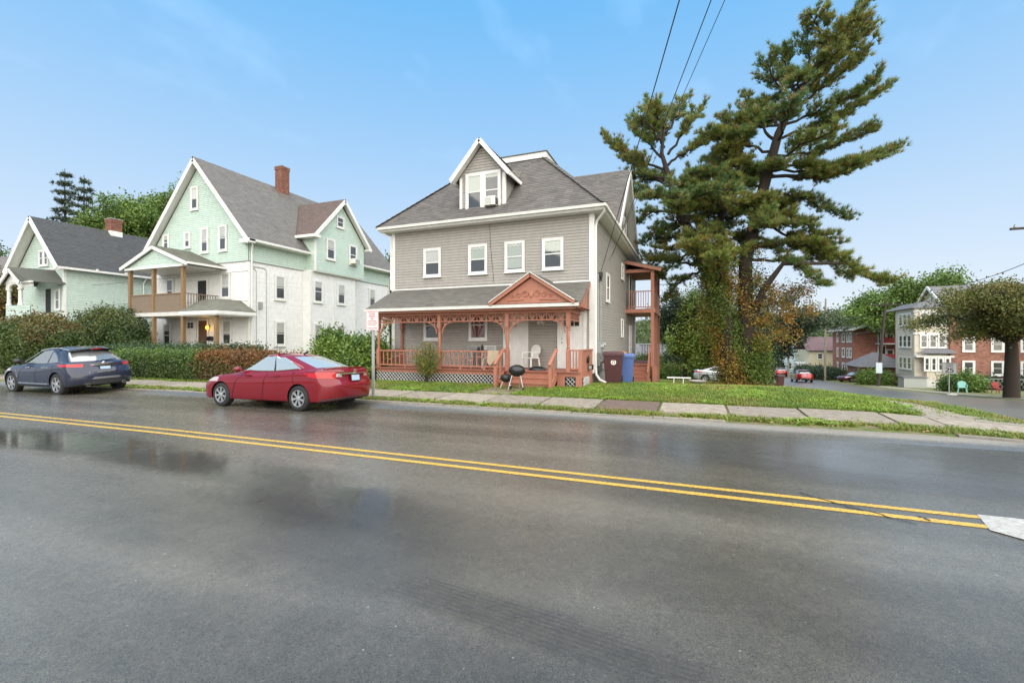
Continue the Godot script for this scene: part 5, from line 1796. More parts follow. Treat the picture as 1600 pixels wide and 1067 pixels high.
# what: {rings, wheels [rear x, front x, y, arch radius], gaps [u...], kind(u, v, p) -> material name}
func car_shell(root: Node3D, spec: Dictionary, mats: Dictionary) -> void:
	var rings: Array = spec.rings
	var us := []
	var nu := 230
	for i in nu + 1: us.append(float(i) / nu)
	for g in spec.gaps:
		us.append(g - 0.0014)
		us.append(g + 0.0014)
	us.sort()
	var vs := []
	var sub := 9
	for i in (rings.size() - 1) * sub + 1: vs.append(float(i) / sub)
	var pts := []
	for v in vs:
		var row := []
		var i := mini(int(v), rings.size() - 2)
		var f: float = v - i
		for u in us:
			var a := ring_pt(rings[maxi(i - 1, 0)], u)
			var b := ring_pt(rings[i], u)
			var c := ring_pt(rings[i + 1], u)
			var d := ring_pt(rings[mini(i + 2, rings.size() - 1)], u)
			var m1: Vector3 = (c - a) * 0.5 * spec.get("soft", 0.8)
			var m2: Vector3 = (d - b) * 0.5 * spec.get("soft", 0.8)
			var l := b.distance_to(c)             # keep the tangents short next to much longer bands
			if m1.length() > l: m1 = m1.normalized() * l
			if m2.length() > l: m2 = m2.normalized() * l
			var f2 := f * f
			var f3 := f2 * f
			row.append(b * (2 * f3 - 3 * f2 + 1) + m1 * (f3 - 2 * f2 + f) + c * (3 * f2 - 2 * f3) + m2 * (f3 - f2))
		pts.append(row)
	var W: Array = spec.wheels
	var dist := func(p: Vector3) -> Vector2:      # signed distance to the wheel opening, and which wheel
		var best := Vector2(INF, 0)
		for k in 2:
			var d: float = Vector2(p.x - W[k], p.y - W[2]).length() - W[3]
			if d < best.x: best = Vector2(d, k)
		return best
	var nrm := []
	for j in vs.size():
		var row := []
		for i in us.size():
			var e: Vector3 = pts[j][mini(i + 1, us.size() - 1)] - pts[j][maxi(i - 1, 0)]
			var g: Vector3 = pts[mini(j + 1, vs.size() - 1)][i] - pts[maxi(j - 1, 0)][i]
			var n := e.cross(g).normalized()
			var o: Vector3 = pts[j][i] - Vector3(clampf(pts[j][i].x, -1.4, 1.4), 0.55, 0)
			if n.dot(o) < 0: n = -n
			if i == 0 or i == us.size() - 1: n = Vector3(n.x, n.y, 0).normalized()
			if j == vs.size() - 1: n = Vector3(0, 1, 0)
			row.append(n)
		nrm.append(row)
	var bins := {}
	for j in vs.size() - 1:
		for i in us.size() - 1:
			var c := [pts[j][i], pts[j][i + 1], pts[j + 1][i + 1], pts[j + 1][i]]
			var n := [nrm[j][i], nrm[j][i + 1], nrm[j + 1][i + 1], nrm[j + 1][i]]
			var mid: Vector3 = (c[0] + c[1] + c[2] + c[3]) / 4
			if mid.z > W[4]:
				var out := 0
				for q in 4:
					if dist.call(c[q]).x > 0: out += 1
				if out == 0: continue
				if out < 4:
					for q in 4:
						var dd: Vector2 = dist.call(c[q])
						if dd.x <= 0:
							var ctr := Vector2(W[int(dd.y)], W[2])
							var r: Vector2 = (Vector2(c[q].x, c[q].y) - ctr).normalized() * W[3] + ctr
							c[q] = Vector3(r.x, r.y, c[q].z)
			var um: float = (us[i] + us[i + 1]) / 2
			var vm: float = (vs[j] + vs[j + 1]) / 2
			var name: String = spec.kind.call(um, vm, mid)
			for g in spec.gaps:
				if absf(um - g) < 0.0013 and name in ["body", "door"]: name = "gap"
			for s in [1, -1]:
				var key: String = name
				if name in ["door", "side_window", "tail_light", "head_light", "rear_door_window"]:
					key = name + ("|%d|%d" % [s, spec.door.call(um) if name != "tail_light" and name != "head_light" else 0])
				if not bins.has(key): bins[key] = MB.new()
				var m := Vector3(1, 1, s)
				var push := 0.0
				if name == "gap": push = 0.006
				bins[key].qs((c[0] - n[0] * push) * m, (c[1] - n[1] * push) * m, (c[2] - n[2] * push) * m, (c[3] - n[3] * push) * m, n[0] * m, n[1] * m, n[2] * m, n[3] * m)
	for key in bins:
		var nm: String = key.split("|")[0]
		var called := {"gap": "door_gaps", "windscreen": "windscreen", "rear_window": "rear_window"}.get(nm, nm) as String
		put(called, bins[key].mesh(), mats.get(nm, mats.body), root)
	# floor pan, wheel wells
	var fp := MB.new()
	fp.box(Vector3(rings[0][0] - 0.1, rings[0][7] + 0.02, -0.62), Vector3(rings[0][1] + 0.1, rings[0][7] + 0.2, 0.62))
	fp.box(Vector3(W[0] - W[3] - 0.02, 0.35, -0.55), Vector3(W[0] + W[3] + 0.02, 0.8, 0.55))
	fp.box(Vector3(W[1] - W[3] - 0.02, 0.35, -0.55), Vector3(W[1] + W[3] + 0.02, 0.8, 0.55))
	put("underbody", fp.mesh(), M.rubber, root)
	var wl := MB.new()
	for k in 2:
		for s in [1, -1]:
			for i in 18:
				var a0 := PI * i / 18.0 - 0.15
				var a1 := PI * (i + 1) / 18.0 - 0.15
				var r: float = W[3] + 0.004
				var p0 := Vector3(W[k] + cos(a0) * r, W[2] + sin(a0) * r, 0)
				var p1 := Vector3(W[k] + cos(a1) * r, W[2] + sin(a1) * r, 0)
				var z0 := Vector3(0, 0, s * 0.5)
				var z1 := Vector3(0, 0, s * (float(spec.w) - 0.035))
				wl.q(p0 + z0, p1 + z0, p1 + z1, p0 + z1)
	put("wheel_well", wl.mesh(), M.rubber, root)

func wheel(root: Node3D, at: Vector3, side: float, r: float, spokes: int, twin: bool, m: Material) -> void:
	var x := Transform3D(Basis(Vector3(1, 0, 0), PI / 2 * side), at)
	var w := 0.21
	var ty := MB.new()
	ty.lathe(x, [[r * 0.64, -w / 2], [r * 0.80, -w / 2 - 0.008], [r * 0.95, -w / 2 + 0.01], [r, -w / 2 + 0.045], [r, w / 2 - 0.045], [r * 0.95, w / 2 - 0.01], [r * 0.80, w / 2 + 0.008], [r * 0.66, w / 2], [r * 0.64, w / 2 - 0.03]], 36)
	var t := put("wheel", ty.mesh(), M.rubber, root)
	var ri := MB.new()
	ri.lathe(x, [[r * 0.66, w / 2 - 0.005], [r * 0.635, w / 2 + 0.002], [r * 0.61, w / 2 - 0.015], [r * 0.60, 0.0], [0.0, 0.0]], 36)
	put("rim_barrel", ri.mesh(), M.wheel_dark, t)
	var sp := MB.new()
	for i in spokes:
		var a := TAU * i / spokes + 0.3
		for k in ([-0.11, 0.11] if twin else [0.0]):
			var d0 := Vector3(cos(a + k * 0.4), 0, sin(a + k * 0.4))
			var d1 := Vector3(cos(a + k), 0, sin(a + k))
			sp.bar(x * (d0 * r * 0.10 + Vector3.UP * (w / 2 - 0.012)), x * (d1 * r * 0.62 + Vector3.UP * (w / 2 - 0.010)), r * (0.085 if twin else 0.20), 0.022, x.basis.y)
	sp.lathe(x, [[r * 0.20, w / 2 - 0.02], [r * 0.19, w / 2 + 0.004], [r * 0.07, w / 2 + 0.01], [0.0, w / 2 + 0.01]], 18)
	sp.lathe(x, [[r * 0.655, w / 2 - 0.02], [r * 0.65, w / 2 + 0.006], [r * 0.60, w / 2 + 0.004], [r * 0.59, w / 2 - 0.02]], 36)
	put("rim", sp.mesh(), m, t)

func plate(root: Node3D, x: float, y: float, w: float, h: float, tilt: float) -> void:
	var b := Basis(Vector3(0, 0, 1), tilt) * Basis(Vector3.UP, PI / 2)
	var mb := MB.new()
	mb.box(Vector3(-w / 2, -h / 2, 0), Vector3(w / 2, h / 2, 0.012))
	var o := put("number_plate", mb.mesh(), M.plate, root, Transform3D(b, Vector3(x, y, 0)))
	var f := MB.new()
	ring(f, -w / 2 - 0.012, -h / 2 - 0.012, w / 2 + 0.012, h / 2 + 0.012, 0.016, -0.004, 0.018)
	put("plate_frame", f.mesh(), M.black, o)

func curve_bar(pts: Array, w: float, h: float, up := Vector3.UP) -> MB:
	var mb := MB.new()
	for i in pts.size() - 1: mb.bar(pts[i], pts[i + 1], w, h, up)
	return mb

func car_materials() -> void:
	for k in [["car_red", 0.165, 0.003, 0.009], ["car_navy", 0.017, 0.021, 0.042], ["car_silver", 0.52, 0.53, 0.54], ["car_maroon", 0.09, 0.006, 0.016], ["car_scarlet", 0.33, 0.012, 0.012]]:
		var m := mat(k[0], k[1], k[2], k[3], 0.28, 0.55)
		if k[0] == "car_red" or k[0] == "car_navy":
			m.metallic = 0.1
			m.roughness = 0.45
			m.metallic_specular = 0.2
		m.clearcoat_enabled = true
		m.clearcoat = 1.0
		m.clearcoat_roughness = 0.03
	var g := mat("car_glass", 0.46, 0.50, 0.50, 0.03, 0.55)
	g.metallic_specular = 0.8
	mat("tint_glass", 0.26, 0.27, 0.27, 0.03, 0.5).metallic_specular = 0.8
	mat("dark_glass", 0.05, 0.055, 0.06, 0.03, 0.2).metallic_specular = 0.8
	mat("chrome", 0.75, 0.75, 0.75, 0.1, 1.0)
	mat("alloy", 0.60, 0.60, 0.60, 0.28, 0.85)
	mat("wheel_dark", 0.06, 0.06, 0.06, 0.5, 0.4)
	mat("plate", 0.36, 0.47, 0.58, 0.4)
	mat("grey_trim", 0.16, 0.16, 0.17, 0.45, 0.3)
	for k in [["lens_red", 0.42, 0.006, 0.006], ["lens_clear", 0.45, 0.38, 0.38]]:
		var m := mat(k[0], k[1], k[2], k[3], 0.15, 0.1)
		m.clearcoat_enabled = true
		m.clearcoat = 0.4
		m.clearcoat_roughness = 0.1

func make_sedan(label: String, at: Vector3, turn: float) -> Node3D:
	var o := thing("parked_saloon", label, "car", at, "", turn)
	var R := [
		[2.20, -2.16, 0.78, 0.35, 0.40, 0.30, 0.24, 0.22, 0.22, 0.22],
		[2.33, -2.33, 0.875, 0.45, 0.50, 0.31, 0.25, 0.235, 0.23, 0.24],
		[2.40, -2.40, 0.905, 0.50, 0.62, 0.46, 0.43, 0.40, 0.42, 0.42],
		[2.425, -2.41, 0.915, 0.52, 0.70, 0.66, 0.66, 0.60, 0.58, 0.56],
		[2.34, -2.36, 0.910, 0.52, 0.78, 0.80, 0.83, 0.76, 0.70, 0.66],
		[2.33, -2.22, 0.885, 0.55, 0.80, 0.99, 0.95, 0.87, 0.80, 0.74],
		[2.28, -2.05, 0.840, 0.55, 0.75, 1.075, 1.02, 0.935, 0.86, 0.79],
		[1.92, -1.00, 0.775, 0.60, 0.42, 1.085, 1.035, 0.965, 0.965, 1.00],
		[0.86, -0.22, 0.600, 0.50, 0.40, 1.395, 1.375, 1.418, 1.395, 1.410],
		[0.66, -0.05, 0.42, 0.40, 0.35, 1.423, 1.428, 1.452, 1.438, 1.432],
		[0.40, 0.15, 0.0, 0.1, 0.1, 1.445, 1.455, 1.468, 1.458, 1.452]]
	var spec := {"rings": R, "wheels": [1.365, -1.43, 0.325, 0.365, 0.6], "w": 0.905, "gaps": [0.345, 0.490, 0.638], "soft": 0.85}
	spec["door"] = func(u: float) -> int: return 0 if u < 0.490 else 1
	spec["kind"] = func(u: float, v: float, p: Vector3) -> String:
		if v > 7.04 and v < 7.97:
			var f := v - 7.0
			if u < 0.135 and v > 7.06 and v < 7.93: return "rear_window"
			if u > 0.80 and v < 7.95: return "windscreen"
			if v > 7.08 and v < 7.86:
				if u > 0.175 and p.x < 1.44 - f * 0.95 and p.x > -0.86 + f * 0.58:
					return "pillar" if absf(u - 0.490) < 0.010 else "side_window"
		if v > 4.15 and v < 5.15 and p.x > 1.0 and u < 0.30:
			var top := lerpf(0.985, 0.955, clampf((2.35 - p.x) / 0.8, 0, 1))
			var e := clampf((p.x - 1.50) / 0.75, 0, 1)
			if p.y < top and p.y > lerpf(0.945, 0.80, sqrt(e)) and p.x > 1.52 and u > 0.055: return "tail_light" if u > 0.092 else ("reversing_light" if p.y > 0.86 and p.y < 0.955 else "body")
		if v > 3.9 and v < 5.3 and p.x < -1.55 and p.y > 0.64 and p.y < 0.80 and u > 0.74 and u < 0.90: return "head_light"
		if v < 0.9: return "sill"
		if u > 0.345 and u < 0.638 and v > 1.0 and v < 7.05: return "door"
		return "body"
	car_shell(o, spec, {"body": M.car_red, "door": M.car_red, "gap": M.black, "windscreen": M.car_glass, "rear_window": M.car_glass, "side_window": M.car_glass, "pillar": M.black, "tail_light": M.lens_red, "reversing_light": M.lens_clear, "head_light": M.lens_clear, "sill": M.rubber})
	for s in [1.0, -1.0]:
		wheel(o, Vector3(1.365, 0.325, s * 0.80), s, 0.325, 7, true, M.alloy)
		wheel(o, Vector3(-1.43, 0.325, s * 0.80), s, 0.325, 7, true, M.alloy)
		var line := []
		for i in 17:
			var u := lerpf(0.27, 0.735, i / 16.0)
			var p := ring_pt(R[7], u) + Vector3(0, 0.035, -0.006)
			line.append(Vector3(p.x, p.y, p.z * s))
		put("window_trim", curve_bar(line, 0.012, 0.014).mesh(), M.chrome, o)
		var mi := MB.new()
		mi.ball(Vector3(-0.72, 1.03, s * 0.96), Vector3(0.09, 0.075, 0.11), 12)
		mi.bar(Vector3(-0.70, 0.99, s * 0.80), Vector3(-0.70, 1.0, s * 0.93), 0.06, 0.04)
		put("door_mirror", mi.mesh(), M.car_red, o)
		for x in [0.62, -0.38]:
			var hd := MB.new()
			hd.bar(Vector3(x - 0.10, 0.865, s * 0.915), Vector3(x + 0.10, 0.875, s * 0.915), 0.03, 0.028)
			put("door_handle", hd.mesh(), M.car_red, o)
		var cr := []
		for i in 22:
			var u := lerpf(0.27, 0.70, i / 21.0)
			var p := ring_pt(R[5], u)
			cr.append(Vector3(p.x, p.y - 0.035 - 0.02 * i / 21.0, (p.z + 0.010) * s))
		put("shoulder_crease", curve_bar(cr, 0.012, 0.03).mesh(), M.car_red, o)
	var sp := []
	for i in 15:
		var t := i / 14.0 * 2 - 1
		sp.append(Vector3(2.22 - 0.22 * t * t, 1.098 - 0.035 * pow(absf(t), 3), t * 0.70))
	put("spoiler", curve_bar(sp, 0.17, 0.03).mesh(), M.car_red, o)
	var st := MB.new()
	for k in [-0.55, 0.55]: st.box(Vector3(2.08, 1.06, k - 0.05), Vector3(2.16, 1.09, k + 0.05))
	put("spoiler_feet", st.mesh(), M.car_red, o).set_meta("kind", "stuff")
	var ch := []
	for i in 11:
		var t := i / 10.0 * 2 - 1
		ch.append(Vector3(2.375 - 0.05 * t * t, 0.955 - 0.012 * t * t, t * 0.52))
	put("chrome_strip", curve_bar(ch, 0.03, 0.035).mesh(), M.chrome, o)
	plate(o, 2.375, 0.835, 0.31, 0.155, 0.12)
	var em := MB.new()
	for i in 14:
		var a := TAU * i / 14
		var b := TAU * (i + 1) / 14
		em.bar(Vector3(2.365, 1.025 + sin(a) * 0.035, cos(a) * 0.06), Vector3(2.365, 1.025 + sin(b) * 0.035, cos(b) * 0.06), 0.012, 0.01, Vector3.RIGHT)
	em.bar(Vector3(2.367, 1.0, -0.03), Vector3(2.367, 1.05, -0.015), 0.012, 0.012, Vector3.RIGHT)
	em.bar(Vector3(2.367, 1.0, 0.015), Vector3(2.367, 1.05, 0.03), 0.012, 0.012, Vector3.RIGHT)
	em.bar(Vector3(2.367, 1.025, -0.024), Vector3(2.367, 1.025, 0.024), 0.012, 0.012, Vector3.RIGHT)
	put("badge", em.mesh(), M.chrome, o)
	var nb := MB.new()
	for i in 6: nb.box(Vector3(2.33 - 0.01 * i * 0.0, 1.0, 0.56 - i * 0.032), Vector3(2.352, 1.018, 0.585 - i * 0.032))
	put("model_lettering", nb.mesh(), M.chrome, o).set_meta("kind", "stuff")
	var bl := []
	for i in 13:
		var p := ring_pt(R[1], i / 12.0 * 0.22)
		bl.append(Vector3(p.x + 0.015, p.y + 0.06, p.z))
	var b2 := bl.map(func(p): return Vector3(p.x, p.y, -p.z))
	b2.reverse()
	put("lower_bumper", curve_bar(b2 + bl, 0.03, 0.09).mesh(), M.rubber, o)
	var an := MB.new()
	an.bar(Vector3(0.62, 1.44, 0), Vector3(0.75, 1.50, 0), 0.05, 0.03)
	put("roof_fin", an.mesh(), M.black, o)
	return o

func make_suv(label: String, at: Vector3, turn: float) -> Node3D:
	var o := thing("parked_crossover", label, "car", at, "", turn)
	var R := [
		[2.15, -2.20, 0.80, 0.40, 0.45, 0.36, 0.30, 0.27, 0.27, 0.27],
		[2.30, -2.36, 0.90, 0.50, 0.55, 0.37, 0.31, 0.29, 0.28, 0.29],
		[2.38, -2.43, 0.945, 0.55, 0.70, 0.56, 0.52, 0.47, 0.50, 0.48],
		[2.37, -2.43, 0.955, 0.60, 0.80, 0.74, 0.76, 0.68, 0.70, 0.66],
		[2.27, -2.38, 0.945, 0.60, 0.90, 0.92, 0.96, 0.84, 0.82, 0.76],
		[2.24, -2.22, 0.920, 0.55, 0.95, 1.03, 1.05, 0.96, 0.93, 0.86],
		[2.20, -2.00, 0.880, 0.52, 0.85, 1.10, 1.10, 1.03, 1.00, 0.92],
		[2.12, -1.02, 0.810, 0.52, 0.48, 1.125, 1.12, 1.06, 1.07, 1.13],
		[1.62, -0.15, 0.620, 0.60, 0.45, 1.515, 1.47, 1.56, 1.53, 1.55],
		[1.55, 0.0, 0.42, 0.55, 0.40, 1.56, 1.57, 1.625, 1.60, 1.59],
		[1.2, 0.2, 0.0, 0.1, 0.1, 1.60, 1.61, 1.645, 1.625, 1.615]]
	var spec := {"rings": R, "wheels": [1.36, -1.49, 0.39, 0.425, 0.62], "w": 0.945, "gaps": [0.335, 0.490, 0.645], "soft": 0.85}
	spec["door"] = func(u: float) -> int: return 0 if u < 0.49 else 1
	spec["kind"] = func(u: float, v: float, p: Vector3) -> String:
		if v > 7.04 and v < 7.97:
			var f := v - 7.0
			if u < 0.175 and v > 7.08 and v < 7.86: return "rear_window"
			if u > 0.80 and v < 7.95: return "windscreen"
			if v > 7.06 and v < 7.84 and p.x < 1.22 - pow(f, 2) * 0.75 and p.x > -0.90 + f * 0.62:
				return "pillar" if absf(u - 0.490) < 0.010 else "side_window"
		if v > 4.2 and v < 5.9 and u < 0.31 and u > 0.085:
			if p.y > lerpf(1.03, 0.90, clampf((p.x - 1.45) / 0.5, 0, 1)) and p.y < 1.065 and p.x > 1.45: return "tail_light"
		if v > 4.0 and v < 5.6 and p.x < -1.5 and p.y > 0.74 and u > 0.74 and u < 0.88 and p.y < 0.90: return "head_light"
		if v < 1.3: return "sill"
		if u > 0.335 and u < 0.645 and v < 7.05: return "door"
		return "body"
	car_shell(o, spec, {"body": M.car_navy, "door": M.car_navy, "gap": M.black, "windscreen": M.car_glass, "rear_window": M.tint_glass, "side_window": M.tint_glass, "pillar": M.black, "tail_light": M.lens_red, "head_light": M.lens_clear, "sill": M.rubber})
	for s in [1.0, -1.0]:
		wheel(o, Vector3(1.36, 0.385, s * 0.83), s, 0.385, 6, false, M.alloy)
		wheel(o, Vector3(-1.49, 0.385, s * 0.83), s, 0.385, 6, false, M.alloy)
		var line := []
		for i in 15:
			var p := ring_pt(R[7], lerpf(0.30, 0.735, i / 14.0)) + Vector3(0, 0.03, -0.006)
			line.append(Vector3(p.x, p.y, p.z * s))
		var up := [Vector3(1.12, 1.30, s * 0.735), Vector3(0.85, 1.43, s * 0.675), Vector3(0.3, 1.525, s * 0.632), Vector3(-0.1, 1.50, s * 0.645), Vector3(-0.45, 1.32, s * 0.72), Vector3(-0.85, 1.12, s * 0.80)]
		put("window_trim", curve_bar(line, 0.012, 0.014).mesh(), M.chrome, o)
		put("window_trim", curve_bar(up, 0.012, 0.014).mesh(), M.chrome, o)
		var rr_ := []
		for i in 12:
			var t := i / 11.0
			rr_.append(Vector3(lerpf(1.40, -0.25, t), 1.52 + 0.085 * sin(PI * pow(t, 0.9)), s * lerpf(0.56, 0.58, t)))
		put("roof_rail", curve_bar(rr_, 0.035, 0.03).mesh(), M.alloy, o)
		var mi := MB.new()
		mi.ball(Vector3(-0.78, 1.17, s * 1.02), Vector3(0.10, 0.09, 0.12), 12)
		mi.bar(Vector3(-0.76, 1.10, s * 0.84), Vector3(-0.76, 1.13, s * 0.98), 0.06, 0.05)
		put("door_mirror", mi.mesh(), M.black, o)
		for x in [0.68, -0.32]:
			var hd := MB.new()
			hd.bar(Vector3(x - 0.10, 0.955, s * 0.955), Vector3(x + 0.10, 0.965, s * 0.955), 0.03, 0.03)
			put("door_handle", hd.mesh(), M.chrome, o)
		var sl := MB.new()
		sl.bar(Vector3(0.85, 0.40, s * 0.945), Vector3(-0.98, 0.40, s * 0.945), 0.03, 0.035)
		put("sill_strip", sl.mesh(), M.chrome, o)
		var vt := MB.new()
		for i in 5: vt.bar(Vector3(-0.98 - i * 0.012, 0.62 + i * 0.055, s * 0.957), Vector3(-1.06 - i * 0.012, 0.63 + i * 0.055, s * 0.957), 0.02, 0.022)
		put("wing_vent", vt.mesh(), M.chrome, o)
		var ex := MB.new()
		ex.lathe(Transform3D(Basis(Vector3(0, 0, 1), -PI / 2), Vector3(2.18, 0.36, s * 0.52)), [[0.05, 0.0], [0.05, 0.14], [0.04, 0.14], [0.04, 0.02], [0.0, 0.02]], 12)
		put("exhaust", ex.mesh(), M.chrome, o)
	var sp := []
	for i in 15:
		var t := i / 14.0 * 2 - 1
		sp.append(Vector3(1.72 - 0.22 * t * t, 1.555 - 0.07 * t * t, t * 0.62))
	put("spoiler", curve_bar(sp, 0.22, 0.035).mesh(), M.black, o)
	var bl := MB.new()
	bl.box(Vector3(1.80, 1.535, -0.16), Vector3(1.838, 1.56, 0.16))
	put("brake_light", bl.mesh(), M.lens_red, o)
	var ch := []
	for i in 9:
		var t := i / 8.0 * 2 - 1
		ch.append(Vector3(2.255 - 0.04 * t * t, 1.015, t * 0.38))
	put("chrome_strip", curve_bar(ch, 0.03, 0.045).mesh(), M.chrome, o)
	plate(o, 2.285, 0.885, 0.31, 0.155, 0.16)
	var em := MB.new()
	em.ball(Vector3(2.215, 1.085, 0), Vector3(0.02, 0.035, 0.06), 10)
	put("badge", em.mesh(), M.chrome, o)
	var nb := MB.new()
	for i in 4: nb.box(Vector3(2.20, 0.875, -0.42 - i * 0.035), Vector3(2.272, 0.895, -0.447 - i * 0.035))
	put("model_lettering", nb.mesh(), M.chrome, o).set_meta("kind", "stuff")
	var gb := []
	for i in 15:
		var t := i / 14.0 * 2 - 1
		gb.append(Vector3(2.385 - 0.12 * t * t, 0.575, t * 0.62))
	put("bumper_strip", curve_bar(gb, 0.05, 0.07).mesh(), M.grey_trim, o)
	put("bumper_shelf", curve_bar(gb.map(func(p): return p + Vector3(-0.01, 0.19, 0)), 0.04, 0.02).mesh(), M.chrome, o)
	put("lower_bumper", curve_bar(gb.map(func(p): return p + Vector3(-0.02, -0.13, 0)), 0.05, 0.16).mesh(), M.rubber, o)
	var wi := MB.new()
	wi.bar(Vector3(2.14, 1.15, -0.02), Vector3(2.09, 1.19, -0.42), 0.025, 0.025)
	wi.ball(Vector3(2.15, 1.15, 0.0), Vector3(0.03, 0.035, 0.05), 8)
	put("rear_wiper", wi.mesh(), M.black, o)
	return o

func repaint(o: Node, from: Material, to: Material) -> void:
	for c in o.get_children():
		if c is MeshInstance3D and c.material_override == from: c.material_override = to
		repaint(c, from, to)

func on_ground(o: Node3D, x: float, d: float, turn: float, half: float, k := 1.0) -> void:   # set a car down with its wheels on the slope
	var b := Basis(Vector3.UP, turn)
	var f := b * Vector3(half, 0, 0)
	var p0 := gp(x + f.x, d - f.z)
	var p1 := gp(x - f.x, d + f.z)
	var ax := (p0 - p1).normalized()
	var z := b * Vector3(0, 0, 1)
	var l := gp(x + z.x * 0.8, d - z.z * 0.8)
	var m := gp(x - z.x * 0.8, d + z.z * 0.8)
	var az := (l - m).normalized()
	var ay := az.cross(ax).normalized()
	o.transform = Transform3D(Basis(ax, ay, ax.cross(ay).normalized()).scaled_local(Vector3(k, k, k)), (p0 + p1) / 2)

func cars() -> void:
	car_materials()
	var a := make_sedan("shiny red saloon car parked at the kerb in front of the hedge", Vector3.ZERO, 0)
	on_ground(a, -10.72, 9.72, 0.0, 1.4, 1.015)
	var b := make_suv("dark navy crossover with silver roof rails parked at the left", Vector3.ZERO, 0)
	on_ground(b, -22.05, 9.95, 0.0, 1.4, 1.04)
	a.set_meta("stem", "parked_saloon")
	b.set_meta("stem", "parked_crossover")
	var s := dup(a, Vector3.ZERO, 0, "silver saloon car parked on the slope behind the ivy-covered pine trunk")
	repaint(s, M.car_red, M.car_silver)
	repaint(s, M.car_glass, M.dark_glass)
	on_ground(s, 2.6, 43.0, PI - 0.12, 1.4)
	var f := dup(b, Vector3.ZERO, 0, "red car driving away down the side street")
	f.name = numbered("moving_car")
	repaint(f, M.car_navy, M.car_scarlet)
	on_ground(f, 13.6, 70.0, -PI / 2, 1.4)
	var m := dup(a, Vector3.ZERO, 0, "maroon car parked beyond the side street by the clipped hedge")
	repaint(m, M.car_red, M.car_maroon)
	on_ground(m, 21.2, 76.0, 0.5, 1.4)
	var r := dup(b, Vector3.ZERO, 0, "small bright red car farthest down the side street beside the pale pole")
	r.name = numbered("moving_car")
	repaint(r, M.car_navy, M.car_scarlet)
	on_ground(r, 15.2, 96.0, -PI / 2, 1.4)

# --- trees, hedges and shrubs ----------------------------------------------------------------------------------------
func leaf_clump(n: int, size: float, spread: float, seed_: int, flat := 0.6) -> Mesh:   # a spray of small bent leaves
	var r := RandomNumberGenerator.new()
	r.seed = seed_
	var m := MB.new()
	for i in n:
		var p := Vector3(r.randfn(), r.randfn() * flat, r.randfn()) * spread * 0.5
		var b := Basis(Quaternion(r.randfn(), r.randfn() * 0.6, r.randfn(), r.randfn() + 1.0).normalized())
		var s := size * r.randf_range(0.7, 1.25)
		var x := b.x * s * 0.36
		var z := b.z * s
		var y := b.y * s * 0.15
		m.t(p - z * 0.5, p + x + y, p + z * 0.5)
		m.t(p - z * 0.5, p + z * 0.5, p - x + y)
	return m.mesh()

func needle_tuft(n: int, l: float, w: float, seed_: int) -> Mesh:
	var r := RandomNumberGenerator.new()
	r.seed = seed_
	var m := MB.new()
	for i in n:
		var a := r.randf() * TAU
		var t := r.randf_range(0.15, 1.0)
		var d := Vector3(cos(a) * sin(t), cos(t), sin(a) * sin(t))
		var s := d.cross(Vector3(r.randfn(), r.randfn(), r.randfn())).normalized() * w
		var o := Vector3.UP * r.randf_range(-0.06, 0.03)
		m.t(o - s, o + s, o + d * l * r.randf_range(0.7, 1.1))
	return m.mesh()

func mixc(pal: Array, v := 0.2) -> Color:
	var a: Color = pal[rng.randi() % pal.size()]
	var b: Color = pal[rng.randi() % pal.size()]
	var c := a.lerp(b, rng.randf())
	var k := rng.randf_range(1.0 - v, 1.0 + v)
	return Color(c.r * k, c.g * k, c.b * k)

func limb(mb: MB, p: Array, r0: float, r1: float, k := 6) -> void:
	var rs := []
	for i in p.size(): rs.append(lerpf(r0, r1, float(i) / (p.size() - 1)))
	mb.tube(p, rs, k)

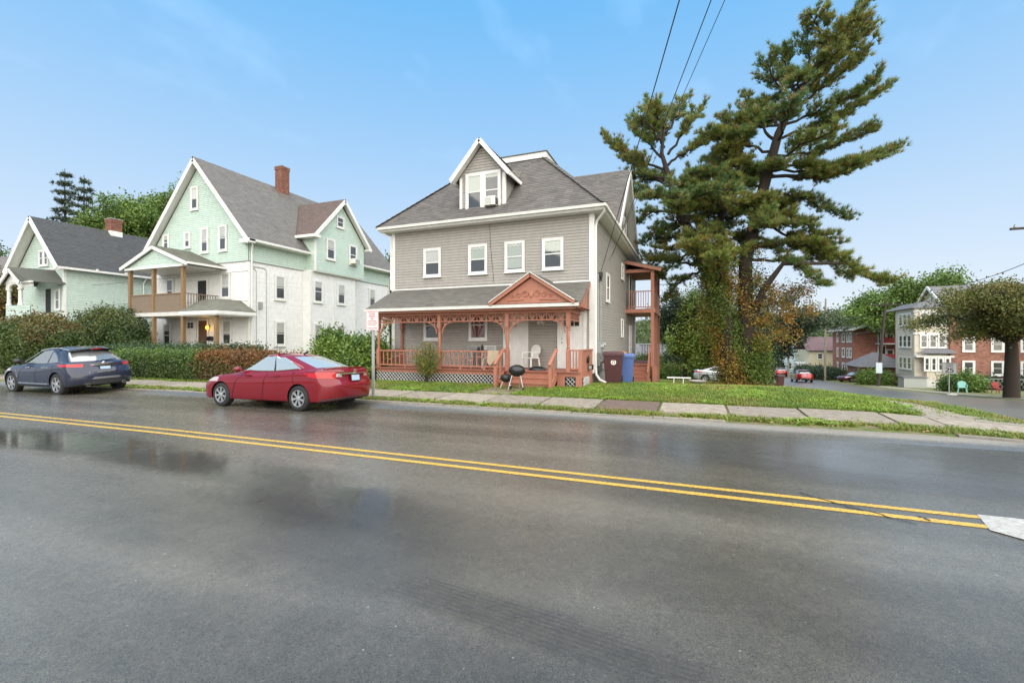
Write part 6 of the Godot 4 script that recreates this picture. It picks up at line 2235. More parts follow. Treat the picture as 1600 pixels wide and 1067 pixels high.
# A broad-leaved tree: trunk, limbs, twigs that carry leaf clumps; clumps gather at the twig ends, so the outline breaks up.
func tree(called: String, label: String, at: Vector3, h: float, rad: Vector3, cy: float, pal: Array, n: int, leaf: float, seed_: int, group := "", bark: Material = null, trunk := 0.0, cat := "tree") -> Node3D:
	rng.seed = seed_
	var t := thing(called, label, cat, at, group)
	var mb := MB.new()
	var tr := trunk if trunk > 0 else h * 0.022
	var lean := Vector3(rr(-0.04, 0.04), 0, rr(-0.04, 0.04)) * h
	var fork := at + lean * 0.5 + Vector3(0, maxf(0.8, cy - rad.y * 0.75), 0)
	limb(mb, [at + Vector3(0, -0.3, 0), at + Vector3(0, 0.15, 0), at.lerp(fork, 0.5) + lean * 0.1, fork], tr * 1.25, tr * 0.75, 9)
	var c := at + Vector3(0, cy, 0)
	var spots := []
	var nl := 7 + int(h / 3)
	for i in nl:
		var a := TAU * (i + rr(-0.3, 0.3)) / nl
		var e := rr(-0.35, 0.95)
		var tip := c + Vector3(cos(a) * cos(e) * rad.x, sin(e) * rad.y, sin(a) * cos(e) * rad.z) * rr(0.62, 1.08)
		var mid := fork.lerp(tip, 0.5) + Vector3(0, rr(0.0, 0.12) * h, 0)
		limb(mb, [fork, mid, tip], tr * 0.5, tr * 0.1, 5)
		for j in 6:
			var s := fork.lerp(mid, rr(0.5, 1.0)) if j < 2 else mid.lerp(tip, rr(0.1, 1.0))
			var d := Vector3(rng.randfn() * rad.x, rng.randfn() * rad.y * 0.7, rng.randfn() * rad.z) * 0.32
			limb(mb, [s, s + d], tr * 0.14, tr * 0.04, 4)
			spots.append([s + d, rr(0.13, 0.26)])
			spots.append([s + d * 0.5, rr(0.10, 0.19)])
	part("trunk", mb, bark if bark else M.bark, t)
	var xs := []
	var cs := []
	var tone := {}
	for i in n:
		var k := rng.randi() % spots.size()
		var sp: Array = spots[k]
		if not tone.has(k): tone[k] = mixc(pal, 0.18)
		var o := Vector3(rng.randfn(), rng.randfn() * 0.75, rng.randfn())
		o = o.normalized() * pow(rng.randf(), 0.5) * float(sp[1]) * Vector3(rad.x, rad.y, rad.z) * 1.25
		var p: Vector3 = sp[0] + o - at
		var s := rr(0.7, 1.3)
		xs.append(Transform3D(rbasis(s), p))
		cs.append((tone[k] as Color).lerp(mixc(pal, 0.25), 0.45))
	scatter("crown", leaf_mesh(leaf), M.leaf, xs, cs, t)
	return t

func leaf_mesh(leaf: float) -> Mesh:
	var key := "clump%.3f" % leaf
	if not kept.has(key): kept[key] = leaf_clump(12, leaf, leaf * 3.4, 31)
	return kept[key]

# A shrub or hedge: leaf clumps through a lumpy volume, thickest near its skin, over bare stems.
func shrub(called: String, label: String, at: Vector3, size: Vector3, pal: Array, n: int, leaf: float, seed_: int, box := false, group := "", cat := "shrub", top: Array = []) -> Node3D:
	rng.seed = seed_
	var t := thing(called, label, cat, at, group)
	var nf := FastNoiseLite.new()
	nf.seed = seed_
	nf.frequency = 0.9
	var st := MB.new()
	var ns := int(8 + size.x * 3)
	for i in ns:
		var a := rr(0, TAU)
		var b := at + Vector3(rr(-0.4, 0.4) * size.x * (1.9 if box else 0.4), -0.1, rr(-0.35, 0.35) * size.z)
		var e := b + Vector3(cos(a) * size.x * (0.08 if box else 0.5), size.y * rr(0.55, 0.8), sin(a) * size.z * 0.4)
		limb(st, [b, b.lerp(e, 0.5) + Vector3(rr(-0.08, 0.08), 0.05, rr(-0.08, 0.08)), e], 0.03, 0.01, 4)
	part("stems", st, M.bark, t)
	var xs := []
	var cs := []
	for i in n:
		var p: Vector3
		if box:
			p = Vector3(rr(-1, 1), rr(0, 1), rr(-1, 1))
			var f := rng.randi() % 5
			var q := 1.0 - pow(rng.randf(), 2.0) * 0.3
			if f < 2: p.z = q
			elif f == 2: p.y = q
			elif f == 3: p.z = -q
			else: p.x = q * (1 if rng.randf() < 0.5 else -1)
		else:
			p = Vector3(rng.randfn(), rng.randfn(), rng.randfn()).normalized() * (1.0 - pow(rng.randf(), 2.0) * 0.5)
			p.y = p.y * 0.5 + 0.5
		var w := Vector3(p.x * size.x, p.y * size.y, p.z * size.z)
		var k := nf.get_noise_3dv(w + at)
		w *= 1.0 + k * (0.10 if box else 0.28)
		if w.y < 0.02: w.y = rr(0.02, 0.3)
		xs.append(Transform3D(rbasis(rr(0.7, 1.25)), w))
		var c := mixc(pal, 0.22)
		if top.size() and p.y > 0.72 + nf.get_noise_2d(w.x * 0.5, 3.0) * 0.4: c = c.lerp(mixc(top, 0.2), 0.75)
		k = nf.get_noise_3d(w.x * 0.55, w.y * 0.6, w.z + 20)
		cs.append(Color(c.r * (1.0 + k * 0.7), c.g * (1.0 + k * 0.5), c.b))
	scatter("leaves", leaf_mesh(leaf), M.leaf, xs, cs, t)
	return t

# A bough of the old pine: out along pts, with flat sprays of needles over its outer part.
func bough(xs: Array, cs: Array, wood: MB, pts: Array, r0: float, pal: Array, tip_pal: Array, len_: float, dens := 1.0, from := 0.25) -> void:
	var path := []
	for i in pts.size() - 1:
		for j in 5: path.append(pts[i].lerp(pts[i + 1], j / 5.0))
	path.append(pts[-1])
	for i in range(1, path.size()):
		path[i] = path[i] + Vector3(rr(-0.1, 0.1), rr(-0.1, 0.1), rr(-0.1, 0.1))
	limb(wood, path, r0, 0.02, 5)
	var n := path.size()
	var tone := mixc(pal, 0.15)
	var total := 0.0
	for i in n - 1: total += path[i].distance_to(path[i + 1])
	var nb := int(total * 7.6 * dens)
	for b in nb:
		var t := lerpf(from, 1.0, (b + rng.randf()) / nb)
		var f := t * (n - 1)
		var i := mini(int(f), n - 2)
		var p: Vector3 = path[i].lerp(path[i + 1], f - i)
		var d: Vector3 = (path[i + 1] - path[i]).normalized()
		var side := d.cross(Vector3.UP)
		if side.length() < 0.2: side = Vector3(rng.randfn(), 0, rng.randfn())
		side = side.normalized() * (1 if b % 2 else -1)
		side = (side + Vector3(rng.randfn(), 0, rng.randfn()) * 0.35).normalized()
		var l := len_ * rr(0.5, 1.2) * (1.2 - 0.6 * t)
		var e := p + (d * 0.65 + side * 0.75).normalized() * l + Vector3(0, l * rr(0.05, 0.4), 0)
		limb(wood, [p, e], 0.018, 0.008, 3)
		var m := maxi(3, int(l * 16.0))
		for k in m:
			var q := p.lerp(e, rr(0.2, 1.03)) + Vector3(rng.randfn(), rng.randfn() * 0.6, rng.randfn()) * 0.10
			var up := ((e - p).normalized() * 0.9 + Vector3(rng.randfn() * 0.35, 0.75 + rng.randfn() * 0.3, rng.randfn() * 0.35)).normalized()
			var s := rr(0.75, 1.3)
			var ax := up.cross(Vector3(rng.randfn(), rng.randfn(), rng.randfn())).normalized()
			xs.append(Transform3D(Basis(ax, up, ax.cross(up)).scaled_local(Vector3(s, s, s)), q))
			var c := tone.lerp(mixc(pal, 0.25), 0.5)
			if rng.randf() < 0.30: c = c.lerp(mixc(tip_pal, 0.2), rr(0.3, 0.9))
			cs.append(c)

func pine() -> void:
	rng.seed = 404
	var D := 27.0
	var at := gp(2.55, D)
	var t := thing("old_pine", "very tall ragged pine with several trunks wrapped in ivy at the corner lawn", "tree", at)
	var wood := MB.new()
	var xs := []
	var cs := []
	var pal := [Color(0.10, 0.18, 0.042), Color(0.15, 0.21, 0.042), Color(0.23, 0.24, 0.044), Color(0.075, 0.165, 0.068), Color(0.20, 0.215, 0.038)]
	var tips := [Color(0.26, 0.21, 0.04), Color(0.29, 0.20, 0.05), Color(0.20, 0.20, 0.04), Color(0.28, 0.14, 0.05)]
	var S := func(x: float, y: float, dz: float) -> Vector3: return P(x, y, D + dz)
	# stems: [x, height, depth offset, radius]
	var stems := [
		[[2.85, -1.2, 0, 0.50], [2.8, 1.2, 0, 0.42], [2.7, 3.6, 0.1, 0.36], [2.7, 6.0, 0.1, 0.33], [3.2, 8.2, 0.2, 0.30], [3.7, 10.4, 0, 0.26], [4.2, 12.4, -0.2, 0.2], [5.0, 14.2, -0.3, 0.14], [6.0, 15.9, -0.2, 0.07], [6.7, 17.3, 0, 0.03]],
		[[1.95, -1.1, -0.3, 0.46], [1.85, 1.2, -0.3, 0.40], [1.7, 3.2, -0.2, 0.35], [1.45, 4.7, -0.2, 0.30], [0.7, 6.2, -0.3, 0.25], [-0.1, 7.8, -0.5, 0.22], [-0.8, 9.2, -0.6, 0.18], [-1.1, 10.6, -0.8, 0.15], [-1.5, 12.0, -0.8, 0.11], [-1.4, 13.2, -0.7, 0.06], [-1.35, 14.2, -0.6, 0.02]],
		[[1.5, 4.4, -0.1, 0.27], [1.45, 5.8, 0.5, 0.24], [1.63, 7.3, 1.0, 0.21], [1.57, 8.8, 1.3, 0.18], [2.1, 10.2, 1.3, 0.13], [2.6, 11.8, 1.2, 0.07], [2.7, 12.8, 1.2, 0.03]],
		[[2.9, 2.6, 0.0, 0.24], [3.5, 4.4, -0.4, 0.18], [4.3, 5.6, -0.8, 0.12], [6.6, 5.4, -1.2, 0.06]]]
	for s in stems:
		var p := []
		var r := []
		for k in s:
			p.append(S.call(k[0], k[1], k[2]))
			r.append(k[3])
		wood.tube(p, r, 9)
	# boughs of the outline: [from x, y, to x, y, lift in the middle, needle length]
	var outs := [
		[3.1, 8.0, 7.8, 5.0, 0.5, 1.1], [3.0, 7.2, 8.5, 4.35, 0.5, 1.1], [2.9, 6.6, 6.3, 5.9, 0.6, 1.0], [3.2, 8.4, 6.6, 6.6, 0.5, 1.0], [3.0, 6.0, 6.0, 4.4, 0.6, 0.9],
		[3.3, 9.6, 7.2, 7.8, 0.4, 0.9], [3.5, 10.2, 8.6, 10.6, -0.5, 1.1], [3.5, 10.4, 9.1, 11.0, -0.7, 1.1], [3.6, 10.7, 7.6, 9.9, -0.2, 1.0], [3.7, 11.4, 8.6, 12.2, -0.4, 1.0], [3.7, 11.0, 6.2, 9.6, 0.2, 0.9],
		[4.0, 12.2, 9.0, 14.4, -0.5, 1.0], [4.2, 12.8, 8.0, 13.8, -0.3, 1.1], [4.6, 13.6, 7.8, 15.4, -0.2, 1.1], [4.8, 14.0, 7.3, 16.2, -0.1, 1.0], [5.3, 14.8, 8.2, 16.9, -0.2, 0.9], [5.9, 15.6, 7.8, 17.6, -0.2, 0.7], [6.2, 16.2, 6.6, 17.3, 0, 0.7], [5.6, 15.2, 5.2, 16.8, 0, 0.8],
		[5.0, 14.4, 4.3, 17.0, 0, 0.9], [4.6, 13.6, 3.5, 15.8, 0.1, 1.0], [4.3, 12.8, 2.9, 14.6, 0.1, 1.0], [4.0, 12.2, 2.3, 13.4, 0.2, 1.0], [3.8, 11.6, 1.6, 12.2, 0.3, 1.0], [3.6, 10.8, 1.9, 10.9, 0.2, 0.9], [3.4, 9.9, 2.0, 9.3, 0.3, 0.9],
		[3.2, 8.6, 4.9, 8.9, 0.3, 0.9], [3.1, 7.8, 4.8, 7.4, 0.3, 0.9], [2.9, 6.8, 4.4, 6.3, 0.3, 0.9],
		[-1.2, 10.4, -4.7, 14.0, -0.3, 1.0], [-1.3, 11.4, -4.4, 13.4, -0.2, 1.0], [-1.4, 12.0, -3.3, 14.6, 0, 0.9], [-1.4, 12.6, -2.2, 15.4, 0, 0.8], [-1.3, 13.4, -0.4, 15.9, 0, 0.8], [-1.2, 12.2, 0.6, 14.6, 0, 0.9], [-1.2, 11.6, 0.9, 13.2, 0.1, 0.9], [-1.3, 10.8, -3.7, 11.6, 0.2, 1.0], [-1.0, 9.8, -4.0, 10.2, 0.3, 1.0], [-0.8, 9.0, -3.4, 8.6, 0.3, 0.9], [-0.5, 8.2, -2.6, 7.4, 0.3, 0.9], [-0.2, 7.4, -2.4, 6.0, 0.3, 0.9], [0.2, 6.6, -1.6, 5.4, 0.3, 0.9], [0.5, 5.6, -1.4, 4.2, 0.3, 0.8],
		[-0.7, 8.8, 1.2, 9.4, 0.3, 0.9], [-1.1, 10.2, 0.7, 10.9, 0.2, 0.9], [0.0, 7.0, 1.2, 7.4, 0.2, 0.8], [0.4, 5.9, -2.5, 6.5, 0.1, 0.8],
		[1.6, 7.0, 0.0, 8.4, 0.2, 0.8], [1.7, 8.6, 0.4, 10.0, 0.2, 0.9], [2.2, 10.2, 0.9, 11.9, 0.2, 0.9], [2.5, 11.6, 1.6, 13.6, 0.1, 0.9], [2.6, 12.6, 3.2, 14.2, 0, 0.8], [1.6, 6.8, 2.9, 7.6, 0.2, 0.8]]
	for o in outs:
		var a: Vector3 = S.call(o[0], o[1], 0)
		var e: Vector3 = S.call(o[2], o[3], rr(-1.6, 1.6))
		var m := a.lerp(e, 0.5) + Vector3(0, o[4], 0)
		bough(xs, cs, wood, [a, m, e], 0.085, pal, tips, o[5], 1.0, 0.3)
	# boughs towards and away from the street
	for i in 62:
		var st: Array = stems[[0, 0, 2, 1, 1, 2][i % 6]]
		var k := rng.randi_range(3, st.size() - 2)
		var a: Vector3 = S.call(st[k][0], st[k][1] + rr(-0.8, 0.8), st[k][2])
		var reach := rr(1.6, 3.9) * (1.0 if st[k][1] < 13 else 0.6)
		var sgn := -1.0 if i % 2 else 1.0
		var e := a + Vector3(rr(-0.8, 0.8) * reach, rr(-0.12, 0.45) * reach, sgn * reach)
		bough(xs, cs, wood, [a, a.lerp(e, 0.5) + Vector3(0, 0.2, 0), e], 0.07, pal, tips, 0.9, 0.9, 0.3)
	for i in 7:                                  # bare dead sticks
		var st: Array = stems[[0, 1, 2][i % 3]]
		var k := rng.randi_range(2, 4)
		var a: Vector3 = S.call(st[k][0], st[k][1], st[k][2])
		limb(wood, [a, a + Vector3(rr(-1.8, 1.8), rr(-0.2, 0.7), rr(-0.6, 0.6))], 0.05, 0.015, 4)
	part("trunks", wood, M.bark, t)
	for i in xs.size(): xs[i].origin -= at
	scatter("needles", needle_tuft(22, 0.25, 0.012, 5), M.needle, xs, cs, t)
	# the ivy and creepers on the trunks
	var iv := thing("ivy", "green and orange ivy climbing the trunks of the tall pine", "creeper", at)
	var lx := []
	var lc := []
	var green := [Color(0.09, 0.14, 0.018), Color(0.13, 0.18, 0.02), Color(0.05, 0.10, 0.016)]
	var gold := [Color(0.36, 0.15, 0.02), Color(0.30, 0.18, 0.025), Color(0.24, 0.085, 0.02), Color(0.22, 0.16, 0.02)]
	for i in 3900:
		var y := pow(rng.randf(), 1.0) * 8.0
		var s: Array = stems[[0, 1, 1, 2][rng.randi() % 4]]
		if y - 1.1 < s[0][1]: continue
		var j := 0
		while j < s.size() - 2 and s[j + 1][1] < y - 1.1: j += 1
		var f := clampf((y - 1.1 - s[j][1]) / maxf(0.1, s[j + 1][1] - s[j][1]), 0, 1)
		var cx := lerpf(s[j][0], s[j + 1][0], f)
		var cz := lerpf(s[j][2], s[j + 1][2], f)
		var w := 0.42 + 0.45 * exp(-y * 1.1) + 0.14 * sin(y * 2.3 + cx * 2.0) + (0.55 * pow(rng.randf(), 2.0) if y > 3.2 else 0.08 * rng.randf())
		var a := rng.randf() * TAU
		if s == stems[0] and y > 1.6 and sin(a) > -0.45 and rng.randf() < 0.5: continue   # bare bark on the side to the street
		if s != stems[0] and y > 1.2 and y < 5.0 and sin(a * 2.0 + y * 1.5) > 0.35 and rng.randf() < 0.8: continue
		var q := P(cx + cos(a) * w * rr(0.7, 1.3), y - 1.1 + rr(-0.1, 0.1), D + cz - sin(a) * w * rr(0.7, 1.3))
		var gfrac := clampf(0.30 + 0.75 * sin(q.x * 2.6 + y * 1.3 + 1.0) + rng.randfn() * 0.3, 0, 1)
		lx.append(Transform3D(rbasis(rr(0.6, 1.1)), q - at))
		lc.append(mixc(green, 0.25).lerp(mixc(gold, 0.25), gfrac * 0.8))
	for i in 1700:                               # loose orange sprays to the right, gold and green ones to the left
		var left := rng.randf() < 0.45
		var q: Vector3 = S.call(rr(0.5, 1.6) if left else rr(3.0, 5.9), rr(1.8, 5.8) if left else 0.0, rr(-0.8, 0.9))
		if not left:
			var band := floorf(rng.randf() * 4.0)
			q.y = 1.7 + band * 0.95 + sin(q.x * 1.7 + band) * 0.35 + rng.randfn() * 0.22
			if q.x > 5.2 - 0.35 * band and band < 2.0: continue
		if sin(q.x * 5.0 + q.y * 4.0) > 0.55: continue
		lx.append(Transform3D(rbasis(rr(0.6, 1.1)), q - at))
		lc.append(mixc(green, 0.25).lerp(mixc(gold, 0.2), rng.randf() * 0.5) if left else mixc(gold, 0.25).lerp(mixc(green, 0.2), rng.randf() * 0.6))
	for i in 900:
		var q: Vector3 = S.call(rr(2.8, 3.8), rr(-0.9, 1.7), rr(-0.8, 0.6))
		q.y = at.y + (q.y + 0.9) * (1.0 - absf(q.x - 3.4) * 0.5)
		lx.append(Transform3D(rbasis(rr(0.6, 1.0)), q - at))
		lc.append(mixc(green, 0.3))
	scatter("ivy_leaves", leaf_mesh(0.11), M.leaf, lx, lc, iv)
	var fx := []
	var fc := []
	for i in 900:
		var a := rng.randf() * TAU
		var r := pow(rng.randf(), 0.7) * 2.6
		fx.append(Transform3D(rbasis(rr(0.5, 0.9)), gp(2.4 + cos(a) * r * 1.3, D - 0.4 + sin(a) * r * 0.7, 0.03) - at))
		fc.append(mixc([Color(0.22, 0.09, 0.03), Color(0.16, 0.06, 0.025), Color(0.28, 0.14, 0.03)], 0.3))
	scatter("fallen_leaves", leaf_mesh(0.07), M.leaf, fx, fc, iv)

# A spruce: one straight trunk with tiers of drooping boughs.
func spruce(label: String, at: Vector3, h: float, rad: float, seed_: int) -> void:
	rng.seed = seed_
	var t := thing("spruce", label, "tree", at, "spruces behind the pale green house")
	var wood := MB.new()
	limb(wood, [at + Vector3(0, -0.5, 0), at + Vector3(0, h * 0.5, 0), at + Vector3(0, h, 0)], h * 0.014, 0.03, 7)
	var xs := []
	var cs := []
	var pal := [Color(0.055, 0.082, 0.055), Color(0.075, 0.10, 0.06), Color(0.045, 0.07, 0.05)]
	var y := h * 0.2
	while y < h * 0.99:
		var f := 1.0 - (y - h * 0.2) / (h * 0.8)
		var n := 6
		for i in n:
			var a := TAU * i / n + y * 1.7 + rr(-0.3, 0.3)
			var l := rad * (0.12 + 0.88 * pow(f, 0.85)) * rr(0.6, 1.1)
			var p := at + Vector3(0, y, 0)
			var m := p + Vector3(cos(a), 0.05, sin(a)) * l * 0.55
			var e := p + Vector3(cos(a), -0.12, sin(a)) * l
			limb(wood, [p, m, e], 0.05, 0.015, 3)
			for k in maxi(3, int(l * 7)):
				var q := rng.randf()
				var b := (p.lerp(m, q * 2) if q < 0.5 else m.lerp(e, q * 2 - 1)) + Vector3(rng.randfn(), rng.randfn() * 0.4 - 0.15, rng.randfn()) * Vector3(1, 0.5, 1) * l * 0.10
				xs.append(Transform3D(rbasis(rr(0.8, 1.4)), b - at))
				cs.append(mixc(pal, 0.25))
		y += h * 0.048
	part("trunk", wood, M.bark, t)
	scatter("needles", needle_tuft(16, 0.5, 0.04, 6), M.needle, xs, cs, t)

func plants() -> void:
	pine()
	var green := [Color(0.045, 0.090, 0.018), Color(0.07, 0.125, 0.022), Color(0.10, 0.15, 0.028)]
	var dark := [Color(0.028, 0.052, 0.022), Color(0.042, 0.070, 0.026), Color(0.022, 0.042, 0.02)]
	var bright := [Color(0.095, 0.17, 0.024), Color(0.145, 0.22, 0.032), Color(0.065, 0.125, 0.02)]
	var hedge := [Color(0.035, 0.068, 0.014), Color(0.055, 0.095, 0.018), Color(0.085, 0.115, 0.022)]
	var turning := [Color(0.10, 0.115, 0.022), Color(0.15, 0.10, 0.028), Color(0.065, 0.085, 0.018), Color(0.19, 0.085, 0.03)]
	# behind the houses on the left
	spruce("taller spruce behind the pale green house, its single pointed top higher", P(-69.5, -0.2, 31), 22.5, 4.3, 11)
	spruce("shorter spruce close right of the taller one behind the pale green house", P(-65.6, -0.2, 31), 21.2, 4.0, 12)
	tree("maple_tree", "round bright green tree between the pale green and the mint houses", P(-57.4, -0.3, 33), 18.5, Vector3(4.0, 4.6, 4.2), 14.8, bright, 3000, 0.26, 21)
	tree("low_tree", "small green tree peeping over the pale green house's roof by its chimney", P(-58.6, -0.3, 29), 14, Vector3(1.8, 2.0, 1.8), 13.2, bright, 700, 0.22, 22)
	tree("far_tree", "distant dark tree at the left edge beyond the brown roof", P(-96, -0.3, 30), 15, Vector3(7, 4, 7), 12.5, green, 1400, 0.34, 23)
	tree("autumn_tree", "rust-tinged tree at the far left in front of the brown-roofed house", P(-47.5, 0, 17.8), 8.5, Vector3(2.2, 3.4, 2.2), 5.2, turning, 1500, 0.17, 24)
	tree("yard_tree", "dark leafy tree in the gap between the mint house and the grey house", P(-27.6, 0, 37), 11.5, Vector3(2.8, 5.2, 2.8), 6.2, green, 2200, 0.2, 25)
	tree("yard_tree", "low bushy tree low in the gap behind the grey house's left corner", P(-14.6, 0, 22), 5.0, Vector3(1.6, 2.2, 1.6), 2.4, green, 1300, 0.15, 26)
	# front gardens on the left
	shrub("big_shrub", "huge rounded shrub with reddish top at the left edge behind the navy car", P(-34.8, 0.0, 14.2), Vector3(3.8, 3.0, 1.5), hedge, 8500, 0.11, 31, false, "", "shrub", turning)
	shrub("big_shrub", "second rounded shrub with olive top between the pale and mint houses", P(-33.0, 0.0, 16.8), Vector3(3.2, 3.5, 1.2), hedge, 6500, 0.11, 32, false, "", "shrub", [Color(0.10, 0.115, 0.03), Color(0.07, 0.10, 0.03)])
	shrub("ragged_hedge", "ragged green hedge along the pavement behind the navy car", P(-23.3, 0.02, 14.0), Vector3(3.3, 1.08, 0.45), hedge, 7500, 0.075, 33, true, "", "hedge", bright)
	shrub("ragged_hedge", "rust-brown stretch of hedge behind the red car's front end", P(-18.2, 0.02, 14.0), Vector3(1.9, 1.10, 0.45), [Color(0.13, 0.08, 0.025), Color(0.09, 0.07, 0.02), Color(0.06, 0.07, 0.02)], 4300, 0.075, 34, true, "", "hedge", [Color(0.22, 0.085, 0.02), Color(0.16, 0.07, 0.02)])
	shrub("clipped_hedge", "smooth dark clipped hedge in front of the mint house's porch", P(-24.8, 0.05, 15.6), Vector3(5.3, 1.32, 0.6), dark, 7000, 0.08, 35, true, "", "hedge", [Color(0.035, 0.075, 0.025)])
	shrub("garden_shrub", "yellowish low shrub behind the middle of the red car", P(-15.1, 0.02, 14.0), Vector3(1.5, 1.05, 0.5), turning, 2000, 0.08, 36, false)
	shrub("garden_shrub", "leafy light green shrub standing tall behind the red car's rear window", P(-14.9, 0.05, 16.2), Vector3(0.95, 1.9, 0.8), bright, 1700, 0.12, 37, false)
	shrub("garden_shrub", "broad dense green shrub beside the grey house's porch railing", P(-12.95, 0.05, 15.9), Vector3(0.75, 1.72, 0.9), bright, 1900, 0.11, 38, false)
	# by the grey house's porch
	rng.seed = 77
	var p := gp(-9.45, 15.05)
	var t := thing("porch_bush", "wispy yellow-green bush on one dark stem before the porch railing", "shrub", p)
	var mb := MB.new()
	var xs := []
	var cs := []
	limb(mb, [p + Vector3(0, -0.05, 0), p + Vector3(0.02, 0.3, 0)], 0.09, 0.06, 7)
	for i in 26:
		var a := rr(0, TAU)
		var e := p + Vector3(cos(a) * rr(0.15, 0.8), rr(0.75, 1.55), sin(a) * rr(0.1, 0.45))
		var m := p.lerp(e, 0.5) + Vector3(0, 0.12, 0)
		limb(mb, [p + Vector3(0, 0.25, 0), m, e], 0.016, 0.006, 4)
		for k in 22:
			xs.append(Transform3D(rbasis(rr(0.6, 1.0)), m.lerp(e, rr(-0.5, 1.0)) + Vector3(rng.randfn(), rng.randfn(), rng.randfn()) * 0.07 - p))
			cs.append(mixc([Color(0.14, 0.16, 0.025), Color(0.20, 0.17, 0.03), Color(0.10, 0.13, 0.022)], 0.25))
	part("stems", mb, M.bark, t)
	scatter("leaves", leaf_mesh(0.055), M.leaf, xs, cs, t)
	# behind the corner lawn
	tree("back_tree", "dark small-leaved tree right of the back porch, sky showing through its top", P(-0.6, gh(-0.6, 48), 48), 9.6, Vector3(3.0, 4.2, 3.0), 5.4, dark, 3300, 0.17, 41)
	tree("back_tree", "bright green tree filling in left of the pine's trunks", P(1.5, gh(1.5, 47), 47), 12.0, Vector3(2.4, 5.8, 2.4), 5.2, [Color(0.12, 0.20, 0.026), Color(0.18, 0.24, 0.03), Color(0.09, 0.15, 0.022), Color(0.22, 0.19, 0.03)], 3600, 0.19, 42)
	tree("back_tree", "spreading dark tree right of the pine overhanging the side street", P(9.0, gh(9, 62), 62), 10.5, Vector3(4.4, 4.2, 4.5), 6.4, dark, 3600, 0.22, 43)
	tree("back_tree", "low dark tree just right of the pine's ivy behind the maroon bin", P(6.4, gh(6, 58), 58), 8.0, Vector3(2.4, 3.2, 2.4), 4.2, dark, 1700, 0.2, 44)
	shrub("garden_bed", "flower bed and bushes along the back of the lawn", P(-0.5, gh(0, 54), 54), Vector3(3.6, 1.5, 0.8), bright, 1500, 0.15, 45, false, "", "shrub", [Color(0.3, 0.22, 0.03), Color(0.1, 0.15, 0.03)])
	shrub("back_hedge", "green bushes closing the view at the back left of the lawn", P(-4.0, gh(-4, 56), 56), Vector3(3.5, 2.6, 1.0), green, 1800, 0.17, 46, false)
	# across the side street
	tree("street_maple", "wide maple with olive leaves and thick dark trunk at the right edge", P(17.6, gh(17.6, 35.8) - 0.35, 35.8), 8.2, Vector3(4.1, 2.8, 4.2), 5.7, [Color(0.11, 0.135, 0.024), Color(0.16, 0.17, 0.03), Color(0.08, 0.11, 0.022), Color(0.19, 0.125, 0.035)], 7500, 0.12, 51, "", M.bark, 0.36)
	tree("far_maple", "big light green tree rising behind the brick house's gable", P(30, -4.5, 84), 14, Vector3(8.5, 5.0, 6), 11.2, bright, 3600, 0.32, 52)
	shrub("clipped_hedge", "long clipped dark hedge beside the side street before the cream house", P(19.6, gh(19.6, 88) - 0.2, 88), Vector3(2.3, 1.7, 5.5), dark, 2600, 0.2, 54, true, "", "hedge")
	shrub("yard_bush", "big round green bush before the brick garage", P(20.3, gh(20, 66) - 0.1, 66), Vector3(1.7, 1.6, 1.4), bright, 900, 0.17, 55, false)
	shrub("yard_bush", "olive bush right of the round bush before the brick garage", P(22.4, gh(22, 67) - 0.1, 67), Vector3(1.5, 1.2, 1.2), turning, 600, 0.17, 56, false)
	shrub("yard_bush", "leafy bush with flowers by the maple's trunk before the brick house", P(21.5, gh(21, 50) - 0.1, 50), Vector3(1.4, 1.5, 1.0), bright, 700, 0.16, 57, false)
	for k in [[26.5, 61.0, "low dark bush under the left ground-floor window of the brick house"], [28.5, 61.0, "low dark bush between the ground-floor windows of the brick house"], [30.7, 61.0, "low dark bush left of the paired window of the brick house"]]:
		shrub("yard_bush", k[2], P(k[0], -3.0, k[1]), Vector3(0.9, 1.0, 0.6), dark, 260, 0.16, 58 + int(k[0]), false)
	var cyp := shrub("cypress", "small dark column-shaped evergreen far down the side street", P(16.6, gh(16, 110), 110), Vector3(1.4, 3.0, 1.2), dark, 500, 0.24, 61, false)
	# the wooded hill far off
	rng.seed = 91
	var hill := sheet(lines([-60, 12, 300]), lines([170, 12, 420]), func(x, d):
		var k := sst(180, 300, d)
		return Vector3(x, gh(x, d) - 1.0 + k * (15.0 + 5.0 * sin(x * 0.03) + 3.0 * sin(x * 0.08 + 1.0)), -d))
	struct("hill", hill, M.soil, "wooded hill far behind the side street")
	xs = []
	cs = []
	for i in 9000:
		var d := rr(180, 330)
		var x := rr(-50, 240)
		var k := sst(180, 300, d)
		var big := rr(1.5, 5.5)
		var o := Vector3(x, gh(x, d) - 1.0 + k * (15.0 + 5.0 * sin(x * 0.03) + 3.0 * sin(x * 0.08 + 1.0)) + big, -d)
		xs.append(Transform3D(rbasis(rr(5.0, 9.0)), o))
		cs.append(mixc([Color(0.05, 0.085, 0.025), Color(0.075, 0.11, 0.03), Color(0.04, 0.07, 0.024), Color(0.10, 0.12, 0.03)], 0.25))
	var wo := scatter("woodland", leaf_mesh(0.16), M.leaf, xs, cs, self)
	wo.set_meta("label", "green woodland covering the far hill")

# --- small things ----------------------------------------------------------------------------------------------------
func words(par: Node, s: String, at: Vector3, b: Basis, size: float, m: Material, bold := false) -> void:
	var tm := TextMesh.new()
	tm.text = s
	var f := SystemFont.new()
	f.font_names = PackedStringArray(["Droid Sans"])
	f.font_weight = 700 if bold else 400
	tm.font = f
	tm.font_size = 64
	tm.pixel_size = size / 64.0
	tm.depth = 0.002
	put("lettering", tm, m, par, Transform3D(b, at - base.get(par, Vector3.ZERO)))

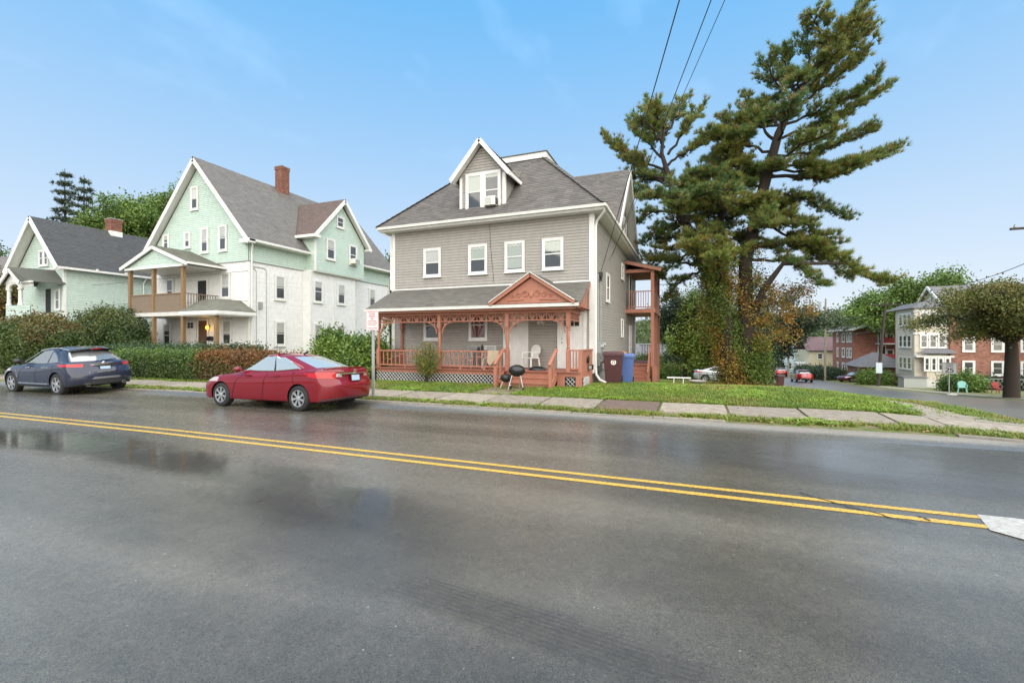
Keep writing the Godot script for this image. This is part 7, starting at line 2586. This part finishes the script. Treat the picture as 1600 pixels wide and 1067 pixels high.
func wire(label: String, a: Vector3, b: Vector3, sag: float, r: float, group := "") -> void:
	var p := []
	var rs := []
	for i in 25:
		var t := i / 24.0
		p.append(a.lerp(b, t) - Vector3(0, sag * 4.0 * t * (1.0 - t), 0))
		rs.append(r)
	var mb := MB.new()
	mb.tube(p, rs, 5)
	solo("overhead_wire", mb, M.wire, label, "wire", group, a)

func plastic_chair(called: String, label: String, at: Vector3, turn: float, m: Material, back_round: bool) -> Node3D:
	var o := thing(called, label, "chair", at, "", turn)
	var mb := MB.new()
	mb.box(Vector3(-0.24, 0.40, -0.22), Vector3(0.24, 0.43, 0.24))
	put("seat", mb.mesh(), m, o)
	for s in [-1, 1]:
		for z in [0.2, -0.2]:
			var l := MB.new()
			l.bar(Vector3(s * 0.27, 0, z * 1.15), Vector3(s * 0.22, 0.42, z), 0.045, 0.04, Vector3.BACK)
			put("leg", l.mesh(), m, o)
		var ar := MB.new()
		ar.bar(Vector3(s * 0.27, 0.63, -0.24), Vector3(s * 0.27, 0.63, 0.22), 0.06, 0.03)
		ar.bar(Vector3(s * 0.27, 0.42, 0.2), Vector3(s * 0.27, 0.63, 0.2), 0.05, 0.03, Vector3.BACK)
		put("armrest", ar.mesh(), m, o)
	var bk := MB.new()
	if back_round:
		var pl := PackedVector2Array()
		pl.append(Vector2(-0.17, 0.42))
		pl.append(Vector2(0.17, 0.42))
		for i in 11:
			var a := -0.25 + (PI + 0.5) * i / 10.0
			pl.append(Vector2(cos(a) * 0.26, 0.74 + sin(a) * 0.20))
		bk.extr(pl, Transform3D(Basis(Vector3.RIGHT, -0.18), Vector3(0, 0.0, -0.14)), 0.025)
	else:
		ring(bk, -0.23, 0.42, 0.23, 0.88, 0.03, -0.24, -0.21)
		for i in 6: bk.box(Vector3(-0.17 + i * 0.065, 0.45, -0.235), Vector3(-0.15 + i * 0.065, 0.85, -0.215))
	put("backrest", bk.mesh(), m, o)
	return o

func wheelie_bin(label: String, at: Vector3, turn: float, m: Material, wheels_left := true) -> Node3D:
	var o := thing("wheelie_bin", label, "bin", at, "", turn)
	var mb := MB.new()
	var lo := [Vector3(-0.25, 0.06, 0.27), Vector3(0.25, 0.06, 0.27), Vector3(0.25, 0.06, -0.27), Vector3(-0.25, 0.06, -0.27)]
	var hi := [Vector3(-0.31, 0.98, 0.36), Vector3(0.31, 0.98, 0.36), Vector3(0.31, 0.98, -0.36), Vector3(-0.31, 0.98, -0.36)]
	mb.hexa(lo + hi)
	put("body", mb.mesh(), m, o)
	var rim := MB.new()
	rim.box(Vector3(-0.34, 0.96, -0.39), Vector3(0.34, 1.02, 0.39))
	put("rim", rim.mesh(), m, o)
	var lid := MB.new()
	lid.hexa([Vector3(-0.35, 1.021, 0.40), Vector3(0.35, 1.021, 0.40), Vector3(0.35, 1.021, -0.40), Vector3(-0.35, 1.021, -0.40), Vector3(-0.30, 1.09, 0.32), Vector3(0.30, 1.09, 0.32), Vector3(0.30, 1.09, -0.32), Vector3(-0.30, 1.09, -0.32)])
	put("lid", lid.mesh(), m, o)
	for s in [-1, 1]:
		var w := MB.new()
		w.lathe(Transform3D(Basis(Vector3(0, 0, 1), PI / 2), Vector3(s * 0.27, 0.13, -0.30)), [[0.0, -0.03], [0.13, -0.03], [0.13, 0.03], [0.0, 0.03]], 14)
		put("wheel", w.mesh(), M.rubber, o)
	var h := MB.new()
	h.bar(Vector3(-0.28, 0.95, -0.44), Vector3(0.28, 0.95, -0.44), 0.03, 0.03)
	put("handle", h.mesh(), m, o)
	return o

func kettle_grill(label: String, at: Vector3, r: float, legs: float, m: Material) -> void:
	var o := thing("kettle_grill", label, "grill", at, "kettle grills on the front path")
	var c := Vector3(0, legs + r * 0.75, 0)
	var bowl := MB.new()
	var pr := []
	for i in 9:
		var a := PI / 2 * i / 8.0
		pr.append([sin(a) * r, -cos(a) * r * 0.75])
	bowl.lathe(Transform3D(Basis(), c), pr, 24)
	put("bowl", bowl.mesh(), m, o)
	var lid := MB.new()
	pr = [[r, 0.0], [r * 1.04, 0.005], [r * 1.04, 0.025]]
	for i in 9:
		var a := PI / 2 * i / 8.0
		pr.append([cos(a) * r * 1.02, 0.025 + sin(a) * r * 0.62])
	lid.lathe(Transform3D(Basis(), c), pr, 24)
	put("lid", lid.mesh(), m, o)
	var kn := MB.new()
	kn.bar(c + Vector3(-0.07, r * 0.68, 0), c + Vector3(0.07, r * 0.68, 0), 0.03, 0.03)
	kn.bar(c + Vector3(-0.06, r * 0.6, 0), c + Vector3(-0.06, r * 0.68, 0), 0.02, 0.02)
	kn.bar(c + Vector3(0.06, r * 0.6, 0), c + Vector3(0.06, r * 0.68, 0), 0.02, 0.02)
	put("lid_handle", kn.mesh(), M.black, o)
	for i in 3:
		var a := TAU * i / 3 + 0.5
		var l := MB.new()
		l.bar(c + Vector3(cos(a) * r * 0.6, -r * 0.5, sin(a) * r * 0.6), Vector3(cos(a) * r * 1.15, 0.0 if i else 0.06, sin(a) * r * 1.15), 0.022, 0.022)
		put("leg", l.mesh(), M.alloy, o)
	var w := MB.new()
	w.lathe(Transform3D(Basis(Vector3(0, 0, 1), PI / 2), Vector3(cos(0.5) * r * 1.15, 0.065, sin(0.5) * r * 1.15)), [[0.0, -0.02], [0.065, -0.02], [0.065, 0.02], [0.0, 0.02]], 12)
	put("wheel", w.mesh(), M.rubber, o)
	var sh := MB.new()
	for s in [-1, 1]: sh.bar(c + Vector3(s * r, -0.03, -0.07), c + Vector3(s * (r + 0.06), -0.03, 0.07), 0.03, 0.02)
	put("side_handles", sh.mesh(), M.black, o).set_meta("kind", "stuff")

func utility_pole(label: String, at: Vector3, h: float, m: Material, lean: float, arm: float) -> Node3D:
	var o := thing("utility_pole", label, "utility pole", at)
	var mb := MB.new()
	mb.tube([Vector3(0, -0.5, 0), Vector3(lean * 0.5, h * 0.5, 0), Vector3(lean, h, 0)], [0.17, 0.15, 0.11], 9)
	put("pole", mb.mesh(), m, o)
	if arm > 0:
		var a := MB.new()
		a.bar(Vector3(lean - arm, h - 0.5, 0.12), Vector3(lean + arm, h - 0.5, 0.12), 0.12, 0.1)
		put("cross_arm", a.mesh(), m, o)
		for x in [-0.9, -0.4, 0.4, 0.9]:
			var i := MB.new()
			i.lathe(Transform3D(Basis(), Vector3(lean + x * arm, h - 0.45, 0.12)), [[0.05, 0.0], [0.06, 0.06], [0.03, 0.1], [0.05, 0.14], [0.0, 0.17]], 8)
			put("insulator", i.mesh(), M.galv, o)
	return o

func things() -> void:
	rng.seed = 5150
	# the parking sign
	var red := mat("sign_red", 0.36, 0.04, 0.055, 0.6)
	var face := mat("sign_face", 0.64, 0.62, 0.61, 0.5)
	var sp := gp(-8.95, 11.3)
	var t := thing("parking_sign", "white sign with red lettering on a grey steel post by the kerb", "sign", sp)
	var po := MB.new()
	po.bar(sp + Vector3(0, -0.1, 0), sp + Vector3(0, 2.66, 0), 0.075, 0.03)
	po.bar(sp + Vector3(-0.03, -0.1, 0.02), sp + Vector3(-0.03, 2.66, 0.02), 0.02, 0.03)
	po.bar(sp + Vector3(0.03, -0.1, 0.02), sp + Vector3(0.03, 2.66, 0.02), 0.02, 0.03)
	part("post", po, M.galv, t)
	var bs := Basis(Vector3.UP, 0.28)
	var ct := sp + Vector3(0, 2.36, 0.06)
	var bd := MB.new()
	bd.box(Vector3(-0.19, -0.30, 0), Vector3(0.19, 0.30, 0.006))
	put("sign_board", bd.mesh(), face, t, Transform3D(bs, ct - sp))
	var ln := MB.new()
	ring(ln, -0.18, -0.29, 0.18, 0.29, 0.008, 0.007, 0.009)
	ln.box(Vector3(-0.17, 0.085, 0.007), Vector3(0.17, 0.095, 0.009))
	put("sign_border", ln.mesh(), red, t, Transform3D(bs, ct - sp))
	var k := 0
	for l in [["EMERGENCY", 0.052, 0.245], ["SNOW", 0.066, 0.185], ["ROUTE", 0.066, 0.125], ["NO", 0.066, 0.045], ["PARKING", 0.066, -0.02], ["WHEN SNOW", 0.05, -0.085], ["ON STREET", 0.05, -0.14], ["TOW ZONE", 0.062, -0.235]]:
		words(t, l[0], ct + bs * Vector3(0, l[2], 0.009), bs, l[1] * 0.94, red, true)
	for y in [-0.26, 0.26]:
		var bo := MB.new()
		bo.ball(ct + bs * Vector3(0, y, 0.008), Vector3(0.012, 0.012, 0.006), 6)
		part("bolt", bo, M.galv, t)
	# speed limit sign
	sp = gp(16.3, 39.6)
	t = thing("speed_sign", "white speed limit 25 sign on a thin post across the side street", "sign", sp)
	po = MB.new()
	po.bar(sp + Vector3(0, -0.4, 0), sp + Vector3(0, 1.95, 0), 0.06, 0.05)
	part("post", po, M.galv, t)
	bs = Basis(Vector3.UP, -0.35)
	ct = sp + Vector3(0, 1.85, 0.06)
	bd = MB.new()
	bd.box(Vector3(-0.38, -0.42, 0), Vector3(0.38, 0.34, 0.01))
	put("sign_board", bd.mesh(), face, t, Transform3D(bs, ct - sp))
	ln = MB.new()
	ring(ln, -0.36, -0.40, 0.36, 0.32, 0.015, 0.011, 0.014)
	put("sign_border", ln.mesh(), M.black, t, Transform3D(bs, ct - sp))
	words(t, "SPEED", ct + bs * Vector3(0, 0.23, 0.013), bs, 0.13, M.black, true)
	words(t, "LIMIT", ct + bs * Vector3(0, 0.09, 0.013), bs, 0.13, M.black, true)
	words(t, "25", ct + bs * Vector3(0, -0.18, 0.013), bs, 0.42, M.black, true)
	# grills
	kettle_grill("larger black kettle grill on bright legs in front of the porch steps", gp(-5.35, 14.05), 0.27, 0.46, M.black)
	kettle_grill("smaller black kettle grill close behind the larger one", gp(-5.85, 14.35), 0.2, 0.22, M.black)
	# porch furniture
	plastic_chair("plastic_chair", "white plastic armchair with a rounded back between the porch doors", P(-5.75, 0.65, 16.6), -0.5, M.white_plastic, true)
	plastic_chair("metal_chair", "dark metal chair behind the porch railing, nearest the left door", P(-7.35, 0.65, 16.3), 0.3, M.galv, false)
	plastic_chair("metal_chair", "dark metal chair behind the porch railing by the red-curtained window", P(-8.3, 0.65, 16.4), -0.2, M.galv, false)
	t = thing("patio_table", "small dark round table between the two metal chairs on the porch", "table", P(-7.85, 0.65, 16.5))
	var tt := MB.new()
	tt.lathe(Transform3D(Basis(), P(-7.85, 1.33, 16.5)), [[0.0, 0.02], [0.36, 0.02], [0.36, 0.0], [0.0, 0.0]], 20)
	part("table_top", tt, M.black, t)
	for i in 4:
		var a := TAU * i / 4 + 0.4
		beam(t, "leg", M.black, P(-7.85 + cos(a) * 0.3, 0.65, 16.5 + sin(a) * 0.3), P(-7.85 + cos(a) * 0.2, 1.33, 16.5 + sin(a) * 0.2), 0.03, 0.03)
	for q in [[-7.75, 16.45, "dark bottle standing on the small porch table", 0.24], [-7.95, 16.55, "squat pot standing on the small porch table", 0.14]]:
		var mb := MB.new()
		mb.lathe(Transform3D(Basis(), P(q[0], 1.35, q[1])), [[0.0, 0.0], [0.05, 0.0], [0.055, q[3] * 0.6], [0.02, q[3] * 0.75], [0.02, q[3]], [0.0, q[3]]], 12)
		solo("bottle" if q[3] > 0.2 else "pot", mb, M.black, q[2], "bottle" if q[3] > 0.2 else "pot", "", P(q[0], 1.35, q[1]))
	var cl := MB.new()                           # towel over the railing
	var tw := mat("towel", 0.40, 0.31, 0.22, 0.95)
	for s in [-1, 1]:
		var last := []
		for j in 7:
			var row := []
			for i in 9:
				var x := -7.05 + i * 0.056
				row.append(P(x + sin(j * 0.9) * 0.01, 1.365 - j * 0.075 * (1.0 + 0.22 * sin(i * 0.8)) * (1.0 if s < 0 else 0.6), 15.48 + s * (0.055 + 0.012 * sin(i * 1.4 + j * 0.5))))
			if j:
				for i in 8: cl.q(last[i], row[i], row[i + 1], last[i + 1])
			last = row
	for i in 8: cl.q(P(-7.05 + i * 0.056, 1.365, 15.43), P(-6.994 + i * 0.056, 1.365, 15.43), P(-6.994 + i * 0.056, 1.365, 15.54), P(-7.05 + i * 0.056, 1.365, 15.54))
	solo("towel", cl, tw, "beige towel hung over the porch railing near the left door", "towel", "", P(-6.83, 1.3, 15.48))
	var lid := MB.new()
	lid.ball(P(-5.2, 0.66, 15.75), Vector3(0.34, 0.15, 0.24), 14)
	solo("black_cover", lid, M.black, "black domed cover lying on the porch floor before the white chair", "cover", "", P(-5.2, 0.65, 15.75))
	var pl := MB.new()
	pl.ball(P(-3.42, 1.05, 16.2), Vector3(0.03, 0.16, 0.13), 12)
	solo("round_pan", pl, M.black, "black round pan hung on the salmon boards at the porch's right end", "pan", "", P(-3.42, 1.05, 16.2))
	t = thing("flood_lamp", "small black flood lamp on the porch's right corner beside the downspout", "lamp", P(-3.4, 0.72, 16.4))
	piece(t, "housing", M.black, P(-3.46, 0.68, 16.3), P(-3.3, 0.86, 16.5))
	piece(t, "lamp_glass", M.galv, P(-3.43, 0.71, 16.28), P(-3.33, 0.83, 16.3))
	# bins
	var mar := mat("bin_maroon", 0.062, 0.018, 0.020, 0.45)
	var blue := mat("bin_blue", 0.07, 0.13, 0.32, 0.5)
	var b1 := wheelie_bin("maroon wheelie bin with a round white emblem beside the grey house", gp(-2.75, 17.55), 0.1, mar)
	b1.scale = Vector3(1.12, 1.12, 1.12)
	var em := MB.new()
	var ex := Transform3D(Basis(Vector3.RIGHT, PI / 2 - 0.1), Vector3(0.02, 0.74, 0.345))
	em.lathe(ex, [[0.0, 0.004], [0.035, 0.004], [0.035, 0.0]], 16)
	em.lathe(ex, [[0.055, 0.0], [0.055, 0.004], [0.085, 0.004], [0.085, 0.0]], 20)
	put("emblem", em.mesh(), M.white_plastic, b1).set_meta("kind", "stuff")
	wheelie_bin("blue recycling bin behind the maroon bin by the back steps", gp(-2.42, 18.35), 0.1, blue).scale = Vector3(1.1, 1.1, 1.1)
	wheelie_bin("lone maroon wheelie bin standing at the edge of the side street", gp(7.9, 50), 0.3, mar)
	var bag := MB.new()
	bag.ball(P(-3.0, 0.75, 21.6), Vector3(0.42, 0.52, 0.42), 12)
	solo("paper_sack", bag, mat("sack", 0.42, 0.20, 0.07, 0.8), "orange-brown sack heaped against the wall behind the bins", "sack", "", P(-3.0, 0.3, 21.6))
	# lawn things
	t = thing("low_bench", "small white folding bench on the grass right of the back porch", "bench", gp(-0.5, 21.5))
	var o := gp(-0.5, 21.5)
	piece(t, "top", M.white_plastic, o + Vector3(-0.5, 0.32, -0.15), o + Vector3(0.5, 0.36, 0.15))
	for s in [-0.2, 0.18]:
		for z in [-0.12, 0.12]:
			beam(t, "leg", M.white_plastic, o + Vector3(s * 1.1, -0.02, z), o + Vector3(s, 0.32, z), 0.04, 0.03)
	o = gp(0.25, 21.0)
	t = thing("fire_pit", "low round pale fire pit on the lawn left of the pine", "fire pit", o)
	var fp := MB.new()
	fp.lathe(Transform3D(Basis(), o), [[0.16, 0.0], [0.18, 0.1], [0.34, 0.2], [0.36, 0.24], [0.3, 0.24], [0.1, 0.12], [0.0, 0.12]], 14)
	part("bowl", fp, mat("pale_stone", 0.34, 0.31, 0.28, 0.9), t)
	o = gp(0.85, 24.2)
	t = thing("plant_stand", "thin black wire trellis standing on the lawn before the silver car", "trellis", o)
	for i in 4:
		beam(t, "wire_leg", M.black, o + Vector3(-0.42 + i * 0.28, -0.05, 0.1 * (i % 2)), o + Vector3(-0.45 + i * 0.3, 0.62, 0.0), 0.025, 0.025)
	beam(t, "hoop", M.black, o + Vector3(-0.45, 0.55, 0), o + Vector3(0.45, 0.55, 0), 0.025, 0.025)
	# poles and wires
	var p1 := gp(19.0, 61)
	utility_pole("dark leaning utility pole with a cross arm and a white notice before the brick garage", p1, 9.4, M.pole, 0.75, 1.5)
	var no := MB.new()
	no.box(p1 + Vector3(-0.2, 1.45, 0.2), p1 + Vector3(0.35, 2.6, 0.24))
	solo("pole_notice", no, mat("notice", 0.50, 0.56, 0.62, 0.6), "pale blue and white notice fixed to the dark utility pole", "sign", "", p1 + Vector3(0, 2, 0.2))
	var p2 := gp(19.0, 82)
	utility_pole("tall bare pale utility pole by the clipped hedge down the side street", p2, 12.4, mat("pale_pole", 0.25, 0.21, 0.15, 0.9), 0.1, 0)
	var p3 := gp(15.9, 92)
	utility_pole("short pale pole beside the farthest red van", p3, 4.5, M.pale_pole, 0.0, 0)
	var p4 := gp(16.4, 30.0)
	utility_pole("utility pole at the right edge with its cross arm reaching into view", p4, 8.96, M.pole, 0.0, 1.75)
	wire("wire between the dark utility pole and the pale pole", p1 + Vector3(0.6, 8.0, 0), p2 + Vector3(0.1, 10.5, 0), 0.8, 0.03)
	wire("lower wire between the dark utility pole and the pale pole", p1 + Vector3(0.5, 6.4, 0), p2 + Vector3(0.1, 8.0, 0), 0.8, 0.04)
	wire("wire rising from the maple to the pole at the right edge", P(17.0, 5.5, 40), p4 + Vector3(0.4, 7.6, 0), 0.2, 0.02)
	wire("service wire from the upper edge to the grey house's side wall", P(1.35, 9.8, 4.35), P(-3.36, 4.5, 18.3), 0.08, 0.013)
	wire("second service wire, thinner, passing before the pine", P(2.13, 9.1, 3.2), P(-3.3, 5.5, 20.6), 0.08, 0.010)
	wire("third service wire, the one farthest to the right", P(2.45, 9.13, 3.55), P(-3.3, 5.2, 19.9), 0.08, 0.007)
	wire("wire from the back porch roof post into the pine", P(-1.95, 5.0, 27.5), P(0.9, 5.6, 27.2), 0.25, 0.018)
	wire("upper cable strung across the front of the mint house's porch", P(-130, 6.6, 12.6), P(-24.45, 4.1, 19.4), 0.5, 0.012)
	wire("lower cable strung across the pale green house", P(-130, 5.6, 12.4), P(-24.45, 5.9, 19.4), 0.7, 0.012)
	var cb := MB.new()
	for i in 3: cb.tube([P(-3.38, 4.4, 17.9 + i * 0.1), P(-3.3, 4.2 - i * 0.05, 18.1), P(-3.38, 4.35, 18.4 + i * 0.12)], [0.02, 0.02, 0.02], 5)
	cb.box(P(-3.44, 4.3, 18.25), P(-3.3, 4.48, 18.4))
	solo("wire_bracket", cb, M.wire, "black bracket where the service wires meet the grey house's side wall", "bracket", "", P(-3.4, 4.35, 18.3))
	# chain-link fence and yard things across the side street
	t = thing("chain_fence", "low wire fence in front of the brick house's lawn", "fence", gp(25, 57))
	var wv := MB.new()
	for i in 40:
		var x := 22.8 + i * 0.3
		wv.bar(P(x, -2.75, 57), P(x + 0.5, -1.85, 57), 0.012, 0.012)
		wv.bar(P(x + 0.5, -2.75, 57), P(x, -1.85, 57), 0.012, 0.012)
	part("mesh", wv, M.galv, t).set_meta("kind", "stuff")
	for i in 6: beam(t, "fence_post", M.galv, P(22.8 + i * 2.4, -3.4, 57), P(22.8 + i * 2.4, -1.8, 57), 0.06, 0.06)
	beam(t, "top_rail", M.galv, P(22.8, -1.85, 57), P(34.8, -1.85, 57), 0.04, 0.04)
	var us := thing("utility_cabinet", "grey covered unit at the corner of the beige bay", "cabinet", P(21.7, -3.5, 60))
	piece(us, "housing", M.galv, P(20.8, -3.7, 59.5), P(22.7, -2.1, 61))
	piece(us, "cover", M.grey_trim, P(20.7, -2.1, 59.4), P(22.8, -2.0, 61.1))
	plastic_chair("lawn_chair", "red garden chair left of the maple's trunk on the brick house's lawn", P(22.8, gh(22.8, 48), 48), 0.2, M.red_board, true)
	plastic_chair("lawn_chair", "pale turquoise garden chair among the bushes on the brick house's lawn", P(20.6, gh(20.6, 48), 48), -0.3, mat("turquoise", 0.25, 0.5, 0.45, 0.5), true)
	var litter := MB.new()
	litter.ball(gp(15.95, 38.4, 0.05), Vector3(0.3, 0.06, 0.15), 8)
	solo("litter", litter, M.white_plastic, "scrap of white litter at the foot of the speed sign", "litter", "", gp(15.95, 38.4))
	var lf := MB.new()
	lf.q(gp(2.95, 5.42, 0.014), gp(3.1, 5.40, 0.016), gp(3.12, 5.47, 0.03), gp(2.97, 5.48, 0.02))
	solo("fallen_leaf", lf, M.pole, "brown leaf lying on the white road marking", "leaf", "", gp(3.0, 5.45))
	var bi := MB.new()
	var bp := P(-46, 31.5, 22)
	bi.ball(bp, Vector3(0.16, 0.07, 0.07), 8)
	bi.q(bp + Vector3(-0.05, 0.02, 0.05), bp + Vector3(0.08, 0.02, 0.05), bp + Vector3(0.05, 0.2, 0.3), bp + Vector3(-0.05, 0.2, 0.3))
	bi.q(bp + Vector3(0.08, 0.02, -0.05), bp + Vector3(-0.05, 0.02, -0.05), bp + Vector3(-0.05, 0.2, -0.3), bp + Vector3(0.05, 0.2, -0.3))
	solo("bird", bi, M.black, "tiny dark bird flying high in the upper left sky", "bird", "", bp)

func _ready() -> void:
	rng.seed = 20250921
	var cam := Camera3D.new()
	cam.name = "camera"
	cam.fov = rad_to_deg(2.0 * atan(533.5 / 712.0))
	cam.position = Vector3(0, 1.7, 0)
	cam.rotation.y = atan(280.0 / 712.0)
	cam.near = 0.05
	cam.far = 1500.0
	cam.current = true
	add_child(cam)
	var sky := ProceduralSkyMaterial.new()
	sky.sky_top_color = lin(0.0056, 0.0806, 0.1741)
	sky.sky_horizon_color = lin(0.1667, 0.1769, 0.1852)
	sky.sky_curve = 0.32
	sky.ground_bottom_color = lin(0.0278, 0.0278, 0.0259)
	sky.ground_horizon_color = lin(0.0926, 0.0981, 0.1019)
	sky.sun_angle_max = 1.0
	sky.sky_cover = cirrus()
	var env := Environment.new()
	env.background_mode = Environment.BG_SKY
	env.sky = Sky.new()
	env.sky.sky_material = sky
	env.tonemap_mode = Environment.TONE_MAPPER_LINEAR
	env.tonemap_exposure = 5.4
	env.sdfgi_enabled = true
	env.ssao_enabled = true
	env.ssil_enabled = true
	var we := WorldEnvironment.new()
	we.name = "environment"
	we.environment = env
	add_child(we)
	var sun := DirectionalLight3D.new()
	sun.name = "sun"
	sun.light_energy = 0.5
	sun.light_color = Color(1.0, 0.955, 0.885)
	sun.light_angular_distance = 120.0
	sun.shadow_enabled = true
	sun.sky_mode = DirectionalLight3D.SKY_MODE_LIGHT_ONLY
	sun.rotation = Vector3(deg_to_rad(-55), deg_to_rad(36), 0)
	add_child(sun)
	materials()
	setting()
	pavements()
	grey_house()
	mint_house()
	pale_house()
	far_buildings()
	cars()
	plants()
	things()
	grass()

func cirrus() -> ImageTexture:                # thin high cloud, the same all round
	var f := FastNoiseLite.new()
	f.seed = 17
	f.frequency = 1.0
	f.fractal_octaves = 5
	var w := 1024
	var h := 512
	var d := PackedByteArray()
	d.resize(w * h * 4)
	for y in h:
		for x in w:
			var el := PI / 2 - PI * (y + 0.5) / h
			var az := TAU * x / w
			var k := 0.0
			if el > 0.02:
				var r := 1.0 / tan(maxf(el, 0.12))
				k = smoothstep(0.0, 0.7, f.get_noise_2d(cos(az) * r * 1.1 + 9.0, sin(az) * r * 2.2)) * smoothstep(0.25, 0.6, el)
			var i := (y * w + x) * 4
			d[i] = 235; d[i + 1] = 240; d[i + 2] = 245
			d[i + 3] = int(5 * k)
	return ImageTexture.create_from_image(Image.create_from_data(w, h, false, Image.FORMAT_RGBA8, d))
